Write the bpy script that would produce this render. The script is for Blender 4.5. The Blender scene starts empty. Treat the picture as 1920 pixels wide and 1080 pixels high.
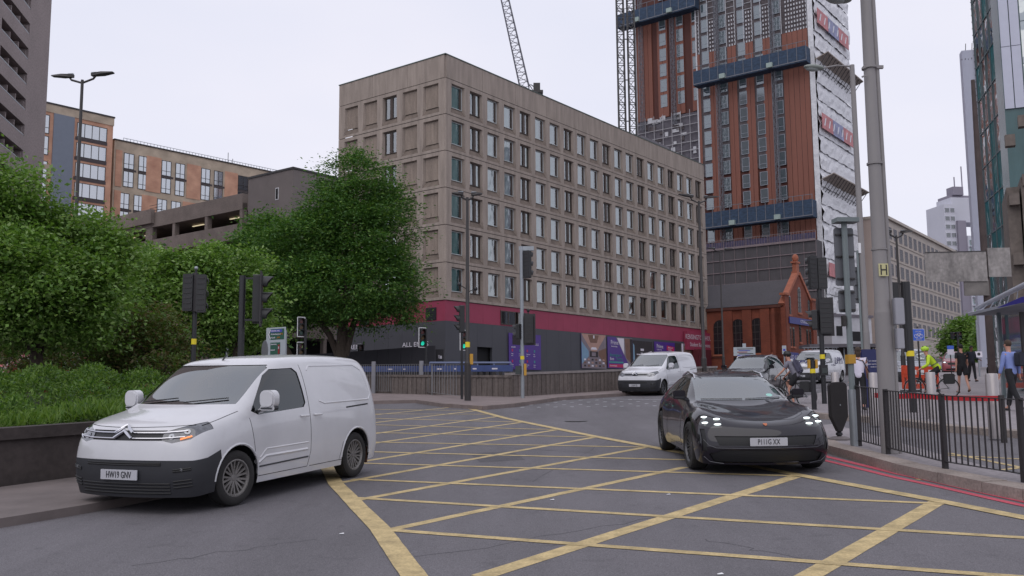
import bpy, bmesh, math, random
import numpy as np
from mathutils import Vector, Matrix, Euler
from mathutils.bvhtree import BVHTree
R = math.radians
sc = bpy.context.scene
col = sc.collection
random.seed(7)
# ------------------------------------------------------------------ camera
F = 1750.0; CZ = 1.7; PITCH = R(6.58); ROLL = R(-0.45)
cd = bpy.data.cameras.new("camera"); cam = bpy.data.objects.new("camera", cd); col.objects.link(cam)
CM = (Matrix.Rotation(R(90) + PITCH, 4, 'X') @ Matrix.Rotation(ROLL, 4, 'Z'))
cam.matrix_world = Matrix.Translation((0, 0, CZ)) @ CM
cd.sensor_width = 36; cd.lens = 36 * F / 1920; cd.clip_start = .1; cd.clip_end = 3000
sc.camera = cam
# ------------------------------------------------------------------ world, sun, exposure
SUN_EL, SUN_AZ = R(52), R(200)
w = bpy.data.worlds.new("World"); sc.world = w; w.use_nodes = True
nt = w.node_tree; N = nt.nodes; L = nt.links
for n in list(N): N.remove(n)
wo = N.new('ShaderNodeOutputWorld'); bg = N.new('ShaderNodeBackground'); sky = N.new('ShaderNodeTexSky')
sky.sky_type = 'NISHITA'; sky.sun_disc = False; sky.sun_elevation = SUN_EL; sky.sun_rotation = SUN_AZ
tc = N.new('ShaderNodeTexCoord'); mp = N.new('ShaderNodeMapping'); mp.inputs['Scale'].default_value = (1, 1, 2.6)
ns = N.new('ShaderNodeTexNoise'); ns.inputs['Scale'].default_value = 1.6; ns.inputs['Detail'].default_value = 4; ns.inputs['Roughness'].default_value = .5
cr = N.new('ShaderNodeValToRGB'); cr.color_ramp.elements[0].position = .3; cr.color_ramp.elements[1].position = .7
cr.color_ramp.elements[0].color = (7.3, 7.55, 8.9, 1); cr.color_ramp.elements[1].color = (8.5, 8.4, 9.35, 1)
mx = N.new('ShaderNodeMix'); mx.data_type = 'RGBA'; mx.inputs[0].default_value = .93
L.new(tc.outputs['Generated'], mp.inputs[0]); L.new(mp.outputs[0], ns.inputs['Vector']); L.new(ns.outputs['Fac'], cr.inputs[0])
L.new(sky.outputs[0], mx.inputs[6]); L.new(cr.outputs[0], mx.inputs[7]); L.new(mx.outputs[2], bg.inputs[0])
bg.inputs[1].default_value = .1; L.new(bg.outputs[0], wo.inputs[0])
sd = bpy.data.lights.new("sun", 'SUN'); sd.energy = .9; sd.angle = R(70); sd.color = (1, .96, .9)
so = bpy.data.objects.new("sun", sd); col.objects.link(so)
so.rotation_euler = (R(90) - SUN_EL, 0, math.pi - SUN_AZ + R(0))
sc.view_settings.view_transform = 'Standard'; sc.view_settings.look = 'None'; sc.view_settings.exposure = 0.1; sc.view_settings.gamma = 1
try:
    sc.cycles.max_bounces = 6; sc.cycles.transparent_max_bounces = 12; sc.cycles.caustics_reflective = False; sc.cycles.caustics_refractive = False
except Exception: pass

# ------------------------------------------------------------------ mapping helpers
CR3 = CM.to_3x3()
def ray(px, py):
    return (CR3 @ Vector(((px - 960) / F, -(py - 540) / F, -1))).normalized()
def at(px, py, Y):
    d = ray(px, py); return Vector((0, 0, CZ)) + d * (Y / d.y)
SA, SB = .04, .0069
def gz(x, y): return SA * min(y, 150) + SB * max(-60, min(x, 80))
def gnd(px, py, h=0.0):
    d = ray(px, py); t = -(CZ - h) / (d.z - SA * d.y - SB * d.x)
    return Vector((0, 0, CZ)) + d * t
def wall_hit(px, py, P0, u):
    """hit of a pixel ray with the vertical plane through P0 along u -> (s, z)"""
    d = ray(px, py); ux, uy = u
    n = Vector((uy, -ux, 0)); t = n.dot(Vector((P0[0], P0[1], 0))) / n.dot(Vector((d.x, d.y, 0)))
    p = Vector((0, 0, CZ)) + d * t
    return (p.x - P0[0]) * ux + (p.y - P0[1]) * uy, p.z
def proj(p):
    q = CR3.transposed() @ (Vector(p) - Vector((0, 0, CZ)))
    return 960 + F * q.x / -q.z, 540 - F * q.y / -q.z
SLOPE = Matrix(((1, 0, 0), (0, 1, 0), (SB, SA, 1)))
def slope_rot(yaw):
    """rotation matrix: local x along yaw direction (angle from world +X), tilted with the ground"""
    n = Vector((-SB, -SA, 1)).normalized(); f = Vector((math.cos(yaw), math.sin(yaw), 0)); f = (f - n * f.dot(n)).normalized()
    l = n.cross(f); return Matrix((f, l, n)).transposed().to_4x4()

# ------------------------------------------------------------------ materials
def lin(c): return tuple(((v / 255) / 12.92 if v / 255 <= .04045 else ((v / 255 + .055) / 1.055) ** 2.4) for v in c)
MC = {}
def M(name, rgb, rough=.75, var=.18, scale=2.0, metal=0, bump=0, stretch=None, coat=0, emit=0, spec=.5, fine=0, trans=0):
    if name in MC: return MC[name]
    m = bpy.data.materials.new(name); m.use_nodes = True; nt = m.node_tree; N = nt.nodes; L = nt.links
    b = N['Principled BSDF']; c = tuple(rgb) + (1,)
    b.inputs['Base Color'].default_value = c; b.inputs['Roughness'].default_value = rough; b.inputs['Metallic'].default_value = metal
    b.inputs['Specular IOR Level'].default_value = spec
    if coat: b.inputs['Coat Weight'].default_value = coat; b.inputs['Coat Roughness'].default_value = .04
    if var:
        tc = N.new('ShaderNodeTexCoord'); mp = N.new('ShaderNodeMapping')
        if stretch: mp.inputs['Scale'].default_value = stretch
        n1 = N.new('ShaderNodeTexNoise'); n1.inputs['Scale'].default_value = scale; n1.inputs['Detail'].default_value = 6; n1.inputs['Roughness'].default_value = .62
        r = N.new('ShaderNodeValToRGB'); r.color_ramp.elements[0].position = .3; r.color_ramp.elements[1].position = .7
        r.color_ramp.elements[0].color = tuple(v * (1 - var) for v in rgb) + (1,)
        r.color_ramp.elements[1].color = tuple(min(1, v * (1 + var * .7)) for v in rgb) + (1,)
        L.new(tc.outputs['Object'], mp.inputs[0]); L.new(mp.outputs[0], n1.inputs['Vector']); L.new(n1.outputs['Fac'], r.inputs[0])
        out = r.outputs[0]
        if fine:
            n2 = N.new('ShaderNodeTexNoise'); n2.inputs['Scale'].default_value = fine; n2.inputs['Detail'].default_value = 3
            mm = N.new('ShaderNodeMix'); mm.data_type = 'RGBA'; mm.blend_type = 'OVERLAY'; mm.inputs[0].default_value = .45
            L.new(tc.outputs['Object'], n2.inputs['Vector']); L.new(out, mm.inputs[6]); L.new(n2.outputs['Fac'], mm.inputs[7]); out = mm.outputs[2]
        L.new(out, b.inputs['Base Color'])
        if bump:
            bp = N.new('ShaderNodeBump'); bp.inputs['Strength'].default_value = bump; bp.inputs['Distance'].default_value = .02
            L.new((n2 if fine else n1).outputs['Fac'], bp.inputs['Height']); L.new(bp.outputs[0], b.inputs['Normal'])
    if emit: b.inputs['Emission Color'].default_value = c; b.inputs['Emission Strength'].default_value = emit
    MC[name] = m; return m
def MS(name, rgb255, **k): return M(name, lin(rgb255), **k)
def glass(name, tint, refl=.3, rough=.03, through=.6, wav=0, solid=False):
    """tinted pane: part see-through, part mirror with a fresnel rise"""
    if name in MC: return MC[name]
    m = bpy.data.materials.new(name); m.use_nodes = True; nt = m.node_tree; N = nt.nodes; L = nt.links
    N.remove(N['Principled BSDF']); o = N['Material Output']
    t = N.new('ShaderNodeBsdfDiffuse' if solid else 'ShaderNodeBsdfTransparent'); t.inputs[0].default_value = (*[through * v for v in tint], 1)
    g = N.new('ShaderNodeBsdfGlossy'); g.inputs[0].default_value = (.92, .95, .95, 1); g.inputs['Roughness'].default_value = rough
    lw = N.new('ShaderNodeLayerWeight'); lw.inputs[0].default_value = .12 if solid else .3
    mr = N.new('ShaderNodeMapRange'); mr.inputs[3].default_value = refl; mr.inputs[4].default_value = 1
    x = N.new('ShaderNodeMixShader'); L.new(lw.outputs['Fresnel'], mr.inputs[0]); L.new(mr.outputs[0], x.inputs[0]); L.new(t.outputs[0], x.inputs[1]); L.new(g.outputs[0], x.inputs[2]); L.new(x.outputs[0], o.inputs[0])
    if wav:
        tc = N.new('ShaderNodeTexCoord'); n = N.new('ShaderNodeTexNoise'); n.inputs['Scale'].default_value = .5; bp = N.new('ShaderNodeBump'); bp.inputs['Strength'].default_value = wav; bp.inputs['Distance'].default_value = .3
        L.new(tc.outputs['Object'], n.inputs['Vector']); L.new(n.outputs['Fac'], bp.inputs['Height']); L.new(bp.outputs[0], g.inputs['Normal'])
    MC[name] = m; return m
def brick(name, c1, c2, mortar, sx=.45, sz=.15, ms=.02, bump=.3):
    if name in MC: return MC[name]
    m = bpy.data.materials.new(name); m.use_nodes = True; nt = m.node_tree; N = nt.nodes; L = nt.links; b = N['Principled BSDF']; b.inputs['Roughness'].default_value = .85
    tc = N.new('ShaderNodeTexCoord'); sp = N.new('ShaderNodeSeparateXYZ'); ad = N.new('ShaderNodeMath'); cb = N.new('ShaderNodeCombineXYZ'); br = N.new('ShaderNodeTexBrick')
    L.new(tc.outputs['Object'], sp.inputs[0]); L.new(sp.outputs[0], ad.inputs[0]); L.new(sp.outputs[1], ad.inputs[1]); L.new(ad.outputs[0], cb.inputs[0]); L.new(sp.outputs[2], cb.inputs[1]); L.new(cb.outputs[0], br.inputs[0])
    br.inputs['Scale'].default_value = 1; br.inputs['Brick Width'].default_value = sx; br.inputs['Row Height'].default_value = sz; br.inputs['Mortar Size'].default_value = ms
    br.inputs['Color1'].default_value = (*c1, 1); br.inputs['Color2'].default_value = (*c2, 1); br.inputs['Mortar'].default_value = (*mortar, 1)
    n1 = N.new('ShaderNodeTexNoise'); n1.inputs['Scale'].default_value = .5; mm = N.new('ShaderNodeMix'); mm.data_type = 'RGBA'; mm.blend_type = 'OVERLAY'; mm.inputs[0].default_value = .5
    L.new(tc.outputs['Object'], n1.inputs['Vector']); L.new(br.outputs[0], mm.inputs[6]); L.new(n1.outputs['Fac'], mm.inputs[7]); L.new(mm.outputs[2], b.inputs['Base Color'])
    MC[name] = m; return m

# ------------------------------------------------------------------ mesh builder
class MB:
    def __init__(s): s.v = []; s.f = []; s.mi = []; s.mats = []; s.cm = 0; s.T = None
    def mat(s, m):
        if m not in s.mats: s.mats.append(m)
        s.cm = s.mats.index(m); return s
    def add(s, vs, fs):
        b = len(s.v)
        if s.T is not None: vs = [s.T @ Vector(v) for v in vs]
        s.v += [tuple(v) for v in vs]; s.f += [tuple(i + b for i in f) for f in fs]; s.mi += [s.cm] * len(fs); return s
    def box(s, x0, y0, z0, x1, y1, z1):
        return s.add([(x0, y0, z0), (x1, y0, z0), (x1, y1, z0), (x0, y1, z0), (x0, y0, z1), (x1, y0, z1), (x1, y1, z1), (x0, y1, z1)],
                     [(0, 3, 2, 1), (4, 5, 6, 7), (0, 1, 5, 4), (1, 2, 6, 5), (2, 3, 7, 6), (3, 0, 4, 7)])
    def rbox(s, x0, y0, z0, x1, y1, z1, r, axis='y'):
        """box with rounded outline in the plane across axis"""
        pts = []
        a0, a1, b0, b1 = {'y': (x0, x1, z0, z1), 'x': (y0, y1, z0, z1), 'z': (x0, x1, y0, y1)}[axis]
        for cx, cy, st in ((a1 - r, b1 - r, 0), (a0 + r, b1 - r, 90), (a0 + r, b0 + r, 180), (a1 - r, b0 + r, 270)):
            for k in range(5): an = R(st + k * 22.5); pts.append((cx + r * math.cos(an), cy + r * math.sin(an)))
        if axis == 'y': f = lambda p, t: (p[0], t, p[1]); t0, t1 = y0, y1
        elif axis == 'x': f = lambda p, t: (t, p[0], p[1]); t0, t1 = x0, x1
        else: f = lambda p, t: (p[0], p[1], t); t0, t1 = z0, z1
        return s.extr([f(p, t0) for p in pts], [f(p, t1) for p in pts])
    def extr(s, A, B, cap=True):
        n = len(A); fs = [(i, (i + 1) % n, n + (i + 1) % n, n + i) for i in range(n)]
        if cap: fs += [tuple(range(n - 1, -1, -1)), tuple(range(n, 2 * n))]
        return s.add(list(A) + list(B), fs)
    def quad(s, *p): return s.add(p, [tuple(range(len(p)))])
    def tube(s, pts, r, n=10, cap=True, r2=None):
        pts = [Vector(p) for p in pts]; rr = r if isinstance(r, (list, tuple)) else [r + ((r2 if r2 is not None else r) - r) * i / (len(pts) - 1) for i in range(len(pts))]
        vs = []; fs = []; up = None
        for i, p in enumerate(pts):
            d = (pts[min(i + 1, len(pts) - 1)] - pts[max(i - 1, 0)]).normalized()
            if up is None: up = Vector((0, 0, 1)) if abs(d.z) < .9 else Vector((1, 0, 0))
            a = d.cross(up).normalized(); b = a.cross(d); up = b
            for k in range(n):
                an = 2 * math.pi * k / n; vs.append(p + (a * math.cos(an) + b * math.sin(an)) * rr[i])
        for i in range(len(pts) - 1):
            for k in range(n): fs.append((i * n + k, i * n + (k + 1) % n, (i + 1) * n + (k + 1) % n, (i + 1) * n + k))
        if cap: fs += [tuple(range(n - 1, -1, -1)), tuple((len(pts) - 1) * n + k for k in range(n))]
        return s.add(vs, fs)
    def bar(s, a, b, w, h=None):
        a = Vector(a); b = Vector(b); h = h or w; d = (b - a).normalized(); up = Vector((0, 0, 1)) if abs(d.z) < .95 else Vector((1, 0, 0))
        x = d.cross(up).normalized() * w / 2; y = x.cross(d).normalized() * h / 2
        return s.extr([a - x - y, a + x - y, a + x + y, a - x + y], [b - x - y, b + x - y, b + x + y, b - x + y])
    def lathe(s, prof, n=24, axis='z', o=(0, 0, 0)):
        vs = []; fs = []
        for r, h in prof:
            for k in range(n):
                an = 2 * math.pi * k / n; c, q = r * math.cos(an), r * math.sin(an)
                vs.append({'z': (o[0] + c, o[1] + q, o[2] + h), 'y': (o[0] + c, o[1] + h, o[2] + q), 'x': (o[0] + h, o[1] + c, o[2] + q)}[axis])
        for i in range(len(prof) - 1):
            for k in range(n): fs.append((i * n + k, i * n + (k + 1) % n, (i + 1) * n + (k + 1) % n, (i + 1) * n + k))
        return s.add(vs, fs)
    def ball(s, c, rx, ry=None, rz=None, n=12, m=8):
        ry = ry or rx; rz = rz or rx
        vs = [(c[0] + rx * math.sin(math.pi * j / m) * math.cos(2 * math.pi * k / n), c[1] + ry * math.sin(math.pi * j / m) * math.sin(2 * math.pi * k / n), c[2] + rz * math.cos(math.pi * j / m)) for j in range(m + 1) for k in range(n)]
        return s.add(vs, [(j * n + k, (j + 1) * n + k, (j + 1) * n + (k + 1) % n, j * n + (k + 1) % n) for j in range(m) for k in range(n)])
    def me(s, name, smooth=False, bev=0):
        me = bpy.data.meshes.new(name); me.from_pydata(s.v, [], s.f)
        for m in s.mats: me.materials.append(m)
        if s.mats: me.polygons.foreach_set('material_index', s.mi)
        bm = bmesh.new(); bm.from_mesh(me); bmesh.ops.remove_doubles(bm, verts=bm.verts, dist=1e-5)
        bmesh.ops.recalc_face_normals(bm, faces=bm.faces)
        if bev:
            es = [e for e in bm.edges if len(e.link_faces) == 2 and e.calc_face_angle(0) > .6]
            bmesh.ops.bevel(bm, geom=es, offset=bev, segments=2, affect='EDGES', clamp_overlap=True)
        bm.to_mesh(me); bm.free()
        if smooth: shade(me, 40)
        return me
def shade(me, ang=40):
    me.polygons.foreach_set('use_smooth', [True] * len(me.polygons))
    try: me.set_sharp_from_angle(angle=R(ang))
    except Exception: pass
def link(name, me, parent=None, mat=None):
    o = bpy.data.objects.new(name, me); col.objects.link(o)
    if mat is not None and len(me.materials) == 0: me.materials.append(mat)
    if parent is not None: o.parent = parent
    return o
def tag(o, label=None, cat=None, group=None, kind=None):
    if label: o['label'] = label
    if cat: o['category'] = cat
    if group: o['group'] = group
    if kind: o['kind'] = kind
    return o
def thing(name, label, cat, loc=(0, 0, 0), rz=0, group=None, mtx=None):
    o = bpy.data.objects.new(name, None); col.objects.link(o); o.empty_display_size = .3
    if mtx is not None: o.matrix_world = Matrix.Translation(loc) @ mtx
    else: o.location = loc; o.rotation_euler = (0, 0, rz)
    return tag(o, label, cat, group)
def part(name, mb, parent, mat=None, smooth=False, label=None, bev=0):
    me = mb.me(name, smooth, bev) if isinstance(mb, MB) else mb
    o = link(name, me, parent, mat)
    if label: o['label'] = label
    return o
def single(name, mb, label, cat, mat=None, smooth=False, group=None, loc=(0, 0, 0), rz=0, bev=0):
    o = part(name, mb, None, mat, smooth, bev=bev); o.location = loc; o.rotation_euler = (0, 0, rz); return tag(o, label, cat, group)
def structure(name, mb, mat=None, smooth=False):
    o = part(name, mb, None, mat, smooth); o['kind'] = 'structure'; return o
def kids(o): return [c for c in bpy.data.objects if c.parent == o]
TREE = {}
def dup(root, loc, rz=None, label=None, mtx=None):
    r = root.copy(); col.objects.link(r)
    if mtx is not None: r.matrix_world = Matrix.Translation(loc) @ mtx
    else:
        r.location = loc
        if rz is not None: r.rotation_euler = (0, 0, rz)
    if label: r['label'] = label
    for c in kids(root):
        if c == r: continue
        k = c.copy(); col.objects.link(k); k.parent = r
        for g in kids(c):
            if g == k: continue
            q = g.copy(); col.objects.link(q); q.parent = k
    return r
def text_mb(mb, txt, size, T, sx=1.0, center=True, ext=.003):
    """lettering appended to a mesh builder; T maps (x right, y up, z out) to the target frame"""
    c = bpy.data.curves.new('lettering', 'FONT'); c.body = txt; c.size = size; c.extrude = ext; c.resolution_u = 2
    c.align_x = 'CENTER' if center else 'LEFT'; c.align_y = 'CENTER'
    o = bpy.data.objects.new('lettering', c); col.objects.link(o); dg = bpy.context.evaluated_depsgraph_get(); dg.update()
    m = bpy.data.meshes.new_from_object(o.evaluated_get(dg)); S = Matrix.Diagonal((sx, 1, 1, 1))
    vs = [T @ (S @ v.co) for v in m.vertices]; fs = [tuple(p.vertices) for p in m.polygons]
    mb.add(vs, fs); bpy.data.objects.remove(o); bpy.data.curves.remove(c); bpy.data.meshes.remove(m)
def frame(o, xdir, ydir=(0, 0, 1)):
    x = Vector(xdir).normalized(); y = Vector(ydir).normalized(); z = x.cross(y); y = z.cross(x)
    m = Matrix((x, y, z)).transposed().to_4x4(); m.translation = Vector(o); return m

# ------------------------------------------------------------------ shared materials
def asphalt_mat():
    m = M('asphalt', (.128, .120, .131), rough=.85, var=.14, scale=.25, fine=70, bump=.35); nt = m.node_tree; N = nt.nodes; L = nt.links; b = N['Principled BSDF']
    src = b.inputs['Base Color'].links[0].from_socket; tc = N.new('ShaderNodeTexCoord')
    def ov(sc_, rot, scl, lo, hi, a, c, prev, det=5):
        mp = N.new('ShaderNodeMapping'); mp.inputs['Rotation'].default_value = (0, 0, rot); mp.inputs['Scale'].default_value = scl; n = N.new('ShaderNodeTexNoise'); n.inputs['Scale'].default_value = sc_; n.inputs['Detail'].default_value = det; n.inputs['Roughness'].default_value = .65
        r = N.new('ShaderNodeValToRGB'); r.color_ramp.elements[0].position = lo; r.color_ramp.elements[1].position = hi; r.color_ramp.elements[0].color = (a, a, a, 1); r.color_ramp.elements[1].color = (c, c, c, 1)
        x = N.new('ShaderNodeMix'); x.data_type = 'RGBA'; x.blend_type = 'MULTIPLY'; x.inputs[0].default_value = 1
        L.new(tc.outputs['Object'], mp.inputs[0]); L.new(mp.outputs[0], n.inputs['Vector']); L.new(n.outputs['Fac'], r.inputs[0]); L.new(prev, x.inputs[6]); L.new(r.outputs[0], x.inputs[7]); return x.outputs[2]
    o = ov(1.1, R(-55), (1, .12, 1), .35, .62, .84, 1.06, src)      # polished wheel tracks
    o = ov(3.2, 0, (1, 1, 1), .30, .42, .80, 1.0, o)                  # blotches of oil and wear
    o = ov(95, 0, (1, 1, 1), .36, .66, .72, 1.32, o, 2)               # aggregate
    L.new(o, b.inputs['Base Color']); return m
asphalt = asphalt_mat()
paving = M('paving_slabs', (.25, .225, .235), rough=.85, var=.14, scale=.8, fine=14, bump=.15)
kerbstone = M('kerb_granite', (.27, .225, .2), rough=.8, var=.3, scale=1.4, fine=30, bump=.3)
concd = M('dark_concrete', (.115, .095, .09), rough=.9, var=.35, scale=1.6, stretch=(3, 3, .5), fine=12, bump=.3)
steel_grey = MS('galvanised_steel', (150, 155, 160), rough=.45, var=.1, metal=.6)
black_paint = M('black_paint', (.016, .016, .019), rough=.45, var=.1)
dark_metal = M('dark_bronze_paint', (.03, .026, .026), rough=.45, var=.1)
yellow_tape = M('yellow_tape', (.75, .6, .02), rough=.5, var=.08)
white_paint = M('white_paint', (.72, .72, .74), rough=.5, var=.05)
yellow_line = M('yellow_road_paint', (.48, .37, .185), rough=.8, var=.34, scale=5, fine=45)
red_line = M('red_road_paint', (.5, .075, .11), rough=.8, var=.2, scale=4)
white_line = M('white_road_paint', (.5, .5, .53), rough=.8, var=.3, scale=4, fine=40)
UA = (math.sin(R(37.2)), math.cos(R(37.2)))
UAng = math.atan2(UA[1], UA[0])
# ================================================================== GROUND
def sheet(name, pts, h, mat, cells=None):
    mb = MB(); mb.quad(*[(x, y, gz(x, y) + h) for x, y in pts]); return structure(name, mb, mat)
g = MB(); xs = [-400, -200, -60, -30, 0, 30, 80, 200, 500]; ys = [-60, 0, 30, 60, 100, 150, 300, 900]
vs = [(x, y, gz(x, y)) for y in ys for x in xs]; nx = len(xs)
g.add(vs, [(j * nx + i, j * nx + i + 1, (j + 1) * nx + i + 1, (j + 1) * nx + i) for j in range(len(ys) - 1) for i in range(nx - 1)])
structure('road', g, asphalt)
def raised(name, px_top, h=.13, mat=paving, kerb_edge=None, kw=.32, kmat=kerbstone):
    """pavement slab with kerb along the listed outline edges (outline given on its top)"""
    P = [p if isinstance(p, Vector) else gnd(p[0], p[1], h) for p in px_top]
    mb = MB(); n = len(P); top = [(p.x, p.y, gz(p.x, p.y) + h) for p in P]; bot = [(p.x, p.y, gz(p.x, p.y) - .1) for p in P]
    mb.extr(bot, top); structure(name, mb, mat)
    if kerb_edge:
        kb = MB(); K = P[kerb_edge[0]:kerb_edge[1] + 1]; c = sum((Vector((p.x, p.y, 0)) for p in P), Vector()) / n
        for a, b in zip(K[:-1], K[1:]):
            d = Vector((b.x - a.x, b.y - a.y, 0)); Ln = d.length; d.normalize(); nn = Vector((-d.y, d.x, 0))
            if nn.dot(c - a) < 0: nn = -nn
            m = max(1, int(Ln / .92))
            for i in range(m):
                s0, s1 = Ln * i / m + .006, Ln * (i + 1) / m - .006; q = [a + d * s0 - nn * .02, a + d * s1 - nn * .02, a + d * s1 + nn * kw, a + d * s0 + nn * kw]
                dz = random.uniform(-.006, .006)
                kb.extr([(p.x, p.y, gz(p.x, p.y) - .1) for p in q], [(p.x, p.y, gz(p.x, p.y) + h + .012 + dz) for p in q])
        structure('kerb', kb, kmat)
    return P
# near island on the right with the railings
raised('pavement', [(1503, 800), (1512, 815), (1543, 833), (1600, 848), (1680, 870), (1760, 887), (1843, 904), (1920, 918), (2060, 945), (2100, 930), (1920, 893), (1750, 848), (1680, 828), (1610, 808), (1560, 795)], kerb_edge=(0, 8))
# the plaza behind
raised('pavement', [(1470, 769), (1523, 775), (1600, 780), (1693, 789), (1780, 799), (1920, 810), (2300, 850), Vector((60, 60, 0)), Vector((70, 140, 0)), Vector((44, 140, 0)), gnd(1700, 708), gnd(1655, 716), gnd(1600, 727), gnd(1500, 752)], kerb_edge=(0, 6))
# far pavement along the parapet and central island
raised('pavement', [(560, 762), (690, 752), (780, 750), (830, 757), (905, 762), (965, 757), (1000, 752), (1050, 745), (1160, 738), (1330, 722), (1330, 716), (1180, 726), (985, 735), (940, 733), (690, 726), (560, 730)], h=.12, mat=M('pink_paving', (.205, .165, .16), rough=.9, var=.2, scale=1.5), kerb_edge=(0, 9), kw=.2, kmat=M('kerb_concrete', (.2, .16, .15), rough=.85, var=.25, scale=2))
# strip of pavement under the left parapet
raised('pavement', [(-300, 1010), (0, 972), (150, 948), (330, 915), (520, 870), (690, 800), (690, 780), (480, 830), (330, 868), (150, 893), (0, 913), (-300, 955)], h=.1, mat=M('dirty_concrete_paving', (.15, .125, .12), rough=.9, var=.25, scale=1.5), kerb_edge=None)

# painted box junction --------------------------------------------------
def stroke(mb, a, b, wd, h=.005, n=10):
    a = a.copy(); b = b.copy(); d = (b - a); d.z = 0; Ln = d.length; d.normalize(); nn = Vector((-d.y, d.x, 0)) * wd / 2
    rows = [a + (b - a) * i / n for i in range(n + 1)]; vs = []
    for i, p in enumerate(rows):
        j = random.uniform(-.012, .012)
        for s in (-1, 1):
            q = p + nn * (s + j / wd * .6); vs.append((q.x, q.y, gz(q.x, q.y) + h))
    mb.add(vs, [(2 * i, 2 * i + 1, 2 * i + 3, 2 * i + 2) for i in range(n)])
yb = MB(); yb.mat(yellow_line)
edges = [((610, 870), (630, 908), .21), ((630, 908), (715, 995), .21), ((715, 995), (790, 1100), .21), ((865, 762), (950, 785), .2), ((950, 785), (1112, 818), .2), ((1112, 818), (1240, 842), .2), ((1240, 842), (1480, 888), .2),
         ((1480, 888), (1750, 938), .2), ((1750, 938), (1990, 985), .2)]
for a, b, wd in edges: stroke(yb, gnd(*a), gnd(*b), wd, .008)
structure('road_marking', yb)
yc = MB(); yc.mat(yellow_line)
# lines running left-low to right-high and the shallow lines falling to the right
fam1 = [((640, 784), (865, 762)), ((640, 800), (893, 770)), ((640, 822), (940, 780)), ((640, 840), (985, 791)), ((640, 872), (1043, 806)), ((640, 905), (1120, 819)), ((670, 938), (1215, 838)), ((716, 997), (1285, 876)),
        ((900, 1082), (1490, 894)), ((1500, 1090), (1760, 940))]
fam2 = [((640, 767), (880, 770)), ((640, 776), (920, 777)), ((640, 783), (985, 792)), ((640, 795), (1043, 806)), ((640, 810), (1120, 820)), ((640, 828), (1215, 839)), ((640, 846), (1300, 863)), ((650, 868), (1500, 893)),
        ((660, 899), (1770, 945)), ((668, 934), (1940, 1010)), ((712, 993), (1940, 1085))]
for i, (a, b) in enumerate(fam1): stroke(yc, gnd(*a), gnd(*b), .14 if i < 8 else .19, .003)
for i, (a, b) in enumerate(fam2): stroke(yc, gnd(*a), gnd(*b), .125, .0055)
for (a, b) in [((1700, 850), (1930, 862)), ((1720, 900), (1960, 872)), ((1780, 850), (1930, 880))]: stroke(yc, gnd(*a), gnd(*b), .1, .006)
structure('road_marking', yc)
rb = MB(); rb.mat(red_line)
for off in (0, 8):
    pts = [(1520, 850), (1540, 854), (1610, 871), (1680, 888), (1760, 905), (1843, 924), (1920, 941), (2060, 970)]
    for a, b in zip(pts[:-1], pts[1:]): stroke(rb, gnd(a[0], a[1] + off), gnd(b[0], b[1] + off), .11 if off else .125, .006, 3)
structure('road_marking', rb)
wb = MB(); wb.mat(white_line)
for r_, y in enumerate((752.5, 756, 760.5, 764.5)):
    for x in range(930, 1250, 31): stroke(wb, gnd(x + (r_ % 2) * 15, y - (x - 930) * .012), gnd(x + (r_ % 2) * 15 + 7, y - (x - 930) * .012), .18, .006, 1)
stroke(wb, gnd(1130, 748), gnd(1260, 750), .12, .006, 3); stroke(wb, gnd(640, 757), gnd(740, 753), .12, .006, 3)
for y in (733, 743, 752): stroke(wb, gnd(1500, y), gnd(1535, y - 2), .2, .006, 2)
structure('road_marking', wb)

pm = MB(); pm.mat(M('asphalt_patch', (.085, .08, .088), rough=.9, var=.2, scale=3, fine=60, bump=.3))
for q in ([(880, 850), (960, 846), (985, 862), (900, 867)],):
    pm.add([(p.x, p.y, gz(p.x, p.y) + .0015) for p in (gnd(*c) for c in q)], [(0, 1, 2, 3)])
structure('road_repair', pm)
ck = MB(); ck.mat(M('sealed_crack', (.055, .052, .058), rough=.8, var=.2)); rk = random.Random(8)
for a, b in (((760, 1050), (1300, 960)), ((1000, 905), (1190, 800)), ((1320, 1010), (1560, 1060)), ((250, 1060), (600, 1010)), ((800, 830), (1120, 850))):
    a = gnd(*a); b = gnd(*b); P_ = [a + (b - a) * t / 14 + Vector((rk.uniform(-.06, .06), rk.uniform(-.06, .06), 0)) for t in range(15)]
    for u, v in zip(P_[:-1], P_[1:]): stroke(ck, u, v, rk.uniform(.006, .014), .0012, 1)
structure('road_repair', ck)
# dark patches of worn asphalt repairs and manhole
pt = MB(); 
for a in [(1080, 790)]:
    p = gnd(*a); pt.lathe([(.0, .004), (.3, .004), (.31, .0)], 20, o=(p.x, p.y, gz(p.x, p.y) + .0035))
structure('manhole_cover', pt, M('cast_iron', (.05, .048, .05), rough=.6, var=.3, scale=12, bump=.4))

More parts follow.
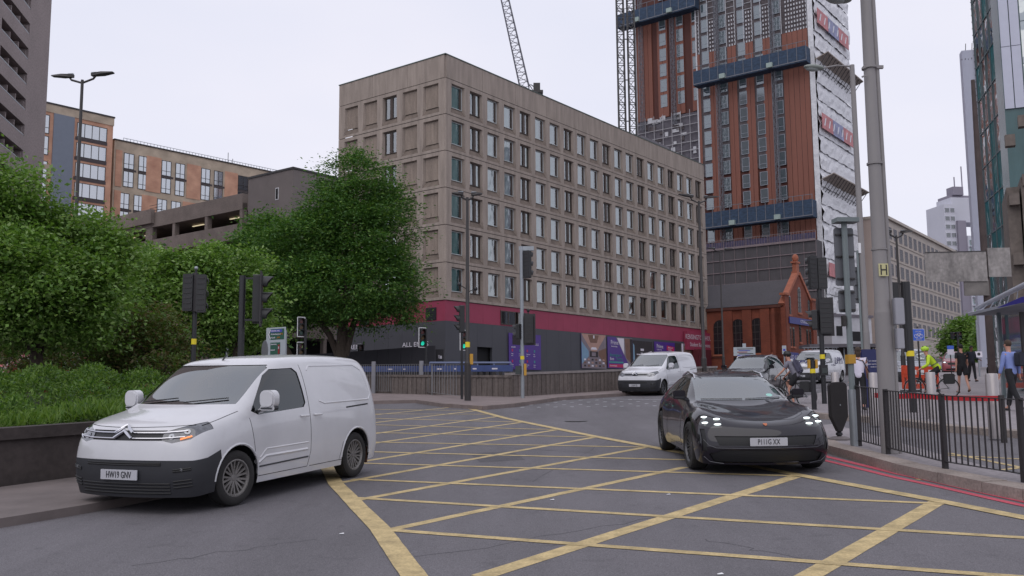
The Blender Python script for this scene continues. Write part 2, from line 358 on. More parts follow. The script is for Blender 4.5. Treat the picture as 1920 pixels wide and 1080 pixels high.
# ================================================================== LEFT PARAPET + HEDGE
def para_wall(name, A, B, h, t, mat, label, cat='wall', copeh=.1, cope=None, ribs=0, side=1):
    A = Vector((A.x, A.y, 0)); B = Vector((B.x, B.y, 0)); d = (B - A); Ln = d.length; ang = math.atan2(d.y, d.x)
    z0 = gz(A.x, A.y); z1 = gz(B.x, B.y)
    root = thing(name, label, cat, (A.x, A.y, z0), ang)
    mb = MB(); n = max(2, int(Ln / 2.4)); dz = z1 - z0
    for i in range(n):
        s0, s1 = Ln * i / n + .008, Ln * (i + 1) / n - .008; b0, b1 = dz * s0 / Ln, dz * s1 / Ln
        mb.add([(s0, 0, b0 - .2), (s1, 0, b1 - .2), (s1, t, b1 - .2), (s0, t, b0 - .2), (s0, 0, b0 + h - copeh), (s1, 0, b1 + h - copeh), (s1, t, b1 + h - copeh), (s0, t, b0 + h - copeh)],
               [(0, 3, 2, 1), (4, 5, 6, 7), (0, 1, 5, 4), (1, 2, 6, 5), (2, 3, 7, 6), (3, 0, 4, 7)])
        if ribs:
            k = int((s1 - s0) / ribs)
            for j in range(k):
                a = s0 + (j + .25) * (s1 - s0) / k; b = a + ribs * .5; za = dz * a / Ln
                mb.box(a, -.03, za + .05, b, .0, za + h - copeh - .03)
    part('panel', mb, root, mat)
    mc = MB(); mc.add([(0, -.05, h - copeh), (Ln, -.05, dz + h - copeh), (Ln, t + .05, dz + h - copeh), (0, t + .05, h - copeh), (0, -.05, h), (Ln, -.05, dz + h), (Ln, t + .05, dz + h), (0, t + .05, h)],
                      [(0, 3, 2, 1), (4, 5, 6, 7), (0, 1, 5, 4), (1, 2, 6, 5), (2, 3, 7, 6), (3, 0, 4, 7)])
    part('coping', mc, root, cope or mat); return root
pa, pb = gnd(-260, 940, .1), gnd(215, 886, .1); dd = (pb - pa).normalized()
WLEN = next(t / 10 for t in range(20, 400) if proj(pa + dd * (t / 10))[0] > 585)
para_wall('retaining_wall', pa, pa + dd * WLEN, .86, .3, M('sooty_concrete', (.05, .04, .038), rough=.9, var=.35, scale=1.2, fine=9, bump=.3), 'low soot-dark concrete wall holding the hedge beside the near white van', copeh=.16)
# ================================================================== FOLIAGE
def leafmat(name, rgb, var=.35):
    if name in MC: return MC[name]
    m = M(name, rgb, rough=.55, var=var, scale=.9, spec=.35); nt = m.node_tree; N = nt.nodes; L = nt.links
    b = N['Principled BSDF']; t = N.new('ShaderNodeBsdfTranslucent'); x = N.new('ShaderNodeMixShader'); x.inputs[0].default_value = .28
    t.inputs[0].default_value = (rgb[0] * 1.6, rgb[1] * 1.7, rgb[2] * .9, 1)
    L.new(b.outputs[0], x.inputs[1]); L.new(t.outputs[0], x.inputs[2]); L.new(x.outputs[0], N['Material Output'].inputs[0]); return m
def leaves(centres, nrm, size, mats, seed, aspect=.55, flat=.5, name='crown', droop=.15):
    """one mesh of folded leaf sprays"""
    rs = np.random.RandomState(seed); n = len(centres)
    d = rs.normal(size=(n, 3)); d[:, 2] = d[:, 2] * flat - droop; d += nrm * .5; d /= np.linalg.norm(d, axis=1)[:, None] + 1e-9
    up = rs.normal(size=(n, 3)) * .6 + np.array([0, 0, 1.]); s = np.cross(d, up); s /= np.linalg.norm(s, axis=1)[:, None] + 1e-9
    nn = np.cross(s, d); L_ = size * rs.uniform(.6, 1.35, n)[:, None]; W = L_ * aspect
    a = centres; b = a + d * L_ * .5 + s * W * .5 + nn * L_ * .08; c = a + d * L_; e = a + d * L_ * .5 - s * W * .5 + nn * L_ * .08
    v = np.stack([a, b, c, e], 1).reshape(-1, 3).astype(np.float32)
    me = bpy.data.meshes.new(name); me.vertices.add(4 * n); me.vertices.foreach_set('co', v.ravel())
    me.loops.add(4 * n); me.loops.foreach_set('vertex_index', np.arange(4 * n, dtype=np.int32))
    me.polygons.add(n); me.polygons.foreach_set('loop_start', np.arange(0, 4 * n, 4, dtype=np.int32))
    try: me.polygons.foreach_set('loop_total', np.full(n, 4, dtype=np.int32))
    except Exception: pass
    for m in mats: me.materials.append(m)
    me.polygons.foreach_set('material_index', rs.choice(len(mats), n, p=[.5, .3, .2][:len(mats)] if len(mats) == 3 else None).astype(np.int32))
    me.update(calc_edges=True); me.validate(); return me
def crown_points(blobs, nclump, nleaf, csize, seed, shell=.55):
    rs = np.random.RandomState(seed); P = []; Nn = []
    vol = np.array([b[3] * b[4] * b[5] for b in blobs]) ** .75; pr = vol / vol.sum()
    for k in range(nclump):
        b = blobs[rs.choice(len(blobs), p=pr)]; u = rs.normal(size=3); u /= np.linalg.norm(u); r = shell + (1 - shell) * rs.rand() ** .6 + (rs.uniform(.03, .2) if rs.rand() < .14 else 0)
        r *= 1 + .16 * math.sin(u[0] * 6 + seed) * math.cos(u[2] * 5 + u[1] * 4)
        c = np.array(b[:3]) + u * r * np.array(b[3:6]); m = int(nleaf * rs.uniform(.5, 1.5)); cs = csize * rs.uniform(.6, 1.4)
        q = rs.normal(size=(m, 3)) * np.array([cs, cs, cs * .5]); q += np.outer(np.linalg.norm(q[:, :2], axis=1), [0, 0, -.25])
        P.append(c + q); Nn.append(np.tile(u, (m, 1)))
    return np.concatenate(P), np.concatenate(Nn)
bark = M('bark', (.06, .045, .035), rough=.95, var=.4, scale=5, stretch=(4, 4, .8), bump=.5)
def limb(mb, a, b, r0, r1, seed, seg=6):
    rs = random.Random(seed); a = Vector(a); b = Vector(b); pts = []
    for i in range(seg + 1):
        t = i / seg; p = a.lerp(b, t); p += Vector((rs.uniform(-1, 1), rs.uniform(-1, 1), rs.uniform(-.5, .5))) * (b - a).length * .04 * (0 if i in (0, seg) else 1); pts.append(p)
    mb.tube(pts, r0, 9, r2=r1)
def make_tree(label, base, blobs, nclump, nleaf, csize, lsize, mats, seed, trunks, group=None, name='tree', flat=.5, aspect=.5, shell=.55):
    root = thing(name, label, 'tree', base, 0, group)
    mb = MB(); 
    for i, (a, b, r0, r1) in enumerate(trunks): limb(mb, a, b, r0, r1, seed + i)
    rs = random.Random(seed)
    for i in range(26):
        t = rs.choice(trunks); b = rs.choice(blobs); st = Vector(t[0]).lerp(Vector(t[1]), rs.uniform(.55, 1))
        u = Vector((rs.gauss(0, 1), rs.gauss(0, 1), rs.gauss(0, .7))).normalized() * rs.uniform(.5, .9)
        limb(mb, st, (b[0] + u.x * b[3], b[1] + u.y * b[4], b[2] + u.z * b[5]), max(.03, t[3] * .6), .015, seed + 50 + i)
    part('trunk', mb, root, bark, True)
    P, Nn = crown_points(blobs, nclump, nleaf, csize, seed, shell)
    me = leaves(P, Nn, lsize, mats, seed, aspect, flat); o = link('crown', me, root)
    return root
gA = [leafmat('leaf_bright', (.135, .24, .045)), leafmat('leaf_mid', (.085, .17, .032)), leafmat('leaf_pale', (.22, .32, .11))]
gB = [leafmat('leaf_dark', (.068, .155, .032)), leafmat('leaf_deep', (.045, .11, .025)), leafmat('leaf_dark_pale', (.13, .225, .045))]  # green tones of the dark trees, dealt out to the leaves at random
gC = [leafmat('leaf_olive', (.10, .135, .035)), leafmat('leaf_brownish', (.13, .10, .045)), leafmat('leaf_mid', (.055, .115, .022))]
gD = [leafmat('leaf_hedge', (.075, .15, .022)), leafmat('leaf_hedge_pale', (.12, .2, .035)), leafmat('leaf_hedge_deep', (.035, .08, .016))]
def gp(px, Y):
    """ground point straight below pixel column px at distance Y"""
    x = at(px, 700, Y).x; return Vector((x, Y, gz(x, Y)))
# blobs are written from outline pixels: (px, py, rx_px, rz_px, depth offset) at distance Y
def blobs_px(base, Y, lst):
    out = []
    for px, py, rx, rz, dy in lst:
        p = at(px, py, Y + dy); s = (Y + dy) / F; out.append((p.x - base.x, p.y - base.y, p.z - base.z, rx * s, max(rx, rz) * s * .9, rz * s))
    return out
Y = 24; b0 = gp(60, Y)
make_tree('big bright green leafy tree standing behind the hedge at the left edge of the picture', b0, blobs_px(b0, Y, [(0, 385, 95, 85, 0), (95, 460, 90, 85, 1), (180, 470, 60, 60, 1), (10, 520, 120, 110, -1), (130, 545, 95, 85, 0), (70, 600, 120, 50, .5), (-90, 450, 120, 150, 0), (190, 480, 45, 60, 1)]),
          640, 150, .34, .125, gA, 11, [((0, 0, 0), (.2, 0, 3.2), .22, .12), ((-2, 1, 0), (-2.2, .6, 3.4), .16, .09)], aspect=.6)
Y = 38; b1 = gp(360, Y)
make_tree('mid green tree behind the traffic signals, between the big left tree and the dark tree', b1, blobs_px(b1, Y, [(330, 545, 105, 70, 0), (415, 510, 75, 60, 0), (270, 510, 60, 50, 2), (400, 570, 110, 60, 0), (300, 595, 80, 40, 1), (450, 605, 60, 40, 1)]),
          480, 130, .42, .165, gA, 12, [((0, 0, 0), (.2, 0, 4), .26, .13), ((1.5, .4, 0), (2.1, .2, 4), .2, .12)], aspect=.6)
Y = 56; b2 = gp(645, Y)
make_tree('tall dense dark green tree in front of the left corner of the concrete block', b2, blobs_px(b2, Y, [(672, 345, 70, 62, 0), (672, 395, 100, 70, 0), (655, 450, 118, 80, 0), (560, 470, 85, 75, 0), (650, 530, 125, 70, -1), (720, 520, 70, 75, 0), (550, 550, 80, 50, 0), (750, 575, 40, 28, 0), (690, 590, 40, 30, 0), (600, 585, 70, 35, 0)]),
          950, 130, .5, .2, gB, 13, [((0, 0, 0), (-.1, 0, 4.8), .42, .26), ((0, 0, .8), (-1.9, 0, 5.5), .24, .14), ((-2.6, .5, 0), (-4.6, .5, 4.4), .22, .14), ((.1, 0, 2), (1.2, 0, 6), .2, .12)], aspect=.42, flat=.35)
Y = 60; b3 = gp(500, Y)
make_tree('dark green round-headed tree below the car park parapet, left of the tall dense tree', b3, blobs_px(b3, Y, [(505, 440, 50, 42, 0), (490, 500, 65, 60, 0), (540, 520, 60, 70, 0), (470, 570, 50, 50, 0)]),
          330, 85, .5, .27, gB, 14, [((0, 0, 0), (0, 0, 5), .28, .16)], aspect=.45)
Y = 27; b4 = gp(250, Y)
make_tree('olive and straw coloured loose bush behind the hedge below the mid green tree', b4, blobs_px(b4, Y, [(240, 640, 75, 50, 0), (290, 610, 55, 50, 0), (200, 670, 60, 35, 0), (330, 660, 40, 40, 1), (300, 690, 60, 25, -1)]),
          220, 75, .26, .13, gC, 15, [((0, 0, 0), (.2, 0, 1.2), .06, .03), ((.6, 0, 0), (.9, 0, 1.4), .05, .03)], name='shrub', aspect=.4)
Y = 29; b5 = gp(70, Y)
make_tree('straw coloured thin shrub low behind the hedge under the left tree', b5, blobs_px(b5, Y, [(60, 665, 75, 35, 0), (110, 640, 40, 20, 1)]),
          90, 70, .3, .13, gC, 16, [((0, 0, 0), (.2, 0, 1.2), .05, .03)], name='shrub', aspect=.35)
# hedge on the planter
hw = (pb - pa); hw.z = 0; hw.normalize(); hn = Vector((-hw.y, hw.x, 0)); rs = np.random.RandomState(5)
P = []; 
nL = 60000; t = rs.uniform(-1, WLEN - .1, nL); dpt = rs.uniform(.3, 8.5, nL)
for i in range(nL):
    tt, d_ = t[i], dpt[i]; p = pa + hw * tt + hn * d_
    f = min(1, d_ / 5.0); hump = .10 * math.sin(tt * 2.1 + d_ * 1.7) + .08 * math.sin(tt * 5.3 - d_ * 3.1)
    top = .78 + .72 * f + hump
    P.append((p.x, p.y, gz(p.x, p.y) + top - abs(rs.normal()) * .12))
P = np.array(P) + rs.normal(size=(len(P), 3)) * [.03, .03, .035]; me = leaves(P, np.tile(np.array([0, -.3, .8]), (len(P), 1)), .085, gD, 5, .34, .8, 'hedge_foliage', -.15)
tag(link('hedge', me), 'clipped bright green leafy ground hedge filling the planter above the dark wall', 'hedge', kind='stuff')
gn = 9000; gt = rs.uniform(-1, WLEN - .2, gn); gd_ = rs.uniform(.32, 1.9, gn); GP = np.array([tuple(pa + hw * float(a) + hn * float(b)) for a, b in zip(gt, gd_)]); GP[:, 2] = [gz(x, y) + .80 + .1 * min(1, d_) + .05 * math.sin(x * 3 + y) for x, y, d_ in zip(GP[:, 0], GP[:, 1], gd_)]
me = leaves(GP, np.tile(np.array([0, -.2, 1.6]), (gn, 1)), .2, [gD[1], gD[0]] + [gD[1]], 9, .14, 1.0, 'verge_grass', -.5); tag(link('verge_grass', me), 'long pale green blades of planting along the top of the dark wall', 'grass', kind='stuff')
soil = MB(); q = [pa + hn * .3 - hw * 2, pa + hw * WLEN + hn * .3, pa + hw * WLEN + hn * 9, pa - hw * 2 + hn * 9]
hz = (.62, .62, 1.05, 1.05)
soil.extr([(p.x, p.y, gz(p.x, p.y) - .1) for p in q], [(p.x, p.y, gz(p.x, p.y) + h) for p, h in zip(q, hz)])
structure('earth_bank', soil, M('soil', (.035, .045, .02), rough=1, var=.4, scale=4))
# far trees at the end of the right-hand street
for k, (px, Y, lst) in enumerate([(1830, 150, [(1815, 625, 38, 32, 0), (1850, 610, 30, 25, 4), (1800, 650, 30, 22, 0)]), (1868, 130, [(1868, 640, 26, 40, 0), (1840, 665, 25, 14, 0)])]):
    b = gp(px, Y)
    make_tree(['bright green round tree far down the street beside the pale stone office block', 'bright green tree far down the street just left of the glazed shelter'][k], b, blobs_px(b, Y, lst), 260, 60, .8, .55, gA, 31 + k,
              [((0, 0, 0), (0, 0, 4), .3, .2)])
# dark low backdrop planting behind the trees on the left
Y = 66; b = gp(120, Y)
make_tree('dark overgrown tree mass far behind the left tree, in front of the car park', b, blobs_px(b, Y, [(60, 560, 120, 90, 0), (200, 570, 110, 80, 0), (330, 600, 90, 60, 2), (240, 470, 40, 30, 2), (420, 620, 60, 40, 0)]), 480, 70, .8, .42, gB, 41,
          [((0, 0, 0), (0, 0, 4), .3, .2), ((6, 0, 0), (6.5, 0, 4), .3, .2)])
# ================================================================== MAIN CONCRETE BLOCK
conc = M('precast_concrete', (.325, .27, .235), rough=.9, var=.26, scale=.9, stretch=(2.2, 2.2, .3), fine=18, bump=.25)
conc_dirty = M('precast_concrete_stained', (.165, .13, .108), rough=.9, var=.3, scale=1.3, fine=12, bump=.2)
conc_rib = M('ribbed_concrete_infill', (.30, .243, .205), rough=.92, var=.22, scale=1.2, stretch=(2, 2, .4), fine=14)
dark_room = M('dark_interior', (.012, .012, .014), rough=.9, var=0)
curtain = M('white_curtain', (.74, .78, .78), rough=.9, var=.15, scale=3)
w_frame_pale = MS('pale_window_frame', (190, 195, 196), rough=.4, var=.05)
w_frame_brown = MS('brown_window_frame', (70, 58, 52), rough=.5, var=.1)
gl_main = glass('window_glass', (.8, .95, .93), refl=.30, rough=.05, through=.8, wav=.15)
gl_dark = glass('dark_window_glass', (.45, .5, .52), refl=.14, rough=.04, through=.5)
Y0 = 72.6; c0 = at(835, 562, Y0); ZB = c0.z; PX = c0.x; GZ0 = gz(PX, Y0) - .3
FL = 3.0; NF = 6; PITCHX = 46.6 / 20; TOPZ = ZB + FL * NF
root = thing('concrete_office_block', 'six-storey brown precast concrete block with deep splayed windows, red band and grey hoarding below', 'building', (PX, Y0, 0), UAng)
block = root
WL = 12.5; LX = 47.0
par = at(835.5, 100, Y0).z
CN = .42  # corner pier
def bay_faces(mb, f, s0, s1, z0, z1, mats=(conc, conc_dirty)):
    """deep splayed surround; returns inner opening"""
    c0_, c1_ = s0 + .34, s1 - .34; e0, e1 = z0 + .22, z1 - .30
    a0, a1, b0, b1 = s0 + .44, s1 - .44, z0 + .74, z1 - .36; D = .30
    O = [f(s0, z0, 0), f(s1, z0, 0), f(s1, z1, 0), f(s0, z1, 0)]
    C = [f(c0_ - .12, e0, 0), f(c1_ + .12, e0, 0), f(c1_, e1, 0), f(c0_, e1, 0)]
    I = [f(a0, b0, D), f(a1, b0, D), f(a1, b1, D), f(a0, b1, D)]
    Cm0, Cm1 = f(c0_, b0 + .1, 0), f(c1_, b0 + .1, 0)
    mb.mat(mats[0])
    mb.quad(O[0], O[1], C[1], C[0]); mb.add([O[1], O[2], C[2], Cm1, C[1]], [(0, 1, 2, 3, 4)]); mb.quad(O[2], O[3], C[3], C[2]); mb.add([O[3], O[0], C[0], Cm0, C[3]], [(0, 1, 2, 3, 4)])
    mb.add([C[1], Cm1, I[1]], [(0, 1, 2)]); mb.quad(Cm1, C[2], I[2], I[1]); mb.quad(C[2], C[3], I[3], I[2]); mb.add([C[3], Cm0, I[0], I[3]], [(0, 1, 2, 3)]); mb.add([Cm0, C[0], I[0]], [(0, 1, 2)])
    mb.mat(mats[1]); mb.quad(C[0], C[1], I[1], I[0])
    return a0, a1, b0, b1, D
fr = lambda s, z, d: (s, d, z)           # right face: local y=0 plane
fl = lambda s, z, d: (d, s, z)           # left face: local x=0 plane
mw = MB(); opens_r = []; opens_l = []
for k in range(NF):
    z0 = ZB + FL * k + .025; z1 = ZB + FL * (k + 1) - .025
    for i in range(20):
        s0 = CN + i * (LX - 2 * CN) / 20 + .0; s1 = CN + (i + 1) * (LX - 2 * CN) / 20
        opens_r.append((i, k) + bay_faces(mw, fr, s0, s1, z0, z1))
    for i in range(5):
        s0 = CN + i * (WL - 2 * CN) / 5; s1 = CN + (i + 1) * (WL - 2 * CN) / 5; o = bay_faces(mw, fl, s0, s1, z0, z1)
        if i == 2: opens_l.append((i, k) + o)
        else:
            a0, a1, b0, b1, D = o; mw.mat(conc_rib); n = 9
            for j in range(n):
                u0, u1 = a0 + (a1 - a0) * j / n, a0 + (a1 - a0) * (j + .55) / n; u2 = a0 + (a1 - a0) * (j + 1) / n
                mw.quad((D - .10, u0, b0), (D - .10, u1, b0), (D - .10, u1, b1), (D - .10, u0, b1)); mw.quad((D - .08, u1, b0), (D - .08, u2, b0), (D - .08, u2, b1), (D - .08, u1, b1))
                mw.quad((D - .10, u1, b0), (D - .08, u1, b0), (D - .08, u1, b1), (D - .10, u1, b1)); mw.quad((D - .10, u0, b0), (D - .08, u0, b0), (D - .08, u0, b1), (D - .10, u0, b1))
    # corner piers
    mw.mat(conc)
    mw.extr([(0, CN, z0), (0, .12, z0), (.12, 0, z0), (CN, 0, z0), (CN, CN, z0)], [(0, CN, z1), (0, .12, z1), (.12, 0, z1), (CN, 0, z1), (CN, CN, z1)])
    mw.box(LX - CN, 0, z0, LX, WL, z1); mw.box(0, WL - CN, z0, CN, WL - .01, z1)
# parapet panels
n = 10
for i in range(n):
    a, b = LX * i / n + .012, LX * (i + 1) / n - .012; mw.box(a if i else .13, -.0, TOPZ + .02, b, .5, par - .05)
for i in range(3):
    a, b = WL * i / 3 + .012, WL * (i + 1) / 3 - .012; mw.box(.0, a if i else .13, TOPZ + .02, .5, b, par - .05)
part('wall', mw, root)
# back shell and core that keeps rooms dark
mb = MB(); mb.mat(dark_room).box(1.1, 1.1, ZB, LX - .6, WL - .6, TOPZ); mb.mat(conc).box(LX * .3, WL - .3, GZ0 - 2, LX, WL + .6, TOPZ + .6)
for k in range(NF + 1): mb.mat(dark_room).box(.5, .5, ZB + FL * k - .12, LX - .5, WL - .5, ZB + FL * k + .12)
part('core', mb, root)
mb = MB(); mb.box(-.04, -.04, par - .05, LX + .04, WL + .04, par + .03); part('roof', mb, root, MS('green_grey_flashing', (80, 92, 88), var=.1))
# red band, dark overhang line and hoarding
redband = M('red_cladding', (.30, .035, .08), rough=.6, var=.12, scale=.5)
greyh = M('grey_hoarding', (.062, .062, .074), rough=.6, var=.10, scale=.4)
RB = ZB - 1.62
mb = MB(); n = 20
for i in range(n):
    a, b = .08 + (LX - .1) * i / n + .006, .08 + (LX - .1) * (i + 1) / n - .006
    if i in (3, 4): mb.box(a, .08, ZB - .35, b, .3, ZB - .02); mb.box(a, .08, RB, b, .3, RB + .12)
    else: mb.box(a, .08, RB, b, .3, ZB - .02)
for i in range(6):
    a, b = .08 + (WL - .1) * i / 6 + .006, .08 + (WL - .1) * (i + 1) / 6 - .006; mb.box(.08, a if i else .3, RB, .3, b, ZB - .02)
part('fascia', mb, root, redband)
mb = MB(); n = 24
for i in range(n):
    a, b = .05 + LX * i / n, .05 + LX * (i + 1) / n - .012
    if 3.0 < (a + b) / 2 < 5.6: mb.box(a, .05, GZ0 + 3.1, b, .3, RB - .01)
    else: mb.box(a, .05, GZ0 - 2, b, .3, RB - .01)
for i in range(8):
    a, b = WL * i / 8, WL * (i + 1) / 8 - .012; mb.box(.05, a if i else .3, GZ0 - 2, .3, b, RB - .01)
part('hoarding_wall', mb, root, greyh)
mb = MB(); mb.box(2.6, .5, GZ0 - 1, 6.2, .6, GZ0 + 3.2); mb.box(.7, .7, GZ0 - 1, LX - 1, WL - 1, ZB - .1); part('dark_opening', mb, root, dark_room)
# plant rooms on the roof
mb = MB(); 
for i in range(26): mb.box(28 + i * .42, 5.0, par, 28 + i * .42 + .39, 9, par + 2.9)
part('roof_plant_room', mb, root, MS('rust_red_cladding', (125, 62, 58), var=.15))
mb = MB(); mb.box(39.2, 4.0, par, 46, 9, par + 2.6); part('roof_plant_room', mb, root, MS('grey_rooftop_screen', (110, 105, 112), var=.25, scale=1))
# windows: small proto meshes shared by copies
def win_mesh(wd, ht, dark):
    f = MB(); f.mat(w_frame_brown if dark else w_frame_pale); t = .05
    f.box(0, 0, 0, t, .08, ht); f.box(wd - t, 0, 0, wd, .08, ht); f.box(t, 0, 0, wd - t, .08, t); f.box(t, 0, ht - t, wd - t, .08, ht)
    if dark: f.box(wd * .40, -.02, t, wd * .62, .08, ht - t)
    else: f.mat(w_frame_brown).box(wd * .80, -.01, t, wd * .90, .08, ht - t)
    g_ = MB(); g_.quad((t, .05, t), (wd - t, .05, t), (wd - t, .05, ht - t), (t, .05, ht - t))
    return f.me('window'), g_.me('pane')
def curt_mesh(wd, ht, a, b, seed, hb=0):
    r = random.Random(seed); m = MB(); n = 18; vs = []
    for j in range(n + 1):
        x = .06 + (wd - .12) * (a + (b - a) * j / n); yy = .16 + .035 * math.sin(j * 2.1 + seed) + r.uniform(-.01, .01); vs += [(x + (r.uniform(-.02, .02)), yy, .05 + hb), (x, yy, ht - .06)]
    m.add(vs, [(2 * j, 2 * j + 2, 2 * j + 3, 2 * j + 1) for j in range(n)]); return m.me('curtain', True)
i0 = opens_r[0]; WD = i0[3] - i0[2]; HT = i0[5] - i0[4]
WM = {d: win_mesh(WD, HT, d) for d in (0, 1)}
for d in (0, 1): WM[d][1].materials.append(gl_main)
CU = [curt_mesh(WD, HT, a, b, i) for i, (a, b) in enumerate([(.0, .78), (.0, .7), (.0, .8), (.15, .78), (.0, .3), (.62, .98), (.0, .35)])]
for c in CU: c.materials.append(curtain)
allw = [(i, k, 'r', a0, b0) for (i, k, a0, a1, b0, b1, D) in opens_r] + [(i, k, 'l', a0, b0) for (i, k, a0, a1, b0, b1, D) in opens_l]
allw.sort(key=lambda w_: (w_[0] if w_[2] == 'r' else (0 if w_[1] > 2 else 30)))
WR = {}; rw = random.Random(4)
def wmat(side, a0, b0):
    return Matrix.Translation((a0, .22, b0)) if side == 'r' else Matrix.Translation((.22, a0 + WD, b0)) @ Matrix.Rotation(R(-90), 4, 'Z')
rest = MB()
for idx, (i, k, side, a0, b0) in enumerate(allw):
    dark = 1 if (side == 'l' or i % 3 == 1) else 0; T = wmat(side, a0, b0)
    cs = CU[rw.choice([4, 5, 6])] if dark else CU[rw.choice([0, 1, 2, 3])]
    if idx < 100:
        o = link('window', WM[dark][0], root); o.matrix_local = T; p = link('pane', WM[dark][1], o)
        if rw.random() < .93 and side == 'r': link('curtain', cs, o)
    else:
        for me in (WM[dark][0], WM[dark][1], cs):
            rest.T = T
            for p in me.polygons:
                rest.mat(me.materials[p.material_index]); rest.add([me.vertices[v].co for v in p.vertices], [tuple(range(len(p.vertices)))])
rest.T = None
o = part('window', rest, root); o['kind'] = 'stuff'
# strip windows in the red band
for (a, b) in [(7.1, 9.2), (9.5, 11.7)]:
    f = MB(); f.mat(w_frame_brown); f.box(a, .02, RB + .1, b, .1, RB + .17); f.box(a, .02, ZB - .42, b, .1, ZB - .35)
    for q in (a, (a + b) / 2 - .03, b - .06): f.box(q, .02, RB + .17, q + .06, .1, ZB - .42)
    o = part('window', f, root); g_ = MB(); g_.quad((a, .06, RB + .1), (b, .06, RB + .1), (b, .06, ZB - .35), (a, .06, ZB - .35)); part('pane', g_, o, gl_dark)
for y_ in (1.0, 8.5):
    f = MB(); f.mat(MS('dark_vent', (38, 38, 42), var=.1)); f.box(.03, y_, RB + .1, .07, y_ + 1.1, RB + 1.1)
    for j in range(6): f.box(.0, y_, RB + .15 + j * .16, .03, y_ + 1.1, RB + .2 + j * .16)
    part('vent', f, root)
# red entrance at the far end with its sign
f = MB(); f.mat(redband).box(40.6, -.35, RB - .9, LX + .1, .05, RB + 1.2); o = part('sign_board', f, root)
tm = MB(); tm.mat(MS('sign_lettering', (205, 190, 200), var=0))
T = frame(((40.7 + LX) / 2, -.37, RB + .55), (1, 0, 0)); text_mb(tm, 'KENSINGTON HOUSE', .78, T, .95); text_mb(tm, 'Student Residences', .66, frame(((40.7 + LX) / 2, -.37, RB - .28), (1, 0, 0)), 1.0); part('lettering', tm, o)
f = MB(); f.mat(M('bright_red_paint', (.42, .02, .03), rough=.5, var=.1)).box(40.7, -.02, GZ0 - 1, LX + .4, .04, RB - .95); part('entrance_wall', f, root)
f = MB(); f.mat(M('deep_red_paint', (.10, .01, .018), var=.1)).box(42.2, -.9, GZ0 + 1.8, 45.6, -.05, GZ0 + 4.2); part('entrance_canopy', f, root, bev=.03)  # canopy box has a darker red than the wall behind
# posters (flat boards with printed pictures)
purple = MS('poster_purple', (72, 38, 130), rough=.4, var=.08); pw = MS('poster_white', (215, 210, 220), rough=.5, var=.03); teal = MS('poster_teal', (60, 140, 140), rough=.5, var=.05); pinkp = MS('poster_pink', (180, 30, 85), rough=.5, var=.05)
def board(px0, px1, pyt, pyb, label):
    s0, zt = wall_hit(px0, pyt, (PX, Y0), UA); s1, _ = wall_hit(px1, pyt, (PX, Y0), UA); _, zb = wall_hit(px0, pyb, (PX, Y0), UA)
    ps = single('poster', MB().mat(purple).box(0, -.03, 0, s1 - s0, .0, zt - zb), label, 'poster')
    base = Vector((PX, Y0, 0)) + Vector((UA[0], UA[1], 0)) * s0; base.z = zb
    nrm_ = Vector((UA[1], -UA[0], 0)); ps.location = base + nrm_ * .0; ps.rotation_euler = (0, 0, UAng); ps.location -= Vector((0, 0, 0)) - nrm_ * .02
    ps['group'] = 'advertising posters on the grey hoarding'; return ps, s1 - s0, zt - zb
def prt(parent, name, items):
    m = MB()
    for it in items:
        if it[0] == 'q': m.mat(it[1]); m.add([(x, -.036 - it[3] * .004 if len(it) > 3 else -.036, z) for x, z in it[2]], [tuple(range(len(it[2])))])
        else: m.mat(it[1]); text_mb(m, it[2], it[3], frame((it[4], -.05, it[5]), (1, 0, 0)), it[6] if len(it) > 6 else 1, center=False)
    return part(name, m, parent)
wood = MS('poster_wood', (120, 90, 78), var=.2, scale=2); skyb = MS('poster_sky_blue', (120, 150, 175), var=.1); dk = MS('poster_dark', (48, 42, 46), var=.2); greyp = MS('poster_grey', (128, 118, 126), var=.15, scale=2); beige = MS('poster_beige', (175, 140, 128), var=.15, scale=2)
ps, W_, H_ = board(953, 1013, 624, 692, 'purple poster with rows of small white captions, leftmost on the grey hoarding')
it = [('q', dk, [(.5, H_ * .68), (1.9, H_ * .68), (1.9, H_ * .95), (.5, H_ * .95)]), ('t', pw, 'ensuite', .22, .3, H_ * .62), ('t', pw, 'BILLS', .26, W_ - .95, H_ * .72)]
for r_, z in enumerate((.36, .06)):
    for c_, tx in enumerate((('Study', 'Courtyard', 'Communal', 'Fully'), ('Social', 'Cinema', 'Laundry', 'Secure'))[r_]):
        x = .3 + c_ * (W_ - .4) / 4; it += [('q', [pinkp, teal, pinkp, teal][c_], [(x + .1, H_ * (z + .13)), (x + .28, H_ * (z + .13)), (x + .28, H_ * (z + .2)), (x + .1, H_ * (z + .2))]), ('t', pw, tx, .13, x, H_ * (z + .07)), ('t', pw, 'areas', .13, x, H_ * (z + .02))]
prt(ps, 'print', it)
ps, W_, H_ = board(1089, 1135, 625, 690, 'poster photograph of a cafe room with a lit round ceiling and rows of tables')
q = lambda m, *p, l=0: ('q', m, [(x * W_, z * H_) for x, z in p], l)
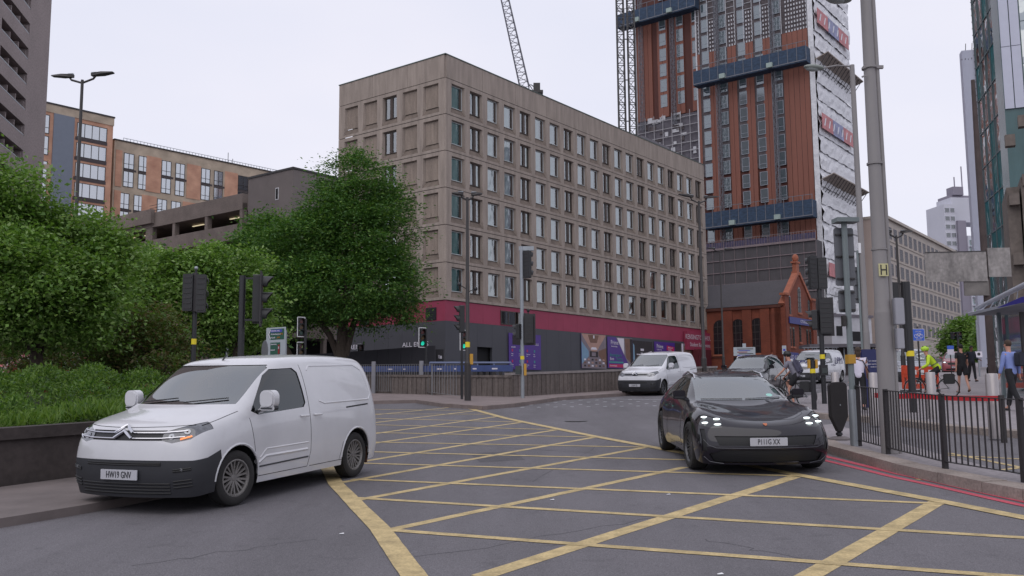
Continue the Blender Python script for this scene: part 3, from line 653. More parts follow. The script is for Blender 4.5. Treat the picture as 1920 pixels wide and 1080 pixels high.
prt(ps, 'print', [q(greyp, (0, 0), (1, 0), (1, 1), (0, 1)), q(beige, (0, 1), (1, 1), (.6, .5), (.4, .5), l=1), q(skyb, (0, .12), (.28, .35), (.28, .5), (0, .78), l=1), q(wood, (1, .1), (.68, .38), (.68, .52), (1, .62), l=1), q(wood, (.25, .98), (.7, .98), (.62, .75), (.35, .75), l=2), q(pw, (.47, .97), (.52, .97), (.52, .88), (.47, .88), l=3),
                  q(pw, (.4, .62), (.58, .62), (.62, .55), (.36, .55), l=3), q(dk, (.32, .33), (.66, .33), (.66, .5), (.32, .5), l=3), q(greyp, (.4, .36), (.56, .36), (.56, .47), (.4, .47), l=4)] +
    [q([dk, beige, pw, wood][(i * 7 + j * 3) % 4], (.08 + i * .15, .05 + j * .09), (.17 + i * .15, .05 + j * .09), (.16 + i * .15, .1 + j * .09), (.09 + i * .15, .1 + j * .09), l=5) for i in range(6) for j in range(3)])
ps, W_, H_ = board(1138, 1184, 631, 690, 'purple poster headed Prime with a slanted photograph of a hall on its right')
prt(ps, 'print', [q(greyp, (.34, 1), (1, 1), (1, 0), (.92, .0), l=0), q(pw, (.38, .98), (.66, .98), (.66, .45), l=1), q(wood, (.68, .98), (.9, .98), (.92, .2), (.74, .35), l=1), q(dk, (.9, .98), (1, .98), (1, .05), (.92, .12), l=1), q(teal, (.05, .22), (.62, .22), (.62, .17), (.05, .17), l=1), q(pinkp, (.05, .13), (.62, .13), (.62, .03), (.05, .03), l=1),
                  ('t', pw, 'Prime', .62, .12 * W_, .82 * H_), ('t', pw, 'Student Living', .2, .14 * W_, .70 * H_), ('t', teal, "Birmingham's", .42, .08 * W_, .42 * H_), ('t', pw, 'Best', .42, .08 * W_, .30 * H_), ('t', teal, 'Student', .36, .34 * W_, .30 * H_), ('t', pw, 'Accommodation', .2, .08 * W_, .08 * H_)])
ps, W_, H_ = board(1184.5, 1222, 638, 690, 'poster photograph of a white kitchen with pendant lamps on a dark wall')
prt(ps, 'print', [q(dk, (0, 0), (1, 0), (1, 1), (0, 1)), q(skyb, (.03, .9), (.1, .82), (.12, .1), (.03, .1), l=1), q(pw, (.4, .72), (.56, .72), (.56, .64), (.4, .64), l=1), q(pw, (.2, .52), (.75, .52), (.75, .49), (.2, .49), l=1), q(beige, (.25, .46), (.8, .46), (.8, .3), (.25, .3), l=1), q(pw, (.78, .6), (.95, .66), (.97, .3), (.8, .3), l=2), q(pw, (.4, .57), (.5, .57), (.5, .54), (.4, .54), l=2)])
ps, W_, H_ = board(1226, 1264, 640, 690, 'purple poster with a pink label behind the roof of the parked white van')
prt(ps, 'print', [('t', pw, 'Prime', .62, .1 * W_, .82 * H_), ('t', pw, 'Student Living', .2, .1 * W_, .70 * H_), q(pinkp, (.6, .88), (.98, .84), (.96, .66), (.58, .7), l=1), ('t', pw, 'Book now', .26, .66 * W_, .8 * H_), ('t', pw, 'viewings', .22, .66 * W_, .72 * H_), ('t', pinkp, 'Studios', .4, .12 * W_, .45 * H_)])
ps, W_, H_ = board(1264.5, 1297, 643, 690, 'poster photograph of a grey and tan room, rightmost on the grey hoarding')
prt(ps, 'print', [q(greyp, (0, 0), (1, 0), (1, 1), (0, 1)), q(dk, (0, 1), (.35, 1), (.3, .2), (0, .1), l=1), q(pw, (.38, 1), (.46, 1), (.46, .55), (.38, .55), l=2), q(wood, (.5, .9), (1, .95), (1, .3), (.5, .45), l=1), q(beige, (.55, .6), (.85, .7), (.85, .5), (.55, .45), l=2)])
# letters on the dark left side boarding
lt = MB(); lt.mat(pw); zz = GZ0 + 1.15
s_ = wall_hit(795, 645, (PX, Y0), (-UA[1], UA[0]))
for txt, px, py, sz in (('ALL ENDS', 778, 646, .52), ('RENT', 668, 651, .55)):
    s0, z0 = wall_hit(px, py, (PX, Y0), (-UA[1], UA[0])); text_mb(lt, txt, sz, frame((.03, s0, z0), (0, -1, 0)), 1.25)
part('lettering', lt, root)
# ================================================================== OTHER BUILDINGS
VA = (-UA[1], UA[0])
def fill(mb, f, s0, s1, z0, z1, d): mb.add([f(s0, z0, d), f(s1, z0, d), f(s1, z1, d), f(s0, z1, d)], [(0, 1, 2, 3)])
# ---- dark car-park building -------------------------------------------------
cpk = M('car_park_concrete', (.225, .185, .165), rough=.9, var=.2, scale=.5, fine=8)
Yc = 118; p = at(455, 362, Yc); CX = p.x
car_park = root = thing('multi_storey_car_park', 'brown concrete multi-storey car park with open decks showing above the trees', 'building', (p.x, Yc, 0), UAng)
mb = MB(); zt = p.z; LV = 34
mb.box(0, 0, zt - 2.1, 30, LV, zt); lev = 4.1
for k in range(1, 5):
    z1 = zt - lev * k + .2; mb.box(0, 0, z1 - 2.0, 30, LV, z1)
part('deck_parapet', mb, root, cpk)
for yy in (.0, 7.5, 15, 20.5, 27, 33.4):
    mb = MB(); mb.box(.05, yy, 0, .75, yy + (1.7 if yy == 20.5 else .6), zt - 1.2); part('column', mb, root, cpk)
for xx in (7, 14, 21):
    mb = MB(); mb.box(xx, .05, 0, xx + .6, .7, zt - 1.2); part('column', mb, root, cpk)
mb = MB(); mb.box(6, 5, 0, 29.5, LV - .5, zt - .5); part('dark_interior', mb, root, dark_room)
lm = M('tube_light', (1, .85, .55), var=0, emit=.55)
for (yy, k) in ((3.5, 1), (12, 1), (24, 1), (29, 1)):
    mb = MB(); mb.box(2.5, yy, zt - 2.35 - (k - 1) * lev, 2.7, yy + 2.6, zt - 2.25 - (k - 1) * lev); part('strip_light', mb, root, lm)
mb = MB(); mb.box(-.6, 20, zt - 1.6, 0, LV + 4, zt + .4); 
part('upper_parapet', mb, root, cpk)
for i in range(3):
    mb = MB(); mb.bar((.1, 18.5, zt + .3 + i * .4), (.1, 21.5, zt + .3 + i * .4), .05); part('rail', mb, root, dark_metal)
# stair tower behind
Ys = 112; p = at(570, 326, Ys); st = thing('stair_tower', 'dark brown flat-roofed box above the car park, just left of the tall tree', 'building', (p.x, Ys, 0), UAng)
mb = MB(); mb.box(-2.5, -1, p.z - 14, 8, 7.5, p.z); part('wall', mb, st, M('brown_render', (.205, .178, .17), rough=.9, var=.12, scale=.5)); mb = MB(); mb.box(-2.6, -1.1, p.z, 8.1, 7.6, p.z + .25); part('roof_edge', mb, st, dark_metal)
mb = MB(); mb.box(-2.54, 1.6, p.z - 3.4, -2.5, 2.2, p.z - 1.9); o = part('window', mb, st, white_paint); mb = MB(); mb.box(-2.56, 1.7, p.z - 3.3, -2.545, 2.1, p.z - 2); part('pane', mb, o, dark_room)

# ---- generic slab with individually placed windows ---------------------------
gl_flat = glass('flat_dark_glass', (.10, .11, .13), refl=.16, rough=.06, through=.5, solid=True)
def win_cell(wd, ht, cols=2, frame_m=dark_metal, glass_m=gl_flat, transom=.3, t=.09):
    f = MB(); f.mat(frame_m); f.box(0, -.04, 0, wd, .04, t); f.box(0, -.04, ht - t, wd, .04, ht)
    for c in range(cols + 1): x = (wd - t) * c / cols; f.box(x, -.04, t, x + t, .04, ht - t)
    if transom: f.box(t, -.035, ht * transom, wd - t, .035, ht * transom + t * .8)
    g_ = MB(); g_.quad((0, .0, 0), (wd, .0, 0), (wd, 0, ht), (0, 0, ht)); a = f.me('window'); b = g_.me('pane'); b.materials.append(glass_m); return a, b
def put_windows(root, cells, T, limit=100):
    """cells: (mesh pair, s, z, face matrix); first `limit` are parts, the rest one piece"""
    rest = MB()
    for i, (pr, s, z) in enumerate(cells):
        Tm = T @ Matrix.Translation((s, -.012, z))
        if i < limit:
            o = link('window', pr[0], root); o.matrix_local = Tm; link('pane', pr[1], o)
        else:
            for me in pr:
                rest.T = Tm
                for p in me.polygons:
                    rest.mat(me.materials[p.material_index]); rest.add([me.vertices[v].co for v in p.vertices], [tuple(range(len(p.vertices)))])
    if rest.v: rest.T = None; o = part('window', rest, root); o['kind'] = 'stuff'
# ---- orange and beige apartments ---------------------------------------------
beige_b = brick('beige_brick', (.50, .41, .31), (.47, .38, .29), (.43, .36, .29)); orange_b = brick('orange_brick', (.60, .32, .21), (.56, .29, .19), (.5, .32, .24)); bluec = MS('blue_grey_cladding', (120, 128, 142), rough=.5, var=.05)
gl_sky = glass('bright_window_glass', (.5, .52, .6), refl=.5, rough=.05, through=.5, solid=True)
Ya = 150; p = at(213, 222, Ya); A = thing('apartment_block', 'taller orange brick apartment block with a blue-grey panel, beside the brown tower', 'building', (p.x, Ya, 0), R(90) - math.atan(1510 / 1762.))
ANG = R(90) - math.atan(1510 / 1762.)
# local +x runs away to the right; the visible face spans x from -24 to 0
zt = p.z; mb = MB(); mb.mat(orange_b).box(-26, 0, 0, 0, 10, zt - 1.3); mb.mat(beige_b).box(-26.1, -.1, zt - 1.3, .1, 10, zt); mb.mat(dark_metal).box(-26.2, -.2, zt, .2, 10.1, zt + .25)
mb.mat(beige_b)
for z in (zt - 10.5, zt - 19.5): mb.box(-26.1, -.08, z, -9.7, -.0, z + .8)
mb.mat(bluec).box(-9.6, -.25, 0, -6.4, 0, zt - 1.35); part('wall', mb, A)
wc = win_cell(4.9, 2.35, 4, transom=0, glass_m=gl_sky); wn = win_cell(1.6, 3.0, 1, glass_m=gl_sky); wn2 = win_cell(1.4, 3.0, 1, glass_m=gl_sky); cells = []
mb = MB()
for k in range(8):
    z = zt - 1.35 - 3.25 * (k + 1) + .3; cells.append((wc, -5.9, z)); part('spandrel', MB().box(-6.1, -.06, z - .55, -.9, 0, z - .02), A, MS('brown_spandrel', (75, 68, 70), var=.1))
    z2 = zt - 1.8 - 3.4 * (k + 1) + .4 - (.6 if k > 1 else 0); cells += [(wn, -16.6, z2), (wn2, -11.6, z2)]
put_windows(A, [(a, b, c) for a, b, c in cells], Matrix.Translation((0, -.02, 0)))
Yb = 152; p = at(215, 262, Yb); B = thing('apartment_block', 'long orange and beige brick apartment block with paired dark windows and a railed roof', 'building', (p.x, Yb, 0), ANG)
zt = p.z; LB = 62; mb = MB(); mb.mat(beige_b).box(0, 0, 0, LB, 12, zt); mb.mat(dark_metal).box(-.1, -.15, zt, LB, 12, zt + .2)
mb.mat(orange_b); xs_ = []; x = 3.2; i = 0
part_w = win_cell(2.2, 2.7, 2); part_n = win_cell(1.8, 2.7, 2, glass_m=gl_sky)
cells = []; spn = MB()
for k in range(4):
    zz = zt - 1.6 - 6.9 * k
    for i in range(9):
        x = -1.9 + i * 7.6 + (k % 2) * -.6
        mb.box(max(.3, x), -.09, zz - 6.2, x + 2.7 if i else 1.4, .0, zz)
        pr = part_n if i < 3 else part_w
        for q in ((2.8, 5.4) if i else (3.6, 6.2)):
            for f_ in (0, 1): cells.append((pr, x + q, zz - 2.95 - 3.1 * f_))
            part('spandrel', MB().box(x + q - .05, -.05, zz - 3.3, x + q + 2.25, -.0, zz - 2.95), B, MS('brown_spandrel', (75, 68, 70), var=.1))
part('wall', mb, B); put_windows(B, cells, Matrix.Translation((0, -.03, 0)))
rl = MB(); 
for j in range(60): rl.bar((3 + j * .62, 3, zt + .2), (3 + j * .62, 3, zt + 1.5), .06)
rl.bar((3, 3, zt + 1.5), (40, 3, zt + 1.5), .07); rl.bar((3, 3, zt + .9), (40, 3, zt + .9), .05); part('roof_railing', rl, B, steel_grey)
rl = MB(); 
for j in (24, 25): rl.bar((j, 4, zt), (j, 4, zt + 3.2 - (j - 24)), .08)
rl.box(23, 3.5, zt, 25.6, 5, zt + 1); part('roof_antenna', rl, B, dark_metal)
# ---- brown tower at the left edge ----------------------------------------------
Yt = 104; p = at(95, 0, Yt); brownc = M('brown_tower_concrete', (.30, .25, .243), rough=.9, var=.12, scale=.25, fine=5)
LT = thing('residential_tower', 'tall brown concrete tower with long slot balconies at the top left corner', 'building', (at(92, 100, Yt).x, Yt, 0), R(90) + R(11.5))
# local +x goes away; face toward us spans local x from 0 back to -20 (nearer)
slots = MB(); mb = MB(); mb.mat(brownc); FH = 2.8; top = 88
z = .0; mb.box(-7.3, 0, 0, 0, 14, top)
for k in range(30):
    z = k * FH; mb.box(-15.9, .0, z, -7.3, 1.2, z + 1.55)
mb.box(-15.9, 1.9, 0, -7.3, 14, top); mb.box(-26, 0, 0, -15.9, 14, top)
for k in range(30): mb.box(-15.9, 1.2, k * FH + 1.3, -7.3, 1.9, k * FH + 1.55)
part('wall', mb, LT)
for k in range(5, 30):
    rl = MB(); z = k * FH + 1.55; rl.bar((-15.9, .1, z + .12), (-7.3, .1, z + .12), .12, .1)
    part('balcony_rail', rl, LT, steel_grey)
    f = MB(); f.box(-15, 1.86, z + .05, -8, 1.9, z + 1.1); part('balcony_glazing', f, LT, gl_dark)
    for q in (-15.5, -12.8, -10.1, -7.6): part('balcony_divider', MB().box(q, .2, z - .05, q + .18, 1.6, z + 1.0), LT, brownc)
# ---- brick tower under construction ---------------------------------------------
Yr = 150; cr_ = at(1531, 300, Yr); rust = M('terracotta_cladding', (.215, .08, .055), rough=.7, var=.13, scale=.5, stretch=(1, 1, .15))
rust2 = M('terracotta_dark_joint', (.09, .03, .024), rough=.8, var=.1)
TW = thing('tower_under_construction', 'terracotta-clad high-rise under construction with mast climbers and scaffold netting', 'building', (cr_.x, Yr, 0), UAng)
# front face: local x=0 plane, local y away to the left ; side face: local y=0 plane, wrapped in white sheeting
def sy(px, py=300): return wall_hit(px, py, (cr_.x, Yr), VA)[0]
def zy(px, py): return wall_hit(px, py, (cr_.x, Yr), VA)[1]
H = 96; yR = sy(1312); yL = sy(1192)
mb = MB(); mb.mat(rust2).box(.35, .3, 0, 18.5, yR, H); mb.box(1.4, yR, 0, 18, yL, H)
part('frame_wall', mb, TW)
clad = MB(); clad.mat(rust); zc = zy(1450, 60)
def strips(y0, y1, x, z0, z1):
    n = max(1, round((y1 - y0) / .95))
    for i in range(n): clad.box(x, y0 + (y1 - y0) * i / n + .03, z0, x + .3, y0 + (y1 - y0) * (i + 1) / n - .03, z1)
wcols = [sy(a) for a in (1325, 1358, 1395, 1428, 1464)]   # window columns in px on right wing at y=300
bounds = [(sy(1525), sy(1475)), (sy(1453), sy(1436)), (sy(1420), sy(1403)), (sy(1387), sy(1370)), (sy(1350), sy(1334)), (sy(1318), yR)]
ztc = [zy(1500, 55), zy(1440, 70), zy(1410, 77), zy(1375, 85), zy(1340, 95), zy(1318, 100)]
zb_ = zy(1450, 440)
for (a, b), zt_ in zip(bounds, ztc): strips(max(a, .35), b, .05, zb_ - 2, zt_)
lb = [(yR + .3, sy(1297)), (sy(1283), sy(1266)), (sy(1252), sy(1232)), (sy(1222), yL)]
zlb = zy(1250, 215); zlt = zy(1250, 10)
for a, b in lb: strips(a, b, 1.1, zlb, zlt)
part('cladding', clad, TW)
dkp = M('dark_membrane', (.085, .07, .075), rough=.8, var=.5, scale=1.2)
mb = MB(); mb.mat(dkp).box(.12, .35, 40, .3, yR, H); part('bare_wall', mb, TW)
tr_w = win_cell(1.35, 2.35, 1, frame_m=MS('white_tower_frame', (150, 155, 165), var=0), glass_m=gl_sky, transom=.32, t=.075)
tower_glass = glass('tower_glass', (.16, .21, .24), refl=.2, rough=.06, through=.5, solid=True)
tr_w[1].materials.clear(); tr_w[1].materials.append(tower_glass)
Tface = lambda x, y, z: Matrix.Translation((x, y, z)) @ Matrix.Rotation(R(-90), 4, 'Z')
cells = []; fh = 2.95
yc = [(sy(1329), 0), (sy(1362), 0), (sy(1398), 0), (sy(1431), 0), (sy(1466), 0), (sy(1243), 1), (sy(1276), 1), (sy(1306), 1)]
z0 = zb_ - .2; rest = MB(); cnt = 0
allc = [(y, l, k) for k in range(22) for (y, l) in yc]
for (y, l, k) in allc:
    z = z0 + fh * k
    if z > H - 3 or (l and z < zlb + 1): continue
    T = Matrix.Translation((1.08 if l else .02, y + .68, z)) @ Matrix.Rotation(R(-90), 4, 'Z')
    if cnt < 100:
        o = link('window', tr_w[0], TW); o.matrix_local = T; link('pane', tr_w[1], o)
    else:
        for me in tr_w:
            rest.T = T
            for p in me.polygons: rest.mat(me.materials[p.material_index]); rest.add([me.vertices[v].co for v in p.vertices], [tuple(range(len(p.vertices)))])
    cnt += 1
rest.T = None
if rest.v: o = part('window', rest, TW); o['kind'] = 'stuff'
# support brackets / rails on the bare upper wall
mb = MB(); mb.mat(MS('white_rail', (190, 190, 195), var=.1)); rr_ = random.Random(3)
for (a, b), zt_ in zip(bounds, ztc):
    z = zt_
    while z < H - 1:
        if z < zt_ + 6:
            for q in range(int((b - a) / .5)): mb.box(.0, a + q * .5, z, .06, a + q * .5 + .22, z + .35)
            z += .75
        else: mb.box(.02, a + .1, z, .06, b - .1, z + .07); z += 1.1
    mb.box(.0, b - .05, zt_, .1, b + .05, H); mb.box(.0, a, zt_, .1, a + .08, H)
mb.box(.0, yR - .1, 20, .25, yR + .15, H); mb.box(1.0, yL - .1, zlb - 6, 1.2, yL + .2, H)
part('cladding_rails', mb, TW)
# raw floors under the left wing cladding
mb = MB(); mb.mat(MS('raw_blockwork', (92, 88, 96), var=.3, scale=1)).box(1.0, yR + .2, 20, 1.35, yL, zlb - .2)
for i in range(40):
    y = rr_.uniform(yR + .5, yL - .5); z = zlb - rr_.uniform(.5, 9); mb.mat(MS('white_rail', (190, 190, 195), var=.1) if i % 3 else dkp).box(.85, y, z, 1.0, y + rr_.uniform(.15, 1.6), z + rr_.uniform(.1, 1.3))
part('bare_wall', mb, TW)
sf = MB(); sf.mat(mast_ := MS('scaffold_pale_tube', (170, 168, 172), var=.1))
for q in range(7): sf.bar((.7, yR + .2, zlb - .8 - q * 1.6), (.7, yL, zlb - .8 - q * 1.6), .09)
for q in range(8): yy = yR + .2 + (yL - yR - .2) * q / 7; sf.bar((.7, yy, zlb - 12), (.7, yy, zlb + .4), .08)
part('scaffold_frame', sf, TW)
# sheeting on the side
def sheetmat():
    m = M('white_sheeting', (.62, .62, .65), rough=.55, var=.09, scale=.5, stretch=(1, 1, 2), fine=3, bump=.9); return m
white_sheet = sheetmat(); red_s = M('red_sheet_stripe', (.47, .17, .18), rough=.6, var=.35, scale=.8); blue_s = M('blue_sheet_stripe', (.24, .25, .40), rough=.6, var=.5, scale=.8)
def crumple(x0, x1, z0, z1, nx_, nz, amp, seed):
    r = random.Random(seed); vs = []; 
    for j in range(nz + 1):
        for i in range(nx_ + 1):
            x = x0 + (x1 - x0) * i / nx_; z = z0 + (z1 - z0) * j / nz; a = amp * (0.35 + abs(math.sin(j * math.pi / 6)))
            vs.append((x, -.2 - r.uniform(0, a) + .12 * math.sin(z * .7 + x) * amp, z + r.uniform(-.25, .25) * (0 if j in (0, nz) else 1)))
    return vs, [(j * (nx_ + 1) + i, j * (nx_ + 1) + i + 1, (j + 1) * (nx_ + 1) + i + 1, (j + 1) * (nx_ + 1) + i) for j in range(nz) for i in range(nx_)]
sh = MB(); sh.mat(white_sheet); rq = random.Random(21)
for j in range(33):
    z0_ = 3 + j * 2.95; n = 22; vs = []
    for r_ in range(5):
        t_ = r_ / 4
        for i in range(n + 1):
            x = 18.8 * i / n; sag = .14 * abs(math.sin(x * .75 + j)) * (1 - t_); vs.append((x, -.3 - (.26 - .24 * t_) - rq.uniform(0, .34) * (1 - abs(2 * t_ - 1)) - rq.uniform(0, .22), z0_ + 3.15 * t_ - sag))
    sh.add(vs, [(r_ * (n + 1) + i, r_ * (n + 1) + i + 1, (r_ + 1) * (n + 1) + i + 1, (r_ + 1) * (n + 1) + i) for r_ in range(4) for i in range(n)])
vs, fs = crumple(0, .9, 3, H + 3, 2, 74, .3, 5); 
sh.mat(white_sheet); sh.add([(.0 if False else v[1] * .3 - .05, .0 + v[0] - .5, v[2]) for v in vs], fs)
part('wrap_sheet', sh, TW, smooth=False)
def side_z(px, py): return wall_hit(px, py, (cr_.x, Yr), UA)[1]
for zc_, hh in ((side_z(1535, 45), 2.6), (side_z(1540, 235), 2.6)):
    m = MB(); m.mat(red_s).box(.3, -1.2, zc_ - hh / 2, 5.5, -1.1, zc_ + hh / 2); m.mat(blue_s).box(5.6, -1.2, zc_ - hh / 2, 11, -1.1, zc_ + hh / 2); m.mat(red_s).box(11.1, -1.2, zc_ - hh / 2, 16.5, -1.1, zc_ + hh / 2)
    m.mat(white_sheet)
    for q in range(7): m.add([(1.0 + q * 2.2, -1.22, zc_ - .7), (1.5 + q * 2.2, -1.22, zc_ - .7), (2.2 + q * 2.2, -1.22, zc_ + .7), (1.7 + q * 2.2, -1.22, zc_ + .7)], [(0, 1, 2, 3)])
    part('banner_stripe', m, TW)
zc_ = side_z(1565, 562); m = MB(); m.mat(red_s).box(.5, -1.15, zc_ + 3.4, 7.5, -1.05, zc_ + 5.6); m.mat(dark_metal)
text_mb(m, 'IMPORTANT', .8, frame((4.6, -1.2, zc_ + .6), (1, 0, 0)), 1); text_mb(m, 'NOTICE', .8, frame((4.6, -1.2, zc_ - .6), (1, 0, 0)), 1); m.box(2, -1.2, zc_ + 1.6, 7.2, -1.17, zc_ + 1.7); part('banner_stripe', m, TW)
# protective fans on the side
for zf in (side_z(1545, 130), side_z(1560, 352)):
    m = MB(); m.mat(MS('fan_boards', (150, 138, 130), var=.3, scale=2)).add([(0, -.3, zf), (19, -.3, zf), (19.4, -2.6, zf + 1.0), (.4, -2.6, zf + 1.0), (0, -.3, zf - .15), (19, -.3, zf - .15), (19.4, -2.6, zf + .85), (.4, -2.6, zf + .85)], [(0, 1, 2, 3), (4, 5, 6, 7), (0, 1, 5, 4), (1, 2, 6, 5), (2, 3, 7, 6), (3, 0, 4, 7)])
    for q in range(14): m.mat(dark_metal).bar((q * 1.4 + .5, -.2, zf - 2.2), (q * 1.4 + .5, -2.5, zf + .8), .09)
    part('protection_fan', m, TW)
# mast climbers: rails on the facade and blue netted platforms
mast = MS('scaffold_steel', (120, 122, 130), var=.1, metal=.3)
def lattice(mb, x, y, z0, z1, w_, d_, pit, r=.05):
    cs = [(x - w_ / 2, y - d_ / 2), (x + w_ / 2, y - d_ / 2), (x + w_ / 2, y + d_ / 2), (x - w_ / 2, y + d_ / 2)]
    for c in cs: mb.box(c[0] - r, c[1] - r, z0, c[0] + r, c[1] + r, z1)
    z = z0; k = 0
    while z < z1 - pit:
        for q in range(4):
            a, b = cs[q], cs[(q + 1) % 4]; mb.bar((*a, z), (*b, z), r * 1.1)
            mb.bar((*(a if (k + q) % 2 else b), z), (*(b if (k + q) % 2 else a), z + pit), r)
        z += pit; k += 1
for yy, x_, zz0 in ((sy(1356), -1.1, zb_ - 8), (sy(1462), -1.1, zb_ - 8), (sy(1266), .1, zlb - 2), (sy(1206), .1, zlb - 2)):
    m = MB(); m.mat(mast); lattice(m, x_, yy, zz0, H, .6, .6, .75, .035); part('climber_mast', m, TW)
bnet = M('blue_debris_net', (.03, .055, .10), rough=.8, var=.45, scale=1.5, stretch=(1, 1, 2))
for (pa_, pb_, za, hgt, nm) in (((1312, 147), (1522, 113), -2.6, 2.4, 0), ((1333, 418), (1534, 392), -2.6, 2.6, 1), ((1165, 40), (1310, 8), -1.6, 2.4, 2)):
    y1 = sy(*pa_); y0_ = sy(*pb_); zz = zy((pa_[0] + pb_[0]) / 2, (pa_[1] + pb_[1]) / 2)
    m = MB(); m.mat(bnet).box(za, y0_, zz - hgt / 2, za + .08, y1, zz + hgt / 2); m.box(za, y0_, zz - hgt / 2 - .25, za + 2.0, y1, zz - hgt / 2); m.box(za, y0_, zz - hgt / 2, za + 2.0, y0_ + .08, zz + hgt / 2)
    m.mat(mast)
    n = int((y1 - y0_) / 1.5)
    for q in range(n + 1): yy = y0_ + (y1 - y0_) * q / n; m.box(za - .06, yy - .04, zz - hgt / 2, za - .0, yy + .04, zz + hgt / 2 + .8)
    m.bar((za, y0_, zz + hgt / 2 + .8), (za, y1, zz + hgt / 2 + .8), .08); m.bar((za, y0_, zz - hgt / 2), (za, y1, zz - hgt / 2), .14)
    m.mat(MS('platform_motor', (150, 165, 160), var=.1)); 
    for q in (.28, .7): m.box(za - .5, y0_ + (y1 - y0_) * q, zz - hgt / 2 - .1, za, y0_ + (y1 - y0_) * q + 1, zz - hgt / 2 + .7)
    part('work_platform', m, TW)
# netted scaffold at the foot
zs = zy(1430, 450); net = M('grey_scaffold_net', (.085, .078, .084), rough=.95, var=.18, scale=.6, stretch=(3, 3, .6), fine=10)
def fz(px, py): return zy(px, py)
m = MB(); y0_, y1 = sy(1541, 440), sy(1330, 440); za = -3.0; zt_ = fz(1440, 447) - 1.5
m.mat(net).box(za, y0_, 0, za + .1, y1, zt_); m.box(za, y0_, 0, 0, y0_ + .1, zt_); part('scaffold_net', m, TW)
m = MB(); m.mat(MS('scaffold_tube_pale', (125, 112, 115), var=.2))
for k in range(7):
    z = zt_ - k * 2.05; m.bar((za - .08, y0_, z), (za - .08, y1, z), .14 if k else .35)
for q in range(11): yy = y0_ + (y1 - y0_) * q / 10; m.bar((za - .06, yy, 0), (za - .06, yy, zt_ + 1.4), .07)
for q in range(45): yy = y0_ + (y1 - y0_) * q / 44; m.bar((za, yy, zt_), (za, yy, zt_ + 1.5), .05)
m.bar((za, y0_, zt_ + 1.5), (za, y1, zt_ + 1.5), .07); m.mat(M('purple_net', (.07, .06, .12), var=.3)).box(za + .1, y0_, zt_, za + .14, y1, zt_ + 1.2)
part('scaffold_frame', m, TW)
# hoist mast left of the tower and crane
p = at(1177, 240, 128); m = MB(); m.mat(dark_metal); lattice(m, -.75, 0, 0, 90, .95, .95, 1.15, .075); lattice(m, .75, 0, 0, 90, .95, .95, 1.15, .075)
for k in range(14): m.bar((-.3, 0, 6 * k + 4), (.3, 0, 6 * k + 4), .12)
single('hoist_mast', m, 'dark twin lattice hoist mast rising beside the terracotta high-rise', 'mast', loc=(p.x, 128, 0))
crane = thing('tower_crane', 'grey lattice jib of a tower crane rising above the concrete block roof', 'crane', (at(990, 165, 190).x, 190, 0))
m = MB(); m.mat(MS('crane_grey', (105, 105, 115), var=.1)); a = at(984, 166, 190) - crane.location; b = at(938, -40, 190) - crane.location
d = (b - a); Ln = d.length; d.normalize(); sx_ = Vector((1, 0, 0)); sx_ = (sx_ - d * sx_.dot(d)).normalized(); sy_ = d.cross(sx_)
def wj(t): return .95 + .2 * min(1, t * 3) - .25 * t
cs = [(-1, -1), (1, -1), (1, 1), (-1, 1)]
for (u, v) in cs: m.bar(a + (sx_ * u + sy_ * v) * .95, b + (sx_ * u + sy_ * v) * .75, .17)
nn_ = 15
for k in range(nn_):
    t0, t1 = k / nn_, (k + 1) / nn_
    for q in range(4):
        (u, v), (u2, v2) = cs[q], cs[(q + 1) % 4]; w0 = .95 - .2 * t0; w1 = .95 - .2 * t1
        m.bar(a + d * Ln * t0 + (sx_ * u + sy_ * v) * w0, a + d * Ln * t1 + (sx_ * u2 + sy_ * v2) * w1, .09); m.bar(a + d * Ln * t0 + (sx_ * u + sy_ * v) * w0, a + d * Ln * t0 + (sx_ * u2 + sy_ * v2) * w0, .09)
part('jib', m, crane)
m = MB(); m.mat(MS('crane_grey', (105, 105, 115), var=.1)); lattice(m, a.x + 1.5, 0, 0, a.z - 1, 1.8, 1.8, 2.2, .1); part('mast', m, crane)
m = MB(); m.mat(dark_metal); m.box(a.x - 1.5, -1.2, a.z - 1.2, a.x + 3.8, 1.2, a.z - .7); m.bar((a.x + 1.8, 0, a.z - .6), (a.x + .6, 0, a.z + 1.5), .15); m.bar((a.x + 3.2, 0, a.z - .6), (a.x + 1.2, 0, a.z + .9), .15); m.box(a.x + 1.8, -1, a.z - .7, a.x + 3.2, .6, a.z + .9)
part('slewing_deck', m, crane)
# ---- red brick hall with gable ----------------------------------------------------
Yh = 104; ph = at(1470, 568, Yh); redbr = brick('red_brick', (.24, .058, .028), (.19, .046, .024), (.14, .05, .035), .23, .09, .012); terra = M('terracotta', (.36, .12, .07), rough=.8, var=.2, scale=1.5)
HA = thing('brick_hall', 'red brick Victorian hall with slate roof, tall windows and a pointed gable', 'building', (ph.x, Yh, 0), UAng)
ze = ph.z; dep = 9.5
def hy(px, py=600): return wall_hit(px, py, (ph.x, Yh), VA)[0]
yE = hy(1325) + 3
mb = MB(); mb.mat(redbr).box(0, 0, 1, dep, yE, ze); 
apz = wall_hit(1500, 505, (ph.x, Yh), UA)
gz_ = ze + 3.7
mb.add([(0, 0, ze), (dep, 0, ze), (dep / 2 + .35, 0, gz_), (dep / 2 - .35, 0, gz_), (0, .5, ze), (dep, .5, ze), (dep / 2 + .35, .5, gz_), (dep / 2 - .35, .5, gz_)], [(0, 1, 2, 3), (7, 6, 5, 4), (0, 4, 5, 1), (1, 5, 6, 2), (2, 6, 7, 3), (3, 7, 4, 0)])
part('wall', mb, HA)
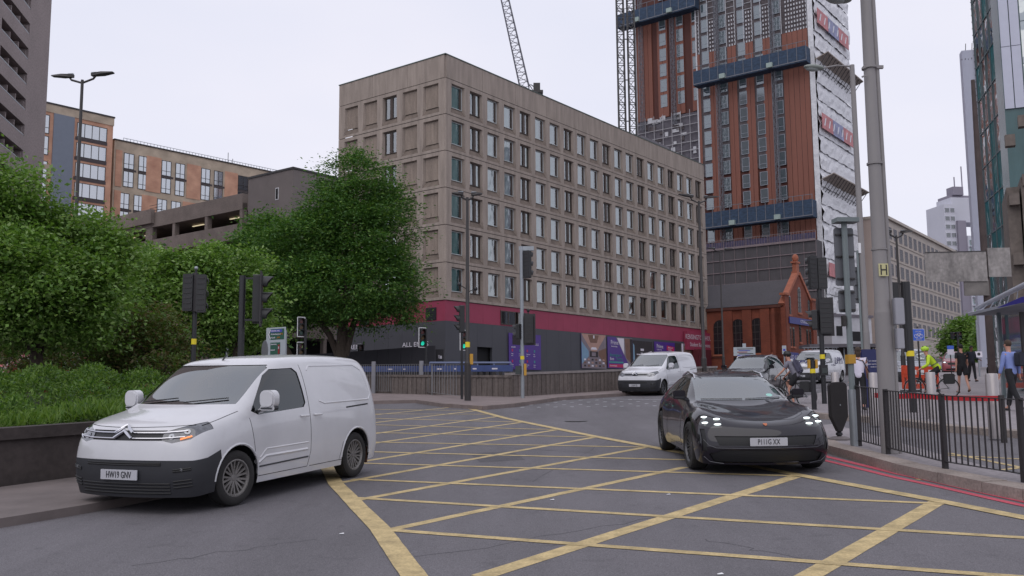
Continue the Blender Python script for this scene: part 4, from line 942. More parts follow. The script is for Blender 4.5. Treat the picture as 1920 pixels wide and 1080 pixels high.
mb = MB(); mb.mat(M('slate_roof', (.055, .05, .058), rough=.7, var=.12, scale=.6, fine=6)).add([(-.3, .45, ze - .1), (-.3, yE, ze - .1), (dep / 2, yE, gz_ - .5), (dep / 2, .45, gz_ - .5), (dep + .3, .45, ze - .1), (dep + .3, yE, ze - .1)], [(0, 1, 2, 3), (4, 5, 2, 3)]); part('roof', mb, HA)
mb = MB(); mb.mat(terra)
for s in (0, 1):
    x0, x1 = (-.25, dep / 2 - .35) if s == 0 else (dep + .25, dep / 2 + .35); mb.bar((x0, .2, ze - .15), (x1, .2, gz_ + .05), .7, .35)
mb.box(dep / 2 - .55, -.1, gz_ - .1, dep / 2 + .55, .6, gz_ + .3); mb.box(dep / 2 - .4, 0, gz_ + .3, dep / 2 + .4, .5, gz_ + 1.3); mb.box(dep / 2 - .6, -.1, gz_ + 1.3, dep / 2 + .6, .6, gz_ + 1.5); part('gable_coping', mb, HA)
mb = MB(); mb.mat(terra).ball((dep / 2, .25, gz_ + 1.9), .38, .38, .5); part('finial', mb, HA, smooth=True)
mb = MB(); mb.mat(redbr)
for s0 in [hy(a) for a in (1374, 1410, 1444, 1466)] + [0]: mb.box(-.22, s0 - .0 if s0 else -.2, 1, 0, s0 + 1.1, ze - .5)
mb.mat(redbr).box(-.2, -.2, 1, 1.0, -.0, ze + .9); mb.box(dep - 1, -.2, 1, dep + .2, 0, ze + .9); mb.mat(terra).box(-.3, -.32, ze + .9, 1.1, .4, ze + 1.15); mb.box(dep - 1.1, -.32, ze + .9, dep + .3, .4, ze + 1.15)
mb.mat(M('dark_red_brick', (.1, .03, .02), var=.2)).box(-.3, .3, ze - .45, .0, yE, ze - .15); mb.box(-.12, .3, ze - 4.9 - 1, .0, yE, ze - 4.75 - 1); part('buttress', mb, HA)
def arch_win(w_, h_, arch=True):
    f = MB(); f.mat(M('hall_window_glass', (.02, .018, .02), rough=.15, var=.1)); n = 8
    top_ = [(w_ / 2 + w_ / 2 * math.cos(math.pi * k / n), h_ - w_ / 2 + (w_ * .5) * math.sin(math.pi * k / n)) for k in range(n + 1)] if arch else [(w_, h_), (0, h_)]
    f.add([(0, -.02, 0), (w_, -.02, 0)] + [(x, -.02, z) for x, z in top_], [tuple(range(2 + len(top_)))])
    f.mat(M('hall_frame', (.07, .055, .055), var=.1))
    for k in range(1, 5): f.box(0, -.05, h_ * k / 5 - .025, w_, -.02, h_ * k / 5 + .025)
    for k in (1, 2): f.box(w_ * k / 3 - .02, -.05, 0, w_ * k / 3 + .02, -.02, h_ - .2)
    f.mat(terra).box(-.15, -.12, -.2, w_ + .15, 0, 0); return f.me('window')
aw = arch_win(1.6, 4.0); aw2 = arch_win(.95, 3.8); gw = arch_win(.65, 2.2); gw2 = arch_win(.9, 3.0); gs = arch_win(.55, 2.2, False)
for px, me, wd_ in ((1350, aw, 1.7), (1384, aw, 1.7), (1420, aw, 1.7), (1455, aw2, 1.0)):
    o = link('window', me, HA); o.matrix_local = Matrix.Translation((-.01, hy(px) + wd_ / 2, ze - 5.5)) @ Matrix.Rotation(R(-90), 4, 'Z')
for x, z, me in ((1.3, ze - 1.2, gw), (dep / 2 - .45, ze - .8, gw2), (dep - 2, ze - 1.2, gw), (1.2, ze - 4.8, gs), (2.2, ze - 4.8, gs), (4.3, ze - 4.2, gs), (6.6, ze - 4.8, gs), (7.6, ze - 4.8, gs)):
    o = link('window', me, HA); o.matrix_local = Matrix.Translation((x, -.02, z))
for px in (1395, 1440):
    f = MB(); f.mat(dark_room).box(-.1, hy(px), 3.8, .01, hy(px) + 1.6, 6.0); part('door', f, HA)
bl = MS('blue_sign', (38, 42, 120), rough=.5, var=.1)
for (x0, x1, z, h_, txt) in ((.6, dep + .1, ze - 2.25, .75, 'CITADEL'), (.5, 2.9, ze - 6.6, 1.1, 'TO LET'), (6.0, 8.4, ze - 6.9, 1.0, 'OFFICES')):
    f = MB(); f.mat(bl).box(x0, -.35, z, x1, -.25, z + h_); o = part('sign_board', f, HA); t_ = MB(); t_.mat(pw); text_mb(t_, txt, h_ * .62, frame(((x0 + x1) / 2, -.36, z + h_ / 2), (1, 0, 0)), 1.3); part('lettering', t_, o)
# ---- pale stone office block at right -----------------------------------------------
Yo = 165; po = at(1657, 403, Yo); cream = M('pale_portland_stone', (.42, .37, .33), rough=.85, var=.08, scale=.4, fine=4); buff = M('buff_render', (.46, .37, .33), rough=.9, var=.05, scale=.2)
OB = thing('office_block', 'long pale stone office block with regular dark windows, right of the wrapped tower', 'building', (po.x, Yo, 0), UAng)
zt = po.z; mb = MB(); mb.mat(cream).box(0, 0, 8.5, 58, 14, zt); mb.mat(M('dark_stone_base', (.09, .078, .085), rough=.6, var=.15)).box(-.1, -.4, 2, 58, 14, 8.5); mb.mat(buff).box(-.15, .0, 3, 0, 14, zt - .05); mb.mat(cream).box(-.3, -.45, zt - .5, 58.3, 14.2, zt)
for k in range(7): mb.box(.2, -.12, zt - 4.45 - 3.35 * k, 58, .0, zt - 4.2 - 3.35 * k)
for q in range(5): mb.box(8 + q * 11, 3, zt, 9 + q * 11, 5, zt + 1.2)
part('wall', mb, OB)
ow = win_cell(2.1, 2.2, 3, frame_m=MS('office_window_frame', (130, 122, 128), var=.05), glass_m=glass('office_glass', (.05, .055, .065), refl=.07, rough=.1, through=.5, solid=True), transom=.65, t=.08); cells = []
for i in range(16):
    for k in range(6): cells.append((ow, 2.2 + i * 3.48, zt - 3.9 - 3.35 * k - .05))
put_windows(OB, cells, Matrix.Translation((0, -.02, 0)))
# ---- far white tower block ------------------------------------------------------------
Yf = 330; pf = at(1783, 370, Yf); FT = thing('high_rise', 'distant white and grey high-rise with roof aerials, above the pale stone office block', 'building', (pf.x, Yf, 0), R(8))
wt = M('white_render', (.52, .52, .58), rough=.7, var=.06, scale=.1); gt = M('grey_panels', (.24, .22, .27), rough=.7, var=.06, scale=.1); tl = M('pale_teal_panel', (.3, .42, .44), var=.1)
zt = pf.z; mb = MB()
mb.mat(wt).box(-4.3, -2, 0, 0, 9, zt - 3); mb.mat(gt).box(0, -3, 0, 3.2, 9, zt - 9); mb.mat(wt).box(0, 0, zt - 9, 16, 9, zt); mb.mat(wt).box(3.2, -3.5, 0, 18, 9, zt - 14.5)
part('wall', mb, FT)
f1 = win_cell(1.8, 1.7, 1, glass_m=gl_flat, transom=0, t=.12, frame_m=wt); f2 = win_cell(2.3, 2.0, 1, glass_m=gl_flat, transom=0, t=.15, frame_m=tl); 
cells = [(f1, -4.1 + 2.05 * i, zt - 6 - 3 * k) for k in range(13) for i in range(2)]
put_windows(FT, cells, Matrix.Translation((0, -2.05, 0)))
cells = [(f2, 3.7 + 2.9 * i, zt - 18 - 3 * k) for k in range(12) for i in range(4)]
put_windows(FT, cells, Matrix.Translation((0, -3.55, 0)))
mb = MB(); mb.mat(wt)
for k in range(14): mb.box(3.4, -4.6, zt - 18.6 - 3 * k, 17.5, -3.5, zt - 18.3 - 3 * k)
part('balcony', mb, FT); mb = MB(); mb.mat(gt)
mb.box(0, 1, zt, 12, 8, zt + 1); mb.bar((3, 2, zt + 1), (3, 2, zt + 8), .3); mb.bar((6, 2, zt + 1), (6, 2, zt + 12), .3); mb.bar((9, 2, zt), (9, 2, zt + 5), .25); mb.box(1, 0, zt + 1, 5, 4, zt + 4); part('roof_aerials', mb, FT)
# ---- glass towers along the right edge ---------------------------------------------------
SA_ = R(90) - R(15.4); SU = (math.sin(R(15.4)), math.cos(R(15.4)))
teal_gl = glass('teal_curtain_glass', (.06, .30, .32), refl=.10, rough=.06, through=.5, solid=True, wav=.5); mirror_gl = glass('rippled_curtain_glass', (.3, .38, .42), refl=.35, rough=.1, through=.4, wav=1.0, solid=True)
def glass_tower(name, label, px_near, Y, length, depth, H, gm, mul, sx=1.6, sz=3.2, top_px=None):
    p0 = at(px_near, 400, Y); r = thing(name, label, 'building', (p0.x, Y, 0), SA_)
    b = MB(); b.mat(M('tower_core', (.05, .09, .095), rough=.8, var=.5, scale=.6)).box(.3, -depth, 0, length - .3, -.5, H - .2); part('core', b, r)
    g_ = MB(); g_.mat(gm); n = max(1, int(length / sx)); k = int(H / sz)
    for i in range(n):
        for j in range(k):
            s0, s1 = length * i / n, length * (i + 1) / n; dz = random.Random(i * 99 + j).uniform(-.02, .02); g_.quad((s0, dz, sz * j), (s1, -dz, sz * j), (s1, dz, sz * (j + 1)), (s0, 0, sz * (j + 1)))
    nf = max(1, int(depth / sx))
    for i in range(nf):
        for j in range(k):
            y0, y1 = -depth * i / nf, -depth * (i + 1) / nf; g_.quad((0, y0, sz * j), (0, y1, sz * j), (0, y1, sz * (j + 1)), (0, y0, sz * (j + 1)))
    part('curtain_wall', g_, r)
    f = MB(); f.mat(mul)
    for i in range(n + 1): s = length * i / n; f.box(s - .05, 0, 0, s + .05, .09, H)
    for i in range(nf + 1): y = -depth * i / nf; f.box(-.09, y - .05, 0, 0, y + .05, H)
    for j in range(k + 1): f.box(0, -.0, sz * j - .04, length, .06, sz * j + .04); f.box(-.06, -depth, sz * j - .04, 0, 0, sz * j + .04)
    part('mullions', f, r); return r
mul_d = MS('grey_green_mullion', (96, 108, 112), rough=.4, var=.05); mul_p = MS('pale_panel', (178, 180, 195), rough=.4, var=.04, metal=.1)
GT = glass_tower('glass_tower', 'teal glass curtain-walled tower cut off by the top right of the picture', 1888, 78, 7.7, 2.0, 62, teal_gl, mul_d)
# slim pale fin tower in front of it
pz = at(1815, 95, 92); pL = MB(); pL.mat(mul_p).box(0, -1.2, 0, 1.1, 0, pz.z); pL.mat(MS('dark_riser', (60, 48, 50), var=.2)).box(-.25, -1.75, 0, .25, -1.2, pz.z + .4); pL.mat(mul_d).box(0, -2.6, 0, .6, -1.75, pz.z - .5)
for k in range(60): pL.mat(dark_metal).box(-.1, -1.5, k * .7, -.0, -1.1, k * .7 + .08)
for q in range(5): pL.bar((0, -.3 * q, pz.z - 1), (.3, -.3 * q - .2, pz.z + .8 * (q % 2)), .06)
single('service_shaft', pL, 'slim pale metal shaft with a dark riser pipe, left of the teal glass tower', 'tower', loc=(at(1816, 300, 92).x, 92, 0), rz=SA_)
pp_ = at(1891, 300, 62); PT = thing('panel_tower', 'pale metal-panelled tower face with rippled mirror glass at the right edge', 'building', (pp_.x, 62, 0), R(90) - R(22))
mb = MB(); mb.mat(mul_p)
for i in range(2):
    for k in range(9): mb.box(0, -.62 * (i + 1) + .03, 20.9 + 4.4 * k, .2, -.62 * i - .03, 20.9 + 4.4 * (k + 1) - .04)
part('metal_panel', mb, PT); mb = MB(); mb.mat(M('teal_panel_glass', (.05, .105, .11), rough=.25, var=.35, scale=.5, stretch=(1, 1, .3))).box(.15, -7, 12, 4, 0, 60); part('core', mb, PT)
mb = MB(); mb.mat(mirror_gl)
for i in range(4):
    for k in range(16): mb.quad((.1, -1.3 - i * 1.2, 12 + 3 * k), (.1, -2.45 - i * 1.2, 12 + 3 * k), (.1, -2.45 - i * 1.2, 14.95 + 3 * k), (.1, -1.3 - i * 1.2, 14.95 + 3 * k))
part('curtain_wall', mb, PT)
# brown stone-ribbed building low at the right edge
pb_ = at(1896, 500, 40); stone = M('brown_ribbed_stone', (.14, .115, .10), rough=.8, var=.3, scale=.6, fine=5)
BR = thing('ribbed_building', 'brown stone building with vertical ribs behind the shelter at the right edge', 'building', (pb_.x, 40, 0), R(90) - R(25))
zt = at(1896, 352, 40).z; mb = MB(); mb.mat(stone)
for i in range(9):
    mb.box(-.3 if i % 2 else 0, -.55 * (i + 1) + .04, 3, 4, -.55 * i - .02, zt + i * .34)
    for k in range(4): mb.box(-.42, -.55 * (i + 1) + .08, 4.5 + k * 2.6 + (i % 3) * .8, 0, -.55 * i - .08, 5.0 + k * 2.6 + (i % 3) * .8)
part('wall', mb, BR)
# ================================================================== STREET FURNITURE
def base_pt(px, py, h=.13): p = gnd(px, py, h); return Vector((p.x, p.y, gz(p.x, p.y) + h))
def depth_pt(px, Y, h=.13, pyref=720): x = at(px, pyref, Y).x; return Vector((x, Y, gz(x, Y) + h))
# ---- lamp columns
def lamp(label, p, top_z, span, yaw, r=.085, rise=.35, group='twin-headed street lamps', head=.75, mat=None):
    mat = mat or dark_metal
    r_ = thing('street_lamp', label, 'street lamp', p, yaw, group); h = top_z - p.z
    mb = MB(); mb.mat(mat).tube([(0, 0, 0), (0, 0, 1.4)], r * 1.45, 12); mb.tube([(0, 0, 1.4), (0, 0, 1.5), (0, 0, h)], [r * 1.4, r, r * .62], 12); part('column', mb, r_, smooth=True)
    for s in (-1, 1):
        a = MB(); a.mat(mat).tube([(0, 0, h - .12), (s * span * .18, 0, h - .05 + rise * .2), (s * (span / 2 - head * .8), 0, h + rise * .45)], .04, 8); part('arm', a, r_, smooth=True)
        hd = MB(); x0 = s * (span / 2 - head); x1 = s * span / 2; z0 = h + rise * .42; z1 = h + rise * .62
        hd.mat(mat).add([(x0, -.07, z0 - .03), (x0, .07, z0 - .03), (x1, .1, z1 - .02), (x1, -.1, z1 - .02), (x0, -.08, z0 + .08), (x0, .08, z0 + .08), (x1, .07, z1 + .02), (x1, -.07, z1 + .02), ((x0 + x1) / 2, -.16, (z0 + z1) / 2 - .03), ((x0 + x1) / 2, .16, (z0 + z1) / 2 - .03), ((x0 + x1) / 2, -.13, (z0 + z1) / 2 + .06), ((x0 + x1) / 2, .13, (z0 + z1) / 2 + .06)],
                        [(0, 1, 9, 8), (8, 9, 2, 3), (4, 10, 11, 5), (10, 7, 6, 11), (0, 8, 10, 4), (8, 3, 7, 10), (1, 5, 11, 9), (9, 11, 6, 2), (0, 4, 5, 1), (3, 2, 6, 7)])
        hd.mat(steel_grey).box(min(x0, x0 + s * .2), -.05, z0 + .07, max(x0, x0 + s * .2), .05, z0 + .12); o = part('lamp_head', hd, r_)
    return r_
p = depth_pt(128, 33.6); l1 = lamp('dark twin-headed street lamp rising out of the left tree', p, at(131, 150, 33.6).z, 2.45, R(-8), .085, head=.85)
p = base_pt(877, 751); t1 = at(876, 370, p.y).z; l2 = lamp('dark twin-headed street lamp in front of the near corner of the concrete block', p, t1, 1.15, R(10), .085, rise=.25, head=.42)
mb = MB(); mb.mat(yellow_tape).lathe([(.075, 2.0), (.09, 2.0), (.09, 2.2), (.075, 2.2)], 12); part('reflective_band', mb, l2)
mb = MB(); mb.mat(M('amber_box', (.5, .27, .03), rough=.5)).box(.07, -.08, 1.35, .2, .08, 1.75); part('push_button_box', mb, l2, bev=.01)
mb = MB(); mb.mat(black_paint); mb.bar((0, 0, 4.2), (-.3, -.1, 4.35), .03); mb.ball((-.32, -.1, 4.38), .08); mb.bar((0, 0, 4.1), (.28, -.1, 4.2), .03); mb.ball((.3, -.1, 4.22), .08); part('camera_unit', mb, l2)
p = depth_pt(1321, 50); lamp('dark twin-headed street lamp in front of the right end of the concrete block', p, at(1315, 377, 50).z, 2.4, R(18), .1, rise=.5, head=.85)
p = depth_pt(1358, 75); lamp('thin distant twin-headed street lamp in front of the brick hall', p, at(1356, 470, 75).z, 2.3, R(16), .08, rise=.3, head=.7)
p = depth_pt(1696, 45); lamp('dark twin-headed street lamp in front of the pale stone office block', p, at(1691, 442, 45).z, 1.75, R(12), .08, rise=.4, head=.6)
# ---- grey columns with cobra lamps on the right
polegrey = M('grey_column_paint', (.235, .22, .22), rough=.55, var=.12, scale=1.2, stretch=(1, 1, .3))
def cobra(label, p, hz, r0, r1, arm_to, extra=None, headlen=.65, group='grey columns with a single oval lamp'):
    r_ = thing('street_lamp', label, 'street lamp', p, 0, group); mb = MB(); mb.mat(polegrey).tube([(0, 0, 0), (0, 0, 2.2)], r0 * 1.12, 20); mb.tube([(0, 0, 2.2), (0, 0, 2.3), (0, 0, hz)], [r0 * 1.12, r0, r1], 20); part('column', mb, r_, smooth=True)
    a = Vector(arm_to) - Vector(p); mb = MB(); mb.mat(polegrey).tube([(0, 0, hz - .05), (a.x * .5, a.y * .5, hz + (a.z - hz) * .45 + .03), (a.x, a.y, a.z)], .028, 8); part('arm', mb, r_, smooth=True)
    d = Vector((a.x, a.y, 0)).normalized(); mb = MB(); mb.mat(M('lamp_casing', (.20, .22, .20), rough=.4, var=.1)); mb.T = Matrix.Translation(a + d * headlen * .4) @ Matrix.Rotation(math.atan2(d.y, d.x), 4, 'Z')
    mb.ball((0, 0, .0), headlen * .5, headlen * .22, headlen * .13, 20, 10); mb.mat(M('lamp_lens', (.3, .33, .32), rough=.2, var=.05)).ball((headlen * .08, 0, -headlen * .06), headlen * .34, headlen * .17, headlen * .12, 16, 8); part('lamp_head', mb, r_, smooth=True); return r_
p = base_pt(1669, 850, .13); hz = at(1630, -40, p.y).z - p.z
bp = cobra('thick grey steel column with an oval lamp, standing among the near railings', p, hz, .115, .085, at(1590, 0, p.y - .2), headlen=.62)
mb = MB(); mb.mat(polegrey).tube([(.15, -.02, 0), (.133, -.02, 2.4), (.105, -.02, hz)], .036, 10)
for z in (1.55, 1.95, 3.2, 4.6, 6.2): mb.lathe([(.10, z), (.124, z), (.124, z + .03), (.10, z + .03)], 20)
part('conduit', mb, bp, smooth=True)
mb = MB(); mb.mat(MS('pale_grey_cabinet', (150, 150, 158), rough=.5, var=.06)).box(.13, -.17, 2.0, .28, -.06, 2.42); mb.box(.14, -.16, 1.62, .26, -.06, 1.94); part('cabinet', mb, bp, bev=.01)
z = at(1662, 508, p.y).z - p.z; mb = MB(); mb.mat(MS('cream_yellow_plate', (190, 185, 140), var=.08)).box(-.08, -.145, z - .10, .07, -.13, z + .10); mb.mat(black_paint); mb.box(-.055, -.15, z - .08, -.037, -.145, z + .08); mb.box(.03, -.15, z - .08, .048, -.145, z + .08); mb.box(-.037, -.15, z - .01, .03, -.145, z + .01); o = part('hydrant_plate', mb, bp)
mb = MB(); mb.mat(polegrey).bar((-.12, -.05, at(1640, 128, p.y).z - p.z), (.2, -.05, at(1640, 128, p.y).z - p.z), .05); mb.bar((-.1, -.1, at(1640, 145, p.y).z - p.z), (-.17, -.1, at(1640, 148, p.y).z - p.z), .025); part('bracket', mb, bp)
p = base_pt(1630, 757, .13); cobra('slimmer grey column with an oval lamp, behind the backs of the road signs', p, at(1592, 122, p.y).z - p.z, .10, .075, at(1541, 128, p.y - .3), headlen=.72)

# ---- traffic signals
housing = M('signal_housing', (.02, .02, .022), rough=.5, var=.12, scale=6); housing2 = M('signal_back', (.028, .024, .027), rough=.55, var=.12, scale=5)
lens = {'r': M('lens_red_off', (.10, .01, .01), rough=.25, var=0), 'a': M('lens_amber_off', (.12, .06, .01), rough=.25, var=0), 'g': M('lens_green_off', (.01, .06, .04), rough=.25, var=0), 'on': M('lens_green_lit', (.02, .75, .5), var=0, emit=.55)}
def signal_head(parent, loc, yaw, h=1.0, wd=.3, dp=.16, lit=None, border=False, board=False, n=3, name='signal_head', visor=True):
    """front faces local -y after rotation"""
    T = Matrix.Translation(loc) @ Matrix.Rotation(yaw, 4, 'Z')
    mb = MB(); mb.T = T; mb.mat(housing).rbox(-wd / 2, 0, -h / 2, wd / 2, dp, h / 2, .03)
    for k in range(7): mb.mat(housing2).box(-wd / 2 + .03, dp, -h / 2 + .05 + k * h / 7.2, wd / 2 - .03, dp + .012, -h / 2 + .08 + k * h / 7.2)
    if board or border: mb.mat(housing2).box(-wd / 2 - .08, .02, -h / 2 - .07, wd / 2 + .08, .05, h / 2 + .07)
    o = part(name, mb, parent)
    if border:
        m = MB(); m.T = T; m.mat(white_paint); W_, H_ = wd / 2 + .09, h / 2 + .08
        m.box(-W_, .0, H_ - .035, W_, .02, H_); m.box(-W_, .0, -H_, W_, .02, -H_ + .035); m.box(-W_, .0, -H_, -W_ + .035, .02, H_); m.box(W_ - .035, .0, -H_, W_, .02, H_); part('border', m, o)
    for k in range(n):
        z = h / 2 - h * (k + .5) / n; key = 'rag'[k] if n == 3 else 'rg'[k]
        if lit is not None and k == lit: key = 'on'
        m = MB(); m.T = T; m.mat(lens[key]).lathe([(0, -.012), (h / n * .36, -.006), (h / n * .37, .0)], 16, 'y', (0, 0, z)); part('lens', m, o, smooth=True)
        if visor:
            m = MB(); m.T = T; m.mat(housing); R_ = h / n * .41; vs = []; q = 12
            for j in range(q + 1):
                an = R(-25) + (math.pi + R(50)) * j / q
                for rr in (R_, R_ + .008):
                    vs.append((rr * math.cos(an), 0, z + rr * math.sin(an))); vs.append((rr * math.cos(an), -.2 * (.35 + .65 * max(0, math.sin(an))) - .02, z + rr * math.sin(an)))
            fs = []
            for j in range(q):
                a = 4 * j; b = a + 4; fs += [(a, a + 1, b + 1, b), (a + 2, b + 2, b + 3, a + 3), (a + 1, a + 3, b + 3, b + 1)]
            m.add(vs, fs); part('visor', m, o, smooth=True)
    return o
def sig_pole(label, p, H, r=.057, mat=black_paint, band=None, name='traffic_signal', cap=False, group=None):
    r_ = thing(name, label, 'traffic light', p, 0, group); mb = MB(); mb.mat(mat).tube([(0, 0, -.1), (0, 0, H)], r, 14)
    if cap: mb.ball((0, 0, H + .03), r * 1.1)
    part('pole', mb, r_, smooth=True)
    if band: m = MB(); m.mat(yellow_tape).lathe([(r, band), (r + .006, band), (r + .006, band + .14), (r, band + .14)], 14); part('reflective_band', m, r_)
    return r_
def Zof(px, py, p): return at(px, py, p.y).z - p.z
# 1: pole with two heads seen from behind
p = depth_pt(361, 23); a = sig_pole('black traffic signal with two heads seen from behind, in front of the mid green tree', p, Zof(360, 512, p), band=Zof(360, 646, p))
signal_head(a, (-.13, .02, Zof(350, 549, p)), R(180 - 8), h=.92, wd=.26); signal_head(a, (.16, .02, Zof(370, 551, p)), R(180 + 6), h=.94, wd=.22)
m = MB(); m.mat(housing2).box(-.06, -.1, Zof(358, 585, p), .06, .0, Zof(358, 512, p)); part('cable_box', m, a, bev=.01); m = MB(); m.mat(black_paint).tube([(0, 0, Zof(360, 512, p)), (0, 0, Zof(360, 506, p))], .03, 8); m.mat(steel_grey).ball((0, 0, Zof(360, 503, p)), .05); part('detector', m, a)
# 2: big side-on head
p = depth_pt(450, 20); a = sig_pole('black traffic signal with one large head side-on, its visors pointing right', p, Zof(450, 517, p), r=.068)
signal_head(a, (.44, .0, Zof(486, 561, p)), R(90 + 12), h=1.04, wd=.32, dp=.2, board=True); m = MB(); m.mat(black_paint).bar((0, 0, Zof(450, 522, p)), (.42, 0, Zof(450, 522, p)), .04); m.bar((0, 0, Zof(450, 600, p)), (.42, 0, Zof(450, 600, p)), .04); part('bracket', m, a)
# 3: pole with two bordered heads further back
p = depth_pt(571, 50); a = sig_pole('distant black traffic signal with two white-bordered heads left of the big tree trunks', p, Zof(571, 598, p), r=.07, group='white-bordered traffic signals')
for py in (613, 660): signal_head(a, (-.22, -.05, Zof(563, py, p)), R(32), h=.92, wd=.26, border=True)
# 4: by the side entrance
p = depth_pt(799, 50); a = sig_pole('distant white-bordered traffic signal lit green in front of the dark hoarding', p, Zof(799, 616, p), r=.05, group='white-bordered traffic signals')
signal_head(a, (-.2, -.05, Zof(789, 633, p)), R(30), h=.92, wd=.26, border=True, lit=2)
p = depth_pt(681, 60); a = sig_pole('small far white-bordered traffic signal between the tree trunks and the dark hoarding', p, Zof(681, 642, p), r=.05, group='white-bordered traffic signals')
signal_head(a, (-.2, -.05, Zof(673, 660, p)), R(30), h=.9, wd=.26, border=True)
# 5: head on the lamp column side, and a lit one further behind
p = base_pt(866, 748); a = sig_pole('tall black traffic signal side-on beside the central lamp column, visors pointing left', p, Zof(866, 575, p), r=.05)
signal_head(a, (-.1, .05, Zof(861, 598, p)), R(-80), h=1.08, wd=.28, dp=.2)
p = depth_pt(878, 48); a = sig_pole('white-bordered traffic signal lit green just behind the central lamp column', p, Zof(878, 620, p), r=.05, group='white-bordered traffic signals')
signal_head(a, (-.22, -.05, Zof(869, 638, p)), R(25), h=.9, wd=.26, border=True, lit=2)
# 6: grey pole with high and low heads
p = base_pt(980, 746); a = sig_pole('grey pole with one high and two low signal heads beside the parapet wall corner', p, Zof(978, 462, p), r=.075, mat=steel_grey, band=Zof(980, 674, p))
signal_head(a, (.28, .0, Zof(990, 496, p)), R(180 - 40), h=1.1, wd=.3, board=False); signal_head(a, (.3, .0, Zof(991, 618, p)), R(180 - 10), h=1.1, wd=.32, board=True); signal_head(a, (-.18, .0, Zof(970, 622, p)), R(180 + 60), h=.6, wd=.3, n=2)
m = MB(); m.mat(MS('control_box', (60, 66, 66), var=.2)).box(-.28, -.12, Zof(980, 702, p), -.06, .05, Zof(980, 686, p)); m.mat(M('amber_box', (.5, .27, .03))).box(.06, -.1, Zof(980, 704, p), .16, .04, Zof(980, 682, p)); part('push_button_box', m, a)
m = MB(); m.mat(steel_grey).box(-.1, -.05, Zof(978, 470, p), .5, .1, Zof(978, 462, p)); m.bar((0, 0, Zof(978, 520, p)), (.25, 0, Zof(978, 520, p)), .05); part('bracket', m, a); m = MB(); m.mat(black_paint).bar((.25, 0, Zof(990, 592, p)), (.25, 0, Zof(990, 585, p)), .05); m.ball((.25, 0, Zof(990, 582, p)), .07); part('detector', m, a)
# 7: right-hand pole
p = base_pt(1546, 757); a = sig_pole('tall dark traffic signal with heads seen from behind, right of the lettered white van', p, Zof(1542, 484, p), r=.075, band=Zof(1545, 673, p))
signal_head(a, (-.22, .03, Zof(1531, 511, p)), R(180 + 15), h=1.06, wd=.24); signal_head(a, (.12, .03, Zof(1546, 513, p)), R(180 - 10), h=1.0, wd=.26); signal_head(a, (.14, .0, Zof(1547, 594, p)), R(180 - 8), h=1.08, wd=.36, board=True); signal_head(a, (-.26, .0, Zof(1528, 600, p)), R(180 + 65), h=.62, wd=.3, n=2)
m = MB(); m.mat(housing).box(-.1, -.12, Zof(1545, 704, p), .12, .08, Zof(1545, 684, p)); m.mat(MS('control_box', (60, 66, 66), var=.2)).box(-.07, -.13, Zof(1545, 700, p), .09, -.12, Zof(1545, 690, p)); part('push_button_box', m, a)
# 8: short push-button post
p = base_pt(1527, 768); r8 = thing('push_button_post', 'short black crossing post with a yellow band, in front of the tall dark signal', 'post', p); m = MB(); m.mat(black_paint).tube([(0, 0, -.1), (0, 0, 1.38)], .07, 14); part('post', m, r8, smooth=True)
m = MB(); m.mat(yellow_tape).lathe([(.07, 1.02), (.077, 1.02), (.077, 1.14), (.07, 1.14)], 14); part('reflective_band', m, r8); m = MB(); m.mat(M('amber_box', (.5, .27, .03))).box(-.13, -.06, 1.15, -.07, .06, 1.4); m.box(.07, -.06, 1.15, .14, .06, 1.4); part('push_button_box', m, r8, bev=.01)
# 9: side-on slab heads
p = base_pt(1713, 773); a = sig_pole('black traffic signal with two slab-thin heads, by the orange barriers', p, Zof(1702, 530, p), r=.095, band=Zof(1708, 668, p))
m = MB(); m.mat(housing).box(-.12, -.05, Zof(1702, 660, p), .08, .1, Zof(1702, 528, p)); part('signal_head', m, a, bev=.012); m = MB(); m.mat(housing).box(-.37, .0, Zof(1681, 593, p), -.22, .14, Zof(1681, 529, p)); part('signal_head', m, a, bev=.012)
m = MB(); m.mat(black_paint).bar((-.3, .05, Zof(1690, 532, p)), (0, .05, Zof(1690, 532, p)), .03); part('bracket', m, a)
# far one beyond the pedestrians
p = depth_pt(1801, 62); a = sig_pole('far black traffic signal above the head of the pedestrian in the dark T-shirt', p, Zof(1801, 622, p), r=.07); signal_head(a, (.15, 0, Zof(1805, 629, p)), 0, h=.5, wd=.25, n=2); signal_head(a, (-.25, 0, Zof(1793, 629, p)), R(20), h=.45, wd=.25, n=2)

# ---- road-sign backs on grey posts beside the railings
gpost = M('grey_green_post', (.17, .20, .205), rough=.5, var=.1); sback = M('sign_back_grey', (.125, .13, .145), rough=.5, var=.08, scale=1)
def sign_back(parent, x0, x1, z0, z1, y=-.06, rails=(.12, .5, .88)):
    m = MB(); m.mat(sback).rbox(x0, y - .02, z0, x1, y, z1, .04); m.mat(dark_metal)
    for r_ in rails: z = z0 + (z1 - z0) * r_; m.box(x0 + .02, y - .05, z - .015, x1 - .02, y - .02, z + .015)
    return part('sign_panel', m, parent)
p = base_pt(1603, 836); a = thing('sign_post', 'grey-green post with a tall sign panel seen from behind, at the end of the railings', 'sign', p, R(4)); s = p.y / F
m = MB(); m.mat(gpost).tube([(0, 0, -.1), (0, 0, Zof(1592, 415, p))], .05, 14); part('pole', m, a, smooth=True); m = MB(); m.mat(gpost).rbox(-.18, -.15, Zof(1592, 418, p), .22, .12, Zof(1592, 410, p), .02, 'z'); part('cap_plate', m, a)
sign_back(a, -.16, .19, Zof(1592, 535, p), Zof(1592, 426, p), y=.09); sign_back(a, -.13, .17, Zof(1592, 585, p), Zof(1592, 543, p), y=.09, rails=(.1, .9))
